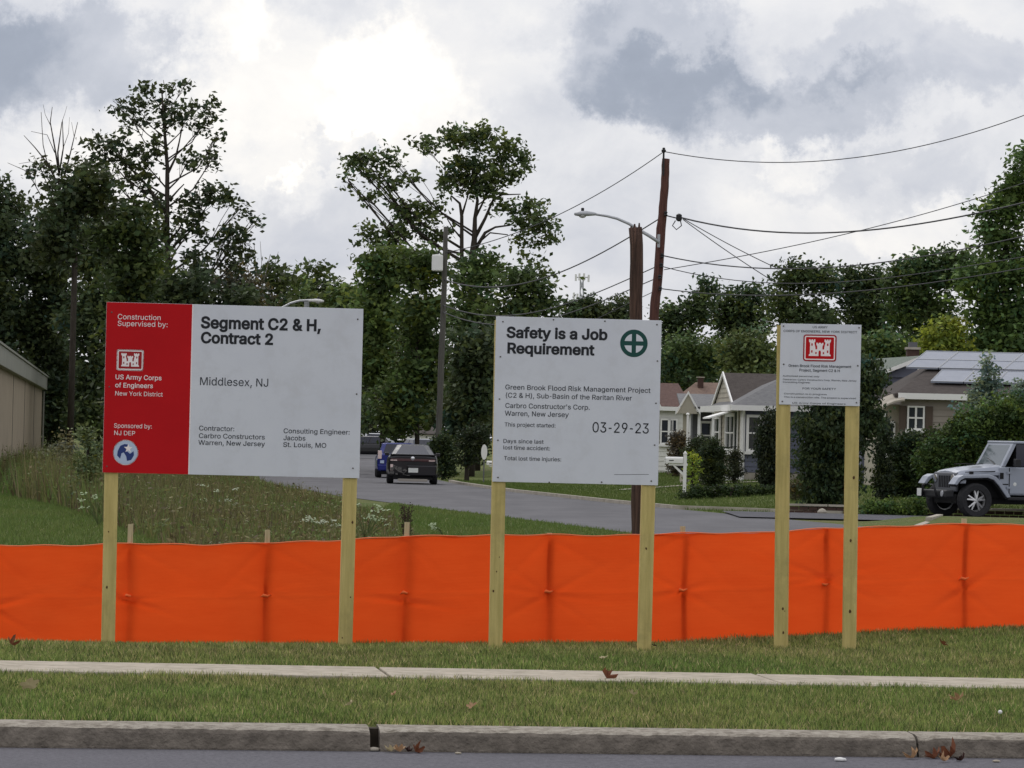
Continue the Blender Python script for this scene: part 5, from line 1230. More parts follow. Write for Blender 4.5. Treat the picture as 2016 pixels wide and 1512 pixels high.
stubble('far_lawn_grass', 150000, (840, 2100), (93, 165), .07, [(.075, .125, .025), (.115, .15, .038)], 92,
        lambda px, D, x: (x-xc(D) > HWR+.15) & ~((x > 5.2) & (D > 91) & (D < 100)))

# individual flowering weeds
def flower_weed(label, px, py, D, h, n, seed, col=(.36, .42, .28)):
    p = P(px, py, D); g = hz(p.x, p.y); t = thing('flowering_weed', label, 'weed', (p.x, p.y, g)); rs = random.Random(seed)
    st = MB(); heads = MB()
    for i in range(n):
        e = Vector((rs.uniform(-.32, .32), rs.uniform(-.2, .2), h*rs.uniform(.45, 1)))
        st.tube([(0, 0, 0), (e.x*.4, e.y*.4, e.z*.6), tuple(e)], [.008, .006, .004], 4)
        w = rs.uniform(.04, .10)
        for k in range(8):
            c = e+Vector((rs.uniform(-w, w), rs.uniform(-w, w), rs.uniform(-.02, .025))); a = rs.uniform(.010, .024)
            tl = rs.uniform(-.4, .4)
            heads.poly([c+Vector((a*math.cos(q*1.256), a*math.sin(q*1.256), tl*a*math.cos(q*1.256)+.4*a*math.sin(q*1.256))) for q in range(5)])
    stuff(st.build('stems', M['weedstem'], t))
    stuff(heads.build('flower_heads', mat('pale_flowers', col, (.32, .4, .22), ns=6, trans=.3), t))
M['weedstem'] = mat('weed_stem', (.09, .12, .04), rough=.8)
flower_weed('pale flowering weed just right of the large sign, nearest the post', 722, 1030, 62, .62, 15, 1)
flower_weed('white-flowered weed under the middle of the large sign', 430, 1000, 74, .72, 8, 2, (.45, .46, .38))
flower_weed('small white-flowered weed behind the fence left of the right sign post', 632, 1020, 66, .4, 10, 3, (.45, .46, .38))
flower_weed('tiny pale weed in the grass between the two large signs', 875, 1030, 68, .22, 5, 4)
flower_weed('low white weed by the fence stake right of the large sign post', 778, 1055, 52, .16, 6, 5)
flower_weed('pale leafy weed beside the left post of the large sign', 196, 960, 70, .55, 8, 6, (.34, .42, .26))
# dark dried stalk
p = P(802, 1040, 60); g = hz(p.x, p.y); t = thing('dried_weed', 'dark dried upright weed stalk behind the fence stake between the signs', 'weed', (p.x, p.y, g)); rs = random.Random(3)
st = MB(); sd_ = MB()
for i in range(11):
    e = Vector((rs.uniform(-.10, .10), rs.uniform(-.08, .08), rs.uniform(.45, .72)))
    st.tube([(e.x*.2, e.y*.2, 0), (e.x*.5, e.y*.5, e.z*.6), tuple(e)], [.008, .006, .003], 4)
    for k in range(34):
        f = rs.uniform(.35, 1); c = Vector((e.x*f, e.y*f, e.z*f))+Vector((rs.gauss(0, .02), rs.gauss(0, .02), rs.gauss(0, .02))); a = rs.uniform(.006, .014)
        sd_.poly([c+Vector((a*math.cos(q*1.57), rs.uniform(-a, a), a*math.sin(q*1.57))) for q in range(4)])
stuff(st.build('stalks', mat('dry_stalk', (.07, .05, .03)), t)); stuff(sd_.build('seed_heads', mat('dry_seed', (.05, .035, .022)), t))
# young leafy saplings at the wood edge
shrub('sapling', 'tall green weedy shrub standing left of the red sign edge', 84, [ell(150, 200, 850, 900, .8), ell(140, 205, 880, 960, .9), ell(155, 190, 830, 870, .5)], leaf=.1, dens=1.2, col=(.09, .11, .05), seed=220, cs=.2, cat='shrub')
shrub('sapling', 'pale feathery weed thicket right of the beige building', 98, [ell(60, 150, 880, 940, .7), ell(90, 160, 855, 900, .45)], leaf=.1, dens=1.1, col=(.13, .125, .085), seed=221, cs=.25, cat='shrub')

# ------------------------------------------------------------------ far kerbs and edging
fk = bpy.data.objects.new('side_street_kerb', None); COL.objects.link(fk); structure(fk)
def kstone(a, b, z0, h=.12, w=.14, m='kerb_far', parent=fk, name='kerb_stone'):
    d = Vector((b[0]-a[0], b[1]-a[1])); d.normalize(); n = Vector((-d.y, d.x))*w/2; g = d*.02
    a = (a[0]+g.x, a[1]+g.y); b = (b[0]-g.x, b[1]-g.y)
    pts = [(a[0]-n.x, a[1]-n.y, z0-.1), (b[0]-n.x, b[1]-n.y, z0-.1), (b[0]+n.x, b[1]+n.y, z0-.1), (a[0]+n.x, a[1]+n.y, z0-.1)]
    return MB().prism(pts, (0, 0, h+.1)).build(name, M[m], parent, world=True, fix=True)
yy = list(np.arange(103, 160, 3.0))
for a, b in zip(yy[:-1], yy[1:]):
    kstone((float(xc(a))+HWR+.07, a), (float(xc(b))+HWR+.07, b), float(street_z(a)))
pts = [(float(xc(103))+HWR, 103), (5.9, 101.8), (6.9, 100.3), (8.2, 99.8)]
for a, b in zip(pts[:-1], pts[1:]): kstone(a, b, -.1)
isl = [P(1806, 1036, 81), P(1828, 1025, 86), P(1850, 1019.5, 90.6), P(1900, 1018.5, 91.2), P(1960, 1018, 91.3), P(2040, 1017, 91.4), P(2120, 1017, 91.4)]
for a, b in zip(isl[:-1], isl[1:]):
    kstone((a.x, a.y), (b.x, b.y), hz((a.x+b.x)/2, (a.y+b.y)/2)-.06, .1)
eg = thing('brick_edging', 'low reddish brick garden edging with pale coping beside the driveway', 'edging', (8.5, 99.9, -.08))
M['brick'] = mat('red_brick', (.085, .048, .038), (.06, .036, .03), ns=5, rough=.9)
bme = None
for i in range(26):
    for j in range(2):
        x = 6.9+i*.23+(j % 2)*.11
        if bme is None:
            bme = MB().box(-.105, .105, -.05, .05, 0, .085).mesh('brick', M['brick'])
        inst('brick', bme, eg, (x-8.5, .05+i*.003, .0+j*.1))
for i in range(6):
    x = 6.85+i
    MB().box(x-8.5, x-8.5+.97, -.03, .13, .2, .25).build('coping_stone', M['kerb_far'], eg)
st_ = MB().lathe([(.01, 0), (.11, .0), (.12, .06), (.07, .12), (.01, .14)], 'z', (0, 0, 0), 9).build('corner_stone', M['kerb_far']); q = P(1618, 1018, 99.3); st_.location = (q.x, q.y, -.06)
tag(st_, 'pale rounded stone at the left end of the brick edging', 'stone')

# ------------------------------------------------------------------ beige building at left
ax, ay, bx2, by2 = -16.1, 128.0, -21.95, 190.0
L_ = math.hypot(bx2-ax, by2-ay); ang = math.atan2(by2-ay, bx2-ax)
blg = thing('beige_building', 'long low beige flat-roofed building with grey parapet at the left edge', 'building', (ax, ay, -.2), ang)
M['stucco'] = mat('beige_wall', (.31, .255, .185), (.27, .22, .16), ns=1.2, rough=.9, dirt=(.24, .195, .145), ds=.4)
M['parapet'] = mat('parapet_metal', (.24, .24, .20), (.20, .20, .17), ns=.8, rough=.6)
MB().box(-25, L_, 0, 30, 0, 3.72).build('wall', M['stucco'], blg)
MB().box(-25.1, L_+.25, -.22, 30.1, 3.66, 4.25).build('parapet', M['parapet'], blg, bevel=.02)
MB().box(-25.1, L_+.3, -.27, 30.2, 4.25, 4.32).build('coping', M['parapet'], blg)
for i in range(4):
    x = i*16.-2
    MB().box(x, x+.03, -.012, 0, .1, 3.66).build('wall_joint', M['void'], blg)
MB().tube([(L_-.3, -.08, 0), (L_-.3, -.08, 3.6)], .05, 6).build('downpipe', M['parapet'], blg)

# ------------------------------------------------------------------ houses
def shingle(name, c, c2):
    m = mat(name, c, c2, ns=6, rough=.95, detail=3)
    nt = m.node_tree; N, L = nt.nodes, nt.links; b = N['Principled BSDF']
    br = N.new('ShaderNodeTexBrick'); br.inputs['Scale'].default_value = 1; br.inputs['Brick Width'].default_value = .3; br.inputs['Row Height'].default_value = .14; br.inputs['Mortar Size'].default_value = .008
    tc = N.new('ShaderNodeTexCoord'); L.new(tc.outputs['Object'], br.inputs[0])
    bp = N.new('ShaderNodeBump'); bp.inputs['Strength'].default_value = .6; bp.inputs['Distance'].default_value = .02
    L.new(br.outputs['Fac'], bp.inputs['Height']); bp.invert = True; L.new(bp.outputs[0], b.inputs['Normal'])
    return m
M['sh_grey'] = shingle('grey_shingles', (.14, .14, .145), (.18, .18, .18))
M['sh_dark'] = shingle('dark_brown_shingles', (.052, .042, .038), (.072, .06, .054))
M['sh_maroon'] = shingle('maroon_shingles', (.085, .048, .040), (.12, .07, .058))
M['sh_tan'] = shingle('tan_shingles', (.21, .145, .11), (.16, .11, .09))
M['sh_green'] = shingle('grey_green_shingles', (.13, .155, .13), (.17, .19, .165))
M['vinyl_blue'] = mat('blue_grey_siding', (.14, .15, .20), (.12, .13, .175), ns=1, rough=.6)
M['vinyl_white'] = mat('white_siding', (.74, .73, .68), (.66, .65, .60), ns=1, rough=.6)
M['vinyl_beige'] = mat('beige_siding', (.42, .38, .30), (.37, .34, .27), ns=1, rough=.6)
M['vinyl_brown'] = mat('grey_brown_siding', (.31, .275, .235), (.27, .235, .20), ns=1, rough=.7)
M['trim'] = mat('white_trim', (.78, .77, .74), rough=.5)
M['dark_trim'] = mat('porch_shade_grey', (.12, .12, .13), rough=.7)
CLAP = {}
def siding(parent, o, u, L, z0, z1, course, m):
    """lapped boards, each an object, on the wall from o along u (2d unit), facing the side right of u"""
    key = (round(L, 2), course, m)
    if key not in CLAP:
        mb = MB(); n = [(0, 0, 0), (0, -.028, 0), (0, -.006, course*.985), (0, 0, course*.985)]
        mb.loft([[(x, b, c) for a, b, c in n] for x in (0, L)])
        me = mb.mesh('clapboard', M[m]); CLAP[key] = me
    k = int((z1-z0)/course); a = math.atan2(u[1], u[0])
    for i in range(k+1):
        z = z0+i*course
        if z+course > z1+.01: break
        inst('clapboard', CLAP[key], parent, (o[0], o[1], z), (0, 0, a))
def window(parent, o, u, z0, w, h, cols=2, rows=2, fr=.09, sill=True, glass='glass', frm='trim'):
    """window standing proud of the wall at o (2d) along u"""
    a = math.atan2(u[1], u[0]); mb = MB()
    mb.box(0, fr, -.09, -.02, 0, h).box(w-fr, w, -.09, -.02, 0, h).box(fr, w-fr, -.09, -.02, 0, fr).box(fr, w-fr, -.09, -.02, h-fr, h)
    for i in range(1, cols): x = fr+(w-2*fr)*i/cols; mb.box(x-.03, x+.03, -.08, -.02, fr, h-fr)
    for i in range(1, rows): z = fr+(h-2*fr)*i/rows; mb.box(fr, w-fr, -.075, -.025, z-.025, z+.025)
    wo = mb.build('window', M[frm], parent); wo.location = (o[0], o[1], z0); wo.rotation_euler = (0, 0, a)
    for i in range(cols):
        for j in range(rows):
            x0 = fr+(w-2*fr)*i/cols; x1 = fr+(w-2*fr)*(i+1)/cols; za = fr+(h-2*fr)*j/rows; zb = fr+(h-2*fr)*(j+1)/rows
            MB().box(x0, x1, -.045, -.035, za, zb).build('pane', M[glass], wo)
    if sill: MB().box(-.05, w+.05, -.14, -.02, -.10, 0).build('sill', M[frm], wo)
    return wo
def roof_slab(parent, pts, m, t=.1, name='roof'):
    return MB().prism(pts, (0, 0, -t)).build(name, M[m], parent, fix=True)

# house with the blue side wall
bz = hz(7.9, 138)
hb = thing('gabled_house', 'small house with beige gable, grey roof and blue-grey side wall behind the notice sign', 'house', (7.84, 138, bz), R(4.6))
E_ = 2.5
MB().box(0, 12, 0, 7.2, -.3, E_).build('wall', M['vinyl_blue'], hb)
MB().box(-.02, 12.02, -.02, 7.22, -.3, .28).build('foundation', M['kerb_far'], hb)
siding(hb, (0, -.002), (1, 0), 12, .3, E_-.02, .19, 'vinyl_blue')
# front (street) face boards run along -v : facing -u
siding(hb, (-.002, 7.2), (0, -1), 7.2, .3, E_-.02, .19, 'vinyl_beige')
MB().box(-.05, .10, -.07, .08, -.05, E_).build('corner_post', M['trim'], hb)
window(hb, (.14, -.02), (1, 0), 1.0, .50, 1.25, 1, 2)
window(hb, (.68, -.02), (1, 0), 1.0, .50, 1.25, 1, 2)
window(hb, (3.1, -.02), (1, 0), 1.0, .9, 1.15, 2, 2)
window(hb, (-.03, 3.5), (0, -1), .95, 2.3, 1.35, 2, 2, .12)
window(hb, (-.03, 6.5), (0, -1), 1.05, 1.5, 1.2, 1, 2, .14)
dr = MB().box(0, .9, -.06, -.02, 0, 2.05).build('door', M['trim'], hb); dr.location = (-.02, 1.5, .45); dr.rotation_euler = (0, 0, R(-90))
MB().box(.12, .78, -.075, -.058, .3, 1.9).build('door_glass', M['glass'], dr)
MB().box(-1.3, -.02, .3, 1.7, -.2, .42).build('steps', M['trim'], hb)
MB().box(-1.9, -1.3, .4, 1.5, -.2, .2).build('lower_step', M['kerb_far'], hb)
MB().tube([(-1.6, .4, .15), (-.6, .4, 1.1), (-.1, .4, 1.15)], .02, 5).tube([(-1.6, .4, -.1), (-1.6, .4, .9)], .02, 5).build('handrail', M['black_plastic'], hb)
# small awning over the door
aw = MB(); aw.prism([(-1.1, .2, 2.08), (-.02, .2, 2.42), (-.02, 1.9, 2.42), (-1.1, 1.9, 2.08)], (0, 0, .05)); aw.build('awning', M['trim'], hb, fix=True)
MB().box(-.45, 12.4, -.47, -.36, E_-.12, E_+.06).build('gutter', M['trim'], hb)
MB().box(-.47, -.38, -.36, 7.6, E_-.14, E_+.07).build('fascia', M['trim'], hb)
MB().tube([(.02, -.35, E_-.1), (.02, -.10, E_-.35), (.02, -.10, 0)], .035, 6).build('downpipe', M['trim'], hb)
zr = 3.63
roof_slab(hb, [(-.42, -.42, E_+.04), (12.4, -.42, E_+.04), (12.4, 2.0, zr+.0), (1.75, 2.0, zr+.0)], 'sh_grey')
roof_slab(hb, [(-.42, -.42, E_+.041), (1.75, 2.0, zr+.001), (1.75, 5.0, E_+.9), (-.42, 6.0, E_+.041)], 'sh_grey')
# gable wing
g0, gp, g1 = 1.5, 4.2, 6.9
MB().prism([(-.06, g0+.15, E_), (-.06, g1-.15, E_), (-.06, gp, zr-.03)], (11, 0, 0)).build('gable_wall', M['vinyl_beige'], hb, fix=True)
for i in range(6):
    z = E_+.02+i*.17; f = 1-(z-E_)/(zr-E_); w = (g1-g0)/2*f-.18
    if w < .2: break
    MB().loft([[(-.055, y, z), (-.085, y, z), (-.065, y, z+.165), (-.055, y, z+.165)] for y in (gp-w, gp+w)]).build('clapboard', M['vinyl_beige'], hb, fix=True)
roof_slab(hb, [(-.1, g0-.1, E_+.06), (12, g0-.1, E_+.06), (12, gp, zr+.1), (-.1, gp, zr+.1)], 'sh_dark', .09)
roof_slab(hb, [(-.1, g1+.1, E_+.06), (-.1, gp, zr+.101), (12, gp, zr+.101), (12, g1+.1, E_+.06)], 'sh_dark', .09)
for s, e in ((g0-.12, gp), (g1+.12, gp)):
    MB().prism([(-.16, s, E_-.0), (-.16, s, E_+.11), (-.16, e, zr+.14), (-.16, e, zr+.01)], (.05, 0, 0)).build('rake_board', M['trim'], hb, fix=True)

# grey-porched house behind it
D2 = 153; p = P(1352, 930, D2); z2 = hz(p.x, D2)
hp_ = thing('porch_house', 'grey-roofed house front with white porch columns between the white and gabled houses', 'house', (p.x, D2, z2), R(0))
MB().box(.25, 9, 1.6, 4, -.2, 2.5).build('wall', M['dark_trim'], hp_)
MB().box(-.05, 9, -.1, 4, -.2, .35).build('porch_floor', M['kerb_far'], hp_)
for x in (.05, .42, .95, 1.35, 1.8):
    MB().box(x-.06, x+.06, -.02, .10, .35, 2.45, .01).build('porch_column', M['trim'], hp_)
window(hp_, (.5, 1.58), (1, 0), 1, .5, 1.1, 1, 2)
window(hp_, (1.25, 1.58), (1, 0), 1, .5, 1.1, 1, 2)
MB().box(-.1, 9, -.25, -.15, 2.42, 2.6).build('gutter', M['trim'], hp_)
MB().box(-.3, -.2, -.15, 3.4, 2.4, 2.62).build('fascia', M['trim'], hp_)
roof_slab(hp_, [(-.3, -.25, 2.62), (9, -.25, 2.62), (9, 3.5, 3.15), (-.3, 3.5, 3.15)], 'sh_grey', .08)
# small gablet at the corner
MB().prism([(-.42, -.3, 2.35), (.35, -.3, 2.35), (-.02, -.3, 3.1)], (0, .9, 0)).build('gablet', M['vinyl_beige'], hp_, fix=True)
for sgn, xo in ((-1, -.5), (1, .45)):
    MB().prism([(xo, -.36, 2.30), (xo, -.36, 2.40), (-.02, -.36, 3.2), (-.02, -.36, 3.08)], (0, .05, 0)).build('rake_board', M['trim'], hp_, fix=True)
MB().lathe([(.11, 0), (.11, .16), (.04, .22)], 'z', (2.3, 2.2, 2.9), 8).box(2.27, 2.33, 2.17, 2.23, 3.05, 3.3).build('roof_vent', M['trim'], hp_)

# white house with maroon roof
D3 = 168; p = P(1262, 930, D3); z3 = hz(p.x, D3)
hw_ = thing('white_house', 'white clapboard house with maroon shingle roof just right of the safety sign', 'house', (p.x, D3, z3), R(2))
WL = (1342-1262)/(F/D3)
MB().box(0, WL, 0, 8, -.2, 2.65).build('wall', M['vinyl_white'], hw_)
siding(hw_, (0, -.002), (1, 0), WL, .1, 2.6, .2, 'vinyl_white')
window(hw_, (.75, -.02), (1, 0), 1.2, .42, 1.05, 1, 2, .06)
window(hw_, (1.22, -.02), (1, 0), 1.2, .06, 1.05, 1, 1, .02, False)
window(hw_, (1.05-.55, -.02), (1, 0), 1.2, .2, 1.05, 1, 1, .05, False)
window(hw_, (WL-.62, -.02), (1, 0), 1.2, .4, 1.05, 1, 2, .06)
MB().box(-.3, WL+.25, -.35, -.25, 2.58, 2.75).build('gutter', M['trim'], hw_)
roof_slab(hw_, [(-.4, -.33, 2.76), (WL+.35, -.33, 2.76), (WL+.05, 3.6, 3.78), (-.4, 3.6, 3.78)], 'sh_maroon')
roof_slab(hw_, [(WL+.35, -.33, 2.761), (WL+.35, 8, 2.761), (WL+.05, 3.6, 3.781)], 'sh_maroon')
MB().prism([(WL+.02, -.36, 2.6), (WL+.36, -.36, 2.6), (WL+.36, -.36, 2.9), (WL+.2, -.36, 3.0)], (0, .1, 0)).build('rake_return', M['trim'], hw_, fix=True)
MB().prism([(.5, -.36, 2.6), (.85, -.36, 2.6), (.6, -.36, 3.0), (.5, -.36, 3.0)], (0, .1, 0)).build('rake_return', M['trim'], hw_, fix=True)

# tan roofed house behind
D4 = 186; p = P(1335, 900, D4); z4 = hz(p.x, D4)
ht = thing('tan_roofed_house', 'house showing only its tan-brown roof behind the grey porch', 'house', (p.x, D4, z4), R(2))
MB().box(0, 5.2, 0, 7, -.2, 2.7).build('wall', M['vinyl_beige'], ht)
roof_slab(ht, [(-.9, -.4, 2.7), (5.6, -.4, 2.7), (5.6, 3.4, 4.05), (1.0, 3.4, 4.05)], 'sh_tan')
MB().box(1.05, 1.3, 2.6, 3.0, 3.6, 4.25).build('chimney', M['brick'], ht)
MB().box(1.0, 1.35, 2.55, 3.05, 4.25, 4.30).build('chimney_cap', M['kerb_far'], ht)

# right hand house with solar panels
D5 = 122; k5 = F/D5
p = P(1748, 985, D5); z5 = hz(p.x, D5)
hr = thing('solar_house', 'brown-sided house with solar panels covering its front roof at right', 'house', (p.x, D5, z5), R(0))
def loc5(px, py, dy=0):
    q = P(px, py, D5+dy); return (q.x-p.x, dy, q.z-z5)
ze = loc5(1800, 777)[2]
MB().box(.35, 12, 0, 8.5, -.3, ze-.1).build('wall', M['vinyl_brown'], hr)
siding(hr, (.35, -.002), (1, 0), 11.6, .1, ze-.12, .19, 'vinyl_brown')
xw = loc5(1786, 800)[0]
window(hr, (xw, -.03), (1, 0), loc5(1786, 846)[2], .52, .72, 2, 2, .05)
MB().box(xw-.24, xw-.03, -.07, -.02, loc5(1786, 846)[2], loc5(1786, 799)[2]).build('shutter', mat('brown_shutter', (.09, .065, .05), rough=.7), hr)
MB().box(xw+.56, xw+.77, -.07, -.02, loc5(1786, 846)[2], loc5(1786, 799)[2]).build('shutter', mat('brown_shutter_b', (.09, .065, .05), rough=.7), hr)
# porch recess + awning
MB().box(-.3, .34, .4, 5, -.3, ze-.3).build('porch_wall', M['vinyl_beige'], hr)
window(hr, (-.22, .38), (1, 0), 1.0, .42, 1.0, 1, 2, .06)
MB().box(-.25, -.17, -.5, -.42, -.2, ze-.55).build('porch_column', M['trim'], hr)
aw = MB(); n = 7
for i in range(n+1): pass
rings = []
for i in range(n+1):
    t = i/n; x = -.35+t*.72; z = ze-.42+.26*math.sin(t*math.pi*.5); rings.append([(x, -.75, z), (x, .35, z+.22), (x, .35, z+.18), (x, -.75, z-.05)])
aw.loft(rings).build('awning', M['kerb_far'], hr, fix=True)
MB().box(.2, 12.4, -.42, -.3, ze-.14, ze+.04).build('gutter', M['trim'], hr)
zr5 = loc5(1870, 700, 4.2)[2]+.02
ra, rb = loc5(1752, 776)[0], loc5(1872, 700, 4.2)[0]
roof_slab(hr, [(.1, -.4, ze+.02), (12.6, -.4, ze+.02), (12.6, 4.2, zr5), (rb-.1, 4.2, zr5)], 'sh_dark', .1)
roof_slab(hr, [(.1, -.4, ze+.021), (rb-.1, 4.2, zr5+.001), (rb-.1, 5, zr5+.001), (.1, 8.8, ze+.021)], 'sh_dark', .1)
sl = (zr5-ze)/4.6
def on_roof(x, y): return (x, y, ze+.02+(y+.4)*sl+.07)
M['solar'] = mat('solar_glass', (.15, .17, .22), (.19, .21, .26), ns=2, rough=.25, spec=.7)
def panel(x0, x1, y0, y1, skew):
    a, b, c, d = on_roof(x0+skew*y0, y0), on_roof(x1+skew*y0, y0), on_roof(x1+skew*y1, y1), on_roof(x0+skew*y1, y1)
    o = MB().prism([a, b, c, d], (0, 0, .045)).build('solar_panel', M['solar'], hr, fix=True)
    fr_ = MB()
    for s_, e_ in ((a, b), (b, c), (c, d), (d, a)):
        s_, e_ = Vector(s_)+Vector((0, 0, .05)), Vector(e_)+Vector((0, 0, .05)); fr_.tube([s_, e_], .011, 4)
    fr_.build('panel_frame', M['galv'], o)
yb0, yb1 = 0.62, 1.95
for i in range(7):      # lower array
    x0 = loc5(1818, 757, .6)[0]+i*1.0
    panel(x0, x0+.97, yb0, yb1, .36)
for j in range(2):
    for i in range(8):
        x0 = loc5(1752, 752, 2.0)[0]+.0+i*1.0
        panel(x0-.4, x0+.57, 2.15+j*.98, 3.10+j*.98, .42)
# neighbouring gable behind
D6 = 131; p6 = P(1760, 985, D6); z6 = hz(p6.x, D6)
hg = thing('blue_gabled_house', 'house with grey-green roof and small blue gable behind the solar-panel house', 'house', (p6.x, D6, z6), 0)
def loc6(px, py, dy=0):
    q = P(px, py, D6+dy); return (q.x-p6.x, dy, q.z-z6)
ga, gb, gc = loc6(1728, 741), loc6(1806, 707), loc6(1842, 716)
MB().prism([loc6(1735, 742), (loc6(1846, 742)[0], 0, loc6(1735, 742)[2]), (loc6(1812, 710)[0], 0, loc6(1812, 710)[2])], (0, 6, 0)).build('gable_wall', M['vinyl_blue'], hg, fix=True)
MB().box(loc6(1700, 742)[0], loc6(1846, 742)[0]-.1, .1, 6, -.2, loc6(1735, 742)[2]).build('wall', M['vinyl_blue'], hg)
zt = loc6(1812, 706)[2]; xt = loc6(1812, 706)[0]; zl = loc6(1728, 741)[2]; xl = loc6(1728, 741)[0]; xr = loc6(1850, 722)[0]
for xa, za in ((xl, zl), (xr+.15, loc6(1850, 728)[2]-.05)):
    MB().prism([(xa, -.3, za), (xa, -.3, za+.11), (xt, -.3, zt+.08), (xt, -.3, zt-.06)], (0, .06, 0)).build('rake_board', M['trim'], hg, fix=True)
roof_slab(hg, [(xl, -.25, zl+.1), (xt, -.25, zt+.09), (xt-1.1, 7, zt+.10), (loc6(1700, 708)[0]-.3, 7, zt-.0), (loc6(1698, 730)[0], 2, zl+.15)], 'sh_green', .08)
roof_slab(hg, [(xt, -.25, zt+.091), (xr+.15, -.25, loc6(1850, 728)[2]+.06), (xr+.15, 7, loc6(1850, 728)[2]+.06), (xt, 7, zt+.091)], 'sh_green', .08)
sq = MB().box(0, .22, -.02, .0, 0, .2).build('gable_vent', M['trim'], hg); sq.location = (loc6(1806, 728)[0], -.01, loc6(1806, 728)[2])
q = loc6(1797, 706, 5)
MB().box(q[0]-.2, q[0]+.2, 4.8, 5.3, q[2]-.7, q[2]+.30).build('chimney', M['brick'], hg)
MB().box(q[0]-.24, q[0]+.24, 4.75, 5.35, q[2]+.30, q[2]+.38).build('chimney_cap', M['kerb_far'], hg)
MB().box(q[0]-.14, q[0]+.14, 4.9, 5.2, q[2]+.38, q[2]+.55).build('chimney_pot', M['dark_trim'], hg)

# far white house at the end of the side street
D7 = 345; p7 = P(835, 880, D7); z7 = hz(p7.x, D7)
hf = thing('far_white_house', 'tiny far white house glimpsed above the parked cars', 'house', (p7.x, D7, z7), 0)
MB().box(-1.3, 1.3, 0, 5, -.2, 1.5).build('wall', M['vinyl_white'], hf)
roof_slab(hf, [(-1.5, -.3, 1.5), (1.5, -.3, 1.5), (1.0, 2.5, 2.1), (-1.0, 2.5, 2.1)], 'sh_dark')
window(hf, (-.9, -.02), (1, 0), .5, .6, .7, 1, 2, .08); window(hf, (.3, -.02), (1, 0), .5, .6, .7, 1, 2, .08)

# ------------------------------------------------------------------ mailboxes and street bits
def mailbox(label, px, py, D, s=1.0, side=-1):
    q = P(px, py, D); g = hz(q.x, D)
    t = thing('mailbox', label, 'mailbox', (q.x, q.y, g))
    h = 1.27*s
    MB().box(-.05*s, .05*s, -.05*s, .05*s, -.1, h-.06*s).build('post', M['trim'], t)
    MB().box(-.06*s, .06*s, -.06*s, .06*s, h-.06*s, h-.02*s).box(-.045*s, .045*s, -.045*s, .045*s, h-.02*s, h+.04*s, .03*s).build('post_cap', M['trim'], t)
    MB().box(min(0, side*.5*s), max(0, side*.5*s)+.08*s, -.045*s, .045*s, .86*s, .93*s).build('arm', M['trim'], t)
    MB().prism([(side*.05*s, -.03*s, .55*s), (side*.05*s, -.03*s, .65*s), (side*.30*s, -.03*s, .86*s), (side*.38*s, -.03*s, .86*s)], (0, .06*s, 0)).build('brace', M['trim'], t, fix=True)
    rg = []
    for x in (side*.06*s, side*.60*s):
        rg.append([(x, -.09*s, .93*s), (x, -.09*s, 1.05*s)]+[(x, -.09*s*math.cos(R(a)), (1.05+.075*math.sin(R(a)))*s) for a in (30, 60, 90, 120, 150)]+[(x, .09*s, 1.05*s), (x, .09*s, .93*s)])
    b = MB().loft(rg).build('box', M['trim'], t, fix=True, bevel=.008)
    MB().box(side*.42*s-.07*s, side*.42*s+.07*s, -.097*s, -.0925*s, 1.0*s, 1.025*s).build('name_strip', M['void'], b)
    MB().box(side*.61*s-.01, side*.61*s, -.08*s, .08*s, .94*s, 1.08*s).build('door', M['trim'], b)
    return t
mailbox('white post-mounted mailbox on the lawn right of the safety sign', 1347, 977, 124)
mailbox('small white mailbox peeking out left of the safety sign edge', 984, 915, 150, .8)
# white lawn ornament / sign near the small tree
q = P(953, 905, 158); g = hz(q.x, q.y)
t = thing('yard_sign', 'small white oval sign hanging from a post by the small dark tree', 'sign', (q.x, q.y, g))
MB().box(-.025, .025, -.03, .02, -.1, 1.3).build('post', M['dark_trim'], t)
MB().prism([(.12*math.cos(R(a)), -.05, 1.2+.30*math.sin(R(a))) for a in range(0, 360, 20)], (0, .03, 0)).build('sign_plate', M['trim'], t, fix=True)
# street signs far down the road
q = P(803, 890, 300); g = hz(q.x, q.y)
t = thing('street_sign', 'far street-corner post carrying small white signs above the parked cars', 'sign', (q.x, q.y, g))
MB().tube([(0, 0, 0), (0, 0, 2.9)], .05, 6).build('post', M['galv'], t)
MB().box(-.36, .36, -.05, -.02, 2.05, 2.25).build('name_plate', M['kerb_far'], t)
MB().prism([(-.05+.27*math.cos(R(a)), -.06, 1.45+.3*math.sin(R(a))) for a in range(22, 382, 45)], (0, .02, 0)).build('sign_plate', M['trim'], t, fix=True)
MB().lathe([(.02, 0), (.12, .1), (.12, .3), (.02, .36)], 'z', (0, 0, 2.6), 8).build('finial', M['galv'], t)

# house lamp post by the porch (tall white pole)
q = P(1352, 905, 140); g = hz(q.x, q.y)
t = thing('lamp_post', 'tall slim white post in front of the white house', 'post', (q.x, q.y, g))
MB().tube([(0, 0, -.1), (0, 0, 2.3)], .034, 8).build('post_shaft', M['trim'], t)
MB().lathe([(.05, 0), (.07, .02), (.05, .06), (.01, .08)], 'z', (0, 0, 2.3), 8).build('finial', M['trim'], t)

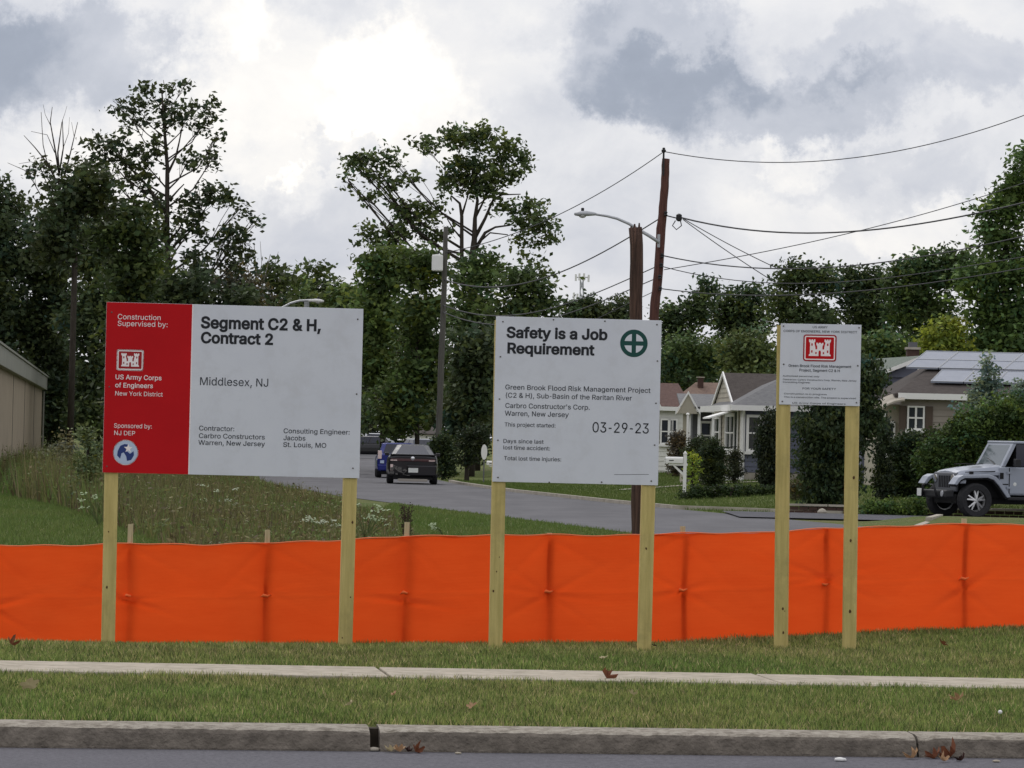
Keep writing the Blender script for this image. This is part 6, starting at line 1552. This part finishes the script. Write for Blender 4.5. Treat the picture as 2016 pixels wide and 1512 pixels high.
# ------------------------------------------------------------------ vehicles
def paint(name, c, rough=.25, metal=.2):
    m = mat(name, c, rough=rough, metal=metal, spec=.4)
    m.node_tree.nodes['Principled BSDF'].inputs['Coat Weight'].default_value = .3
    m.node_tree.nodes['Principled BSDF'].inputs['Coat Roughness'].default_value = .08
    return m
M['tail_red'] = mat('tail_light_red', (.05, .006, .008), rough=.2, spec=.7)
M['tail_clear'] = mat('tail_light_clear', (.70, .55, .52), rough=.2, spec=.7)
M['plate'] = mat('licence_plate', (.74, .74, .70), (.60, .62, .60), ns=30, rough=.5)
M['rim'] = mat('alloy_rim', (.30, .31, .32), rough=.35, metal=.7)
M['car_glass'] = mat('car_glass', (.018, .02, .034), rough=.04, spec=.45)
def wheel(parent, x, y, r=.34, w=.22, axis='x', side=-1, spokes=5, spoke_m=None):
    """tyre centred at (x, y, r) with axle along axis; side = outward sign"""
    hw = w/2
    prof = [(r*.62, -hw*.9), (r*.9, -hw), (r*.98, -hw*.75), (r, -hw*.4), (r, hw*.4), (r*.98, hw*.75), (r*.9, hw), (r*.62, hw*.9)]
    t = MB().lathe(prof, axis, (0, 0, 0), 28, close=True).build('wheel', M['rubber'], parent, smooth=False); t.location = (x, y, r)
    f = hw*.55*side
    rim = MB().lathe([(r*.63, f*.9), (r*.63, -f), (r*.56, -f), (r*.56, f*.2)], axis, (0, 0, 0), 24, close=True)
    dirv = {'x': lambda a, h: (h, math.cos(a), math.sin(a)), 'y': lambda a, h: (math.cos(a), h, math.sin(a))}[axis]
    for i in range(spokes):
        a = 2*math.pi*i/spokes+.3
        for da in (-.13, .13):
            q0 = dirv(a, 0); q1 = dirv(a+da*1.6, 0)
            p0 = Vector([c*r*.10 for c in q0]); p1 = Vector([c*r*.58 for c in q1])
            off = Vector((f*1.1, 0, 0)) if axis == 'x' else Vector((0, f*1.1, 0))
            rim.tube([p0+off*1.1, p1+off*.9], [r*.075, r*.055], 5)
    rim.lathe([(r*.02, f*1.3), (r*.12, f*1.25), (r*.13, f*.8), (r*.02, f*.7)], axis, (0, 0, 0), 12)
    rim.build('rim', spoke_m or M['rim'], t, fix=True)
    MB().lathe([(r*.6, -f*.2), (r*.02, -f*.25)], axis, (0, 0, 0), 20).build('brake', M['void'], t)
    return t
def car_body(st, parent, m):
    rings = []
    for (y, w, zb, zt) in st:
        half = [(0, zb), (w*.82, zb), (w*.96, zb+.10), (w, zb+.30*(zt-zb)), (w, zb+.62*(zt-zb)), (w*.965, zt-.07), (w*.90, zt-.015), (w*.6, zt+.02), (0, zt+.03)]
        ring = [(x, y, z) for x, z in half]+[(-x, y, z) for x, z in half[::-1][1:-1]]
        rings.append(ring)
    return MB().loft(rings).build('body', m, parent, smooth=False, fix=True, bevel=.05)
def cabin(parent, m, y0, y1, y2, y3, z0, z1, w0, w1, wg=True):
    """y0,y3 base rear/front; y1,y2 roof rear/front"""
    rg = []
    for f in (0, .5, .85, 1.0):
        g = f if f < 1 else 1
        ya, yb = y0+(y1-y0)*g, y3+(y2-y3)*g
        w = w0+(w1-w0)*(g**1.2); z = z0+(z1-z0)*(f if f < 1 else 1)
        if f == 1: ya += .16; yb -= .16; w -= .12
        if f == .85: z = z0+(z1-z0)*.93
        c = .16
        rg.append([(-w+c, ya, z), (w-c, ya, z), (w, ya+c, z), (w, yb-c, z), (w-c, yb, z), (-w+c, yb, z), (-w, yb-c, z), (-w, ya+c, z)])
    MB().loft(rg).build('cabin', m, parent, smooth=False, fix=True, bevel=.02)
    def L(f, ya, yb, w_in, e=.012):
        return None
    def pt(side, f): # point on slanted faces
        pass
    # rear glass
    def row(f, yo, sgn):
        g = f; w = w0+(w1-w0)*(g**1.2)
        return w, (y0+(y1-y0)*g if sgn < 0 else y3+(y2-y3)*g)+.012*sgn, z0+(z1-z0)*f*(.93/.85)
    for sgn, nm in ((-1, 'rear_window'), (1, 'windscreen')):
        a = row(.10, 0, sgn); b = row(.80, 0, sgn)
        MB().prism([(-a[0]+.17, a[1], a[2]), (a[0]-.17, a[1], a[2]), (b[0]-.17, b[1], b[2]), (-b[0]+.17, b[1], b[2])], (0, .01*sgn, .004)).build(nm, M['car_glass'], parent, fix=True)
    for sx in (-1, 1):
        def q(yf, f):
            w = w0+(w1-w0)*(f**1.2); ya, yb = y0+(y1-y0)*f+.2, y3+(y2-y3)*f-.2
            return (sx*(w+.008), ya+(yb-ya)*yf, z0+(z1-z0)*f*(.93/.85))
        for a0, a1 in ((.02, .47), (.52, .98)):
            MB().prism([q(a0, .1), q(a1, .1), q(a1, .80), q(a0, .80)], (sx*.008, 0, 0)).build('side_window', M['car_glass'], parent, fix=True)

def place_car(name, label, px, py, D, yaw, cat='car'):
    q = P(px, py, D); return thing(name, label, cat, (q.x, q.y, float(street_z(D))+.035), yaw)
# dark sedan seen from behind, left of its bumper torn away
BLK = paint('black_paint', (.008, .008, .011), .3)
c = place_car('parked_car', 'black sedan with torn rear bumper parked at the kerb, nearest of the street cars', 811.5, 955, 146, R(2))
car_body([(0, .80, .36, .98), (.05, .87, .30, 1.04), (.5, .91, .24, 1.06), (1.2, .93, .22, 1.03), (3.4, .93, .22, 1.0), (4.3, .92, .24, .92), (4.85, .84, .28, .80), (4.98, .70, .32, .70)], c, BLK)
cabin(c, BLK, .42, 1.45, 2.6, 3.6, 1.02, 1.43, .80, .50)
for x in (-.79, .79):
    for y in (.95, 3.95): wheel(c, x, y, .34, .24, 'x', 1 if x > 0 else -1)
MB().box(-.78, .80, -.03, .02, .82, .91).build('tail_light', M['tail_red'], c, bevel=.01)
MB().box(-.80, -.56, -.035, .01, .83, .865).build('reflector', M['tail_clear'], c)
MB().box(.58, .80, -.035, .01, .83, .865).build('reflector', M['tail_clear'], c)
MB().box(-.28, .30, -.012, .03, .72, .82).build('garnish', M['black_plastic'], c)
MB().lathe([(.01, -.05), (.07, -.04), (.07, -.01), (.01, 0)], 'y', (0, 0, .925), 14).build('badge', M['chrome'], c)
MB().box(-.86, .86, -.02, .30, 1.035, 1.075).build('boot_lip', M['chrome'] if False else BLK, c, bevel=.012)
MB().box(-.15, .20, -.125, -.10, .42, .58).build('licence_plate', M['plate'], c)
MB().box(-.2, .86, -.10, .05, .30, .68).build('rear_bumper', BLK, c, bevel=.04)
dm = MB()
rs = random.Random(8)
for i in range(16):
    x = rs.uniform(-.78, -.22); z = rs.uniform(.32, .66); s = rs.uniform(.03, .08)
    dm.box(x-s, x+s*.8, -.05-rs.random()*.05, .02, z-s*.7, z+s*.6)
dm.tube([(-.7, -.05, .62), (-.5, -.12, .45), (-.3, -.1, .38)], .018, 5).tube([(-.2, -.12, .5), (-.35, -.12, .34), (-.1, -.12, .3)], .015, 5)
stuff(dm.build('exposed_bumper_frame', mat('exposed_metal', (.16, .15, .14), (.06, .06, .06), ns=20, rough=.7), c))
MB().box(-.80, -.70, -.06, 0, .48, .70).build('torn_bracket', M['tail_clear'], c)
hb_ = MB().box(-.52, .54, -.14, -.06, .10, .19).build('hanging_bar', mat('pale_bar', (.34, .31, .27), rough=.7), c, bevel=.01)
MB().box(-.70, .72, .02, .4, .16, .36).build('underbody', M['void'], c)
for sx in (-1, 1): MB().box(sx*.93-.06, sx*.93+.10, 3.0, 3.18, 1.0, 1.12).build('mirror', BLK, c, bevel=.02)
# blue car ahead of it
BLU = paint('blue_paint', (.012, .02, .17), .22)
c = place_car('parked_car', 'bright blue hatchback parked just beyond the black sedan', 783, 938, 168, R(3))
car_body([(0, .80, .30, .95), (.05, .86, .26, 1.0), (.5, .90, .24, 1.0), (3.2, .90, .22, .95), (3.9, .86, .24, .82), (4.2, .75, .3, .7)], c, BLU)
cabin(c, BLU, .05, .35, 2.3, 3.3, .96, 1.46, .80, .62)
for x in (-.77, .77):
    for y in (.8, 3.3): wheel(c, x, y, .33, .22, 'x', 1 if x > 0 else -1)
for sx in (-1, 1): MB().box(sx*.76-.08, sx*.76+.08, -.03, .08, .78, 1.12).build('tail_light', M['tail_clear'], c, bevel=.02)
MB().box(-.84, .84, -.08, .06, .30, .55).build('rear_bumper', BLU, c, bevel=.04)
MB().box(-.74, -.58, -.05, 0, .60, .72).build('sticker', M['pale_blue_ink'], c)
MB().box(-.24, .24, -.03, 0, .58, .72).build('licence_plate', M['plate'], c)
MB().box(-.7, .7, .02, .3, .14, .3).build('underbody', M['void'], c)
# silver car further away, facing us
SIL = paint('silver_paint', (.42, .43, .45), .3)
c = place_car('parked_car', 'pale silver estate car parked furthest away, left of the blue one', 735, 889, 325, R(2))
car_body([(0, .84, .3, .95), (.06, .88, .26, 1.0), (.5, .92, .24, 1.0), (3.2, .92, .22, .98), (4.1, .88, .24, .86), (4.5, .75, .3, .75)], c, SIL)
cabin(c, SIL, .05, .4, 2.4, 3.5, .96, 1.50, .80, .62)
for x in (-.78, .78):
    for y in (.8, 3.5): wheel(c, x, y, .34, .22, 'x', 1 if x > 0 else -1)
MB().box(-.86, .86, -.08, .05, .28, .5).build('rear_bumper', M['black_plastic'], c, bevel=.03)
for sx in (-1, 1): MB().box(sx*.78-.09, sx*.78+.09, -.03, .05, .75, .95).build('tail_light', M['tail_red'], c)
MB().box(-.24, .24, -.03, 0, .6, .74).build('licence_plate', M['plate'], c)
# dark cars at the bend
for (px, col, lab) in ((790, (.012, .012, .014), 'black car barely visible beyond the blue car, under the white far house'), (848, (.10, .11, .14), 'blue-grey car roof visible above the black sedan beside the distant pole')):
    m_ = paint('dark_paint' if col[0] < .05 else 'slate_paint', col)
    c = place_car('parked_car', lab, px, 880, 262 if col[0] < .05 else 235, R(75) if col[0] < .05 else R(20))
    if col[0] > .05: c.location.x += .0; c.location.z = hz(c.location.x, c.location.y)
    car_body([(0, .84, .3, .95), (.06, .88, .26, 1.0), (3.6, .9, .24, .95), (4.4, .75, .3, .75)], c, m_)
    cabin(c, m_, .5, 1.1, 2.5, 3.4, .95, 1.45, .78, .6)
    for x in (-.78, .78):
        for y in (.8, 3.5): wheel(c, x, y, .33, .22, 'x', 1 if x > 0 else -1)

# silver off-roader on the driveway, nose to the left
JS = paint('silver_grey_paint', (.30, .325, .38), .35, .1)
JYAW = R(20); DJ = 97.5
wc = P(1928, 990, DJ)
off = Matrix.Rotation(JYAW, 3, 'Z') @ Vector((.80, .06, 0))
j = thing('off_road_vehicle', 'silver open-country four-wheel-drive with black bumper and big tyres on the driveway', 'off-roader', (wc.x-off.x, wc.y-off.y, -.04), JYAW)
MB().box(1.36, 4.45, .12, 1.68, .56, 1.24).build('body', JS, j, bevel=.03)
MB().box(.42, 1.7, .34, 1.46, .60, 1.02).build('engine_bay', M['void'], j)
rg = []
for x, wy, zt, zs in ((.30, .60, 1.09, 1.02), (.40, .64, 1.14, 1.03), (.75, .70, 1.20, 1.05), (1.1, .74, 1.24, 1.08), (1.46, .76, 1.28, 1.10)):
    c0 = .9
    rg.append([(x, c0-wy, zs-.06), (x, c0-wy, zs+.02), (x, c0-wy+.07, zt-.02), (x, c0-wy*.45, zt+.015), (x, c0, zt+.03), (x, c0+wy*.45, zt+.015), (x, c0+wy-.07, zt-.02), (x, c0+wy, zs+.02), (x, c0+wy, zs-.06)])
hood = MB().loft(rg).build('bonnet', JS, j, fix=True, bevel=.01)
MB().box(.5, 1.3, .150, .162, 1.065, 1.085).xf(Matrix.Rotation(R(-2.5), 4, 'Y')).build('bonnet_seam', M['void'], hood)
MB().box(.60, .68, .17, .24, 1.05, 1.12).build('bonnet_latch', M['black_plastic'], hood)
for y in (.55, 1.25): MB().box(.8, 1.15, y-.08, y+.08, 1.235, 1.25).xf(Matrix.Rotation(R(-3), 4, 'Y')).build('bonnet_vent', M['void'], hood)
gr = MB().box(.27, .36, .30, 1.50, .62, 1.08).build('grille', mat('grille_grey', (.13, .135, .15), rough=.4, metal=.2), j, bevel=.03)
for i in range(7):
    y = .62+i*.093; MB().box(.262, .272, y-.025, y+.025, .72, 1.0).build('grille_slot', M['void'], gr)
for y in (.42, 1.38):
    MB().lathe([(.02, .24), (.10, .245), (.105, .28), (.105, .30)], 'x', (0, y, .93), 18).build('headlight', M['chrome'], j)
bp_ = MB().box(-.08, .14, .08, 1.72, .47, .66).build('front_bumper', M['black_plastic'], j, bevel=.04)
MB().tube([(-.12, .5, .50), (-.16, .6, .78), (-.16, 1.2, .78), (-.12, 1.3, .50)], .03, 6).build('bull_bar', M['black_plastic'], bp_, smooth=True)
for y in (.30, 1.5): MB().lathe([(.02, -.10), (.07, -.095), (.075, -.06)], 'x', (0, y, .57), 12).build('fog_light', M['galv'], bp_)
MB().box(-.12, -.10, 1.28, 1.60, .50, .68).build('licence_plate', M['plate'], bp_)
def flare(xw, parent):
    pth = [(-.62, .80), (-.50, .97), (-.38, 1.03), (.32, 1.05), (.50, 1.0), (.66, .84), (.90, .52)]
    inner = [(.80, .50), (.58, .78), (.44, .92), (.28, .97), (-.34, .95), (-.44, .90), (-.54, .78)]
    poly = [(xw+a, -.10, b) for a, b in pth+inner]
    o = MB().prism(poly, (0, .34, 0)).build('wheel_flare', JS, parent, fix=True, bevel=.015)
    MB().prism([(xw+a*.97, -.06, b-.035) for a, b in pth+inner], (0, .28, 0)).build('arch_liner', M['void'], o, fix=True)
    poly = [(x, 1.56, z) for x, y, z in poly]
    MB().prism(poly, (0, .34, 0)).build('wheel_flare', JS, parent, fix=True, bevel=.015)
flare(.66, j); flare(3.75, j)
MB().box(.40, 1.40, .22, .34, .50, .98).build('wheel_well', M['void'], j)
MB().box(3.2, 4.3, .10, .14, .50, .98).build('wheel_well', M['void'], j)
MB().box(.22, .40, -.02, .28, .82, .93).build('indicator_housing', JS, j, bevel=.02)
MB().box(.20, .23, .02, .20, .85, .90).build('indicator', M['tail_clear'], j)
M['rim_bright'] = mat('machined_rim', (.55, .55, .55), rough=.3, metal=.6)
for xw in (.66, 3.75):
    wheel(j, xw, .06, .42, .29, 'y', -1, 5, M['rim_bright'])
    wheel(j, xw, 1.74, .42, .29, 'y', 1, 5, M['rim_bright'])
# windscreen and cabin
MB().prism([(1.80, .18, 1.25), (1.80, .30, 1.25), (2.12, .32, 1.83), (2.12, .22, 1.83)], (.09, 0, 0)).build('windscreen_pillar', JS, j, fix=True)
MB().prism([(1.80, 1.50, 1.25), (1.80, 1.62, 1.25), (2.12, 1.58, 1.83), (2.12, 1.48, 1.83)], (.09, 0, 0)).build('windscreen_pillar', JS, j, fix=True)
MB().prism([(2.08, .22, 1.75), (2.08, 1.58, 1.75), (2.12, 1.58, 1.83), (2.12, .22, 1.83)], (.09, 0, 0)).build('windscreen_header', JS, j, fix=True)
MB().prism([(1.81, .29, 1.27), (1.81, 1.51, 1.27), (2.09, 1.49, 1.77), (2.09, .31, 1.77)], (.02, 0, 0)).build('windscreen', mat('tinted_windscreen', (.10, .12, .13), rough=.05, spec=1), j, fix=True)
MB().tube([(1.79, .5, 1.27), (1.82, .9, 1.42), (1.86, 1.1, 1.45)], .012, 4).build('wiper', M['black_plastic'], j)
MB().box(2.10, 4.42, .20, 1.60, 1.80, 1.87).build('roof', JS, j, bevel=.03)
MB().box(2.5, 2.62, .195, .21, 1.82, 1.86).build('roof_seam', M['void'], j)
MB().box(2.2, 4.38, .24, 1.56, 1.24, 1.80).build('cabin_interior', M['void'], j)
for x0, x1 in ((2.95, 3.06), (3.62, 3.72), (4.30, 4.42)):
    MB().box(x0, x1, .19, .25, 1.24, 1.80).build('window_pillar', JS, j)
for x0, x1 in ((2.2, 2.95), (3.06, 3.62), (3.72, 4.30)):
    MB().box(x0, x1, .225, .238, 1.26, 1.79).build('side_window', M['car_glass'], j)
dr = MB().box(1.98, 3.0, .105, .12, .60, 1.22).build('door', JS, j, bevel=.01)
MB().box(2.78, 2.95, .07, .105, 1.08, 1.12).build('handle', M['black_plastic'], dr)
MB().box(3.02, 3.62, .105, .12, .60, 1.22).build('door', JS, j, bevel=.01)
for x in (1.965, 3.005): MB().box(x, x+.018, .108, .122, .6, 1.22).build('door_gap', M['void'], j)
for z in (.72, 1.08): MB().box(1.90, 2.02, .085, .11, z, z+.05).build('door_hinge', JS, j)
MB().box(1.72, 1.82, .108, .122, .95, 1.1).build('side_vent', M['void'], j, bevel=.01)
MB().box(1.80, 1.95, .112, .122, .81, .835).build('badge', M['void'], j)
MB().lathe([(.01, .10), (.045, .105), (.05, .12)], 'y', (2.12, 0, .83), 12).build('round_badge', M['plate'], j)
MB().box(2.02, 2.16, -.14, .02, 1.24, 1.44).box(2.06, 2.12, .0, .14, 1.28, 1.32).build('mirror', M['black_plastic'], j, bevel=.03)
MB().box(1.5, 3.3, .0, .14, .44, .52).build('side_step', M['black_plastic'], j, bevel=.02)
MB().box(.3, 4.3, .3, 1.5, .34, .56).build('chassis', M['void'], j)
MB().tube([(.66, .2, .42), (.66, 1.6, .42)], .06, 8).tube([(3.75, .2, .42), (3.75, 1.6, .42)], .06, 8).build('axle', M['void'], j)
MB().lathe([(.1, 4.46), (.38, 4.48), (.40, 4.55), (.40, 4.68), (.34, 4.74), (.1, 4.72)], 'x', (0, .9, 1.0), 24).build('spare_wheel', M['rubber'], j)
MB().box(4.42, 4.60, .14, 1.66, .46, .64).build('rear_bumper', M['black_plastic'], j, bevel=.03)

for o in [q for q in bpy.data.objects if q.parent is j]:
    if o.name.split('.')[0] in ('windscreen_pillar', 'windscreen_header', 'windscreen', 'wiper', 'roof', 'roof_seam', 'cabin_interior', 'window_pillar', 'side_window', 'door', 'door_gap', 'door_hinge', 'side_vent', 'badge', 'round_badge', 'mirror'):
        o.location.x -= .36

# ------------------------------------------------------------------ litter: dead leaves and pebbles
M['leaf_rust'] = mat('rust_leaf', (.20, .075, .035), (.14, .05, .028), ns=30, rough=.8, trans=.2)
M['leaf_tan'] = mat('tan_leaf', (.42, .27, .15), (.30, .17, .09), ns=30, rough=.8, trans=.2)
M['leaf_pale'] = mat('pale_leaf', (.50, .42, .26), (.40, .33, .19), ns=30, rough=.8, trans=.2)
M['leaf_dark'] = mat('dark_leaf', (.045, .018, .012), (.03, .012, .01), ns=30, rough=.8)
def on_ground(px, py, zf):
    D = 25.0
    for _ in range(30):
        x, y = unroll(px, py)
        z = zf(x*D/F, D); D = (HC-z)*F/y
    return P(px, py, D)
def zsurf(x, y):
    v = y-KS*x
    if v < 22.3: return float(rz(x, y))
    if 25.78 < v < 26.86: return .008
    return hz(x, y)+(.042 if v > 22.6 else 0)
def dead_leaf(label, px, py, w, mt, seed, lobes=5, curl=.35, group='fallen leaves'):
    rs = random.Random(seed); q = on_ground(px, py, zsurf); s = w*1.1/(F/q.y)/2
    mb = MB(); n = lobes*4; pts = []
    for i in range(n):
        a = 2*math.pi*i/n; rr = s*(.58+.42*abs(math.cos(a*lobes/2)))*rs.uniform(.85, 1.1)
        if abs(a-math.pi*1.5) < .3: rr *= .6
        x, y = rr*math.cos(a), rr*math.sin(a)*.8
        pts.append((x, y, curl*(x*x+y*y)/s*rs.uniform(.6, 1.6)+.008))
    n0 = len(mb.v); mb.v.append((0, 0, .004)); mb.v += pts
    for i in range(n): mb.f.append((n0, n0+1+i, n0+1+(i+1) % n))
    if group == 'leaves caught in the gutter': q.y = min(q.y, 22.27+KS*q.x-.02-rs.random()*.05); q.z = float(rz(q.x, 0))+.004
    o = mb.build('dead_leaf', M[mt]); o.location = q; o.rotation_euler = (R(rs.uniform(15, 50)), R(rs.uniform(-20, 20)), rs.uniform(0, 6))
    tag(o, label, 'leaf', group); return o
dead_leaf('dark rust-brown curled leaf on the near edge of the sidewalk below the safety sign', 1192, 1334, 36, 'leaf_rust', 1, curl=.8)
dead_leaf('dark reddish leaf on the grass at the far left by the fence', 22, 1269, 30, 'leaf_rust', 2, curl=.8)
dead_leaf('pale tan leaf on the verge grass at the far left', 60, 1349, 42, 'leaf_pale', 3, curl=.1)
dead_leaf('round tan-pink leaf on the verge grass at the right', 1884, 1379, 30, 'leaf_tan', 4, curl=.7)
dead_leaf('orange-brown leaf on the grass in front of the right end of the fence', 1853, 1268, 24, 'leaf_rust', 5, curl=.4)
dead_leaf('faint tan leaf on the verge below the gap between the large signs', 778, 1368, 20, 'leaf_tan', 6)
dead_leaf('pale leaf on the verge just above the kerb joint', 690, 1388, 30, 'leaf_pale', 7)
dead_leaf('tan leaf on the verge grass below the left safety sign post', 930, 1392, 26, 'leaf_tan', 8)
dead_leaf('small pale leaf on the lawn at the foot of the right safety sign post', 1189, 1297, 20, 'leaf_pale', 9)
dead_leaf('small dark leaf lying on the grass beside the right safety sign post', 1286, 1272, 12, 'leaf_dark', 10)
dead_leaf('pale leaf on the verge grass right of the sidewalk leaf', 1243, 1367, 22, 'leaf_pale', 30)
for i, (px, py, w, mt, lab) in enumerate([
    (775, 1472, 22, 'leaf_pale', 'pale leaf at the left of the gutter pile beside the open kerb joint'), (790, 1476, 26, 'leaf_tan', 'tan curled leaf in the middle of the gutter pile by the kerb joint'),
    (803, 1480, 20, 'leaf_dark', 'dark leaf at the bottom of the gutter pile by the kerb joint'), (818, 1479, 30, 'leaf_rust', 'orange-brown leaf at the right end of the gutter pile by the kerb joint'),
    (1798, 1494, 34, 'leaf_tan', 'light tan leaf at the left of the right-hand gutter pile'), (1840, 1493, 36, 'leaf_rust', 'big orange leaf at the left middle of the right-hand gutter pile'),
    (1868, 1491, 44, 'leaf_rust', 'largest orange-brown leaf of the right-hand gutter pile'), (1893, 1499, 24, 'leaf_dark', 'dark red leaf at the right of the right-hand gutter pile'), (1855, 1500, 26, 'leaf_tan', 'tan leaf under the orange ones in the right-hand gutter pile')]):
    dead_leaf(lab, px, py, w, mt, 40+i, curl=.9, group='leaves caught in the gutter')
def pebble(label, px, py, w, c, seed):
    q = on_ground(px, py, zsurf); s = w/(F/q.y)/2; rs = random.Random(seed); mb = MB()
    mb.lathe([(s*.3, 0), (s, s*.15), (s*.8, s*.5), (s*.2, s*.62)], 'z', (0, 0, 0), 9)
    mb.v = [(x*rs.uniform(.85, 1.15), y*rs.uniform(.7, 1), z) for x, y, z in mb.v]
    o = mb.build('pebble', M[c], smooth=True); o.location = q; tag(o, label, 'stone')
pebble('white flat pebble on the road edge at the right', 1653, 1498, 25, 'white_paint', 1)
pebble('small pale pebble in the gutter right of the leaf pile', 902, 1484, 14, 'concrete', 2)
pebble('flat grey pebble in the gutter left of the leaf pile', 736, 1478, 26, 'kerb_far', 3)
pebble('pale grey pebble in the gutter at the far right', 1960, 1500, 16, 'concrete', 4)
q = on_ground(1967, 1420, zsurf)
t = thing('dandelion', 'single dandelion clock on the verge at the right above the kerb', 'plant', tuple(q))
MB().tube([(0, 0, -.02), (.002, 0, .05)], .002, 4).build('stem', M['weedstem'], t)
MB().lathe([(.002, -.012), (.010, -.007), (.013, 0), (.010, .008), (.002, .012)], 'z', (.002, 0, .055), 8).build('seed_head', M['white_paint'], t)

# dark splash mark on the foot of the safety sign's left post is part of the wood
0 and print('TRIS', sum(len(o.data.polygons)*(1 if len(o.data.polygons) and o.data.polygons[0].loop_total==3 else 2) for o in bpy.data.objects if o.type=='MESH'))
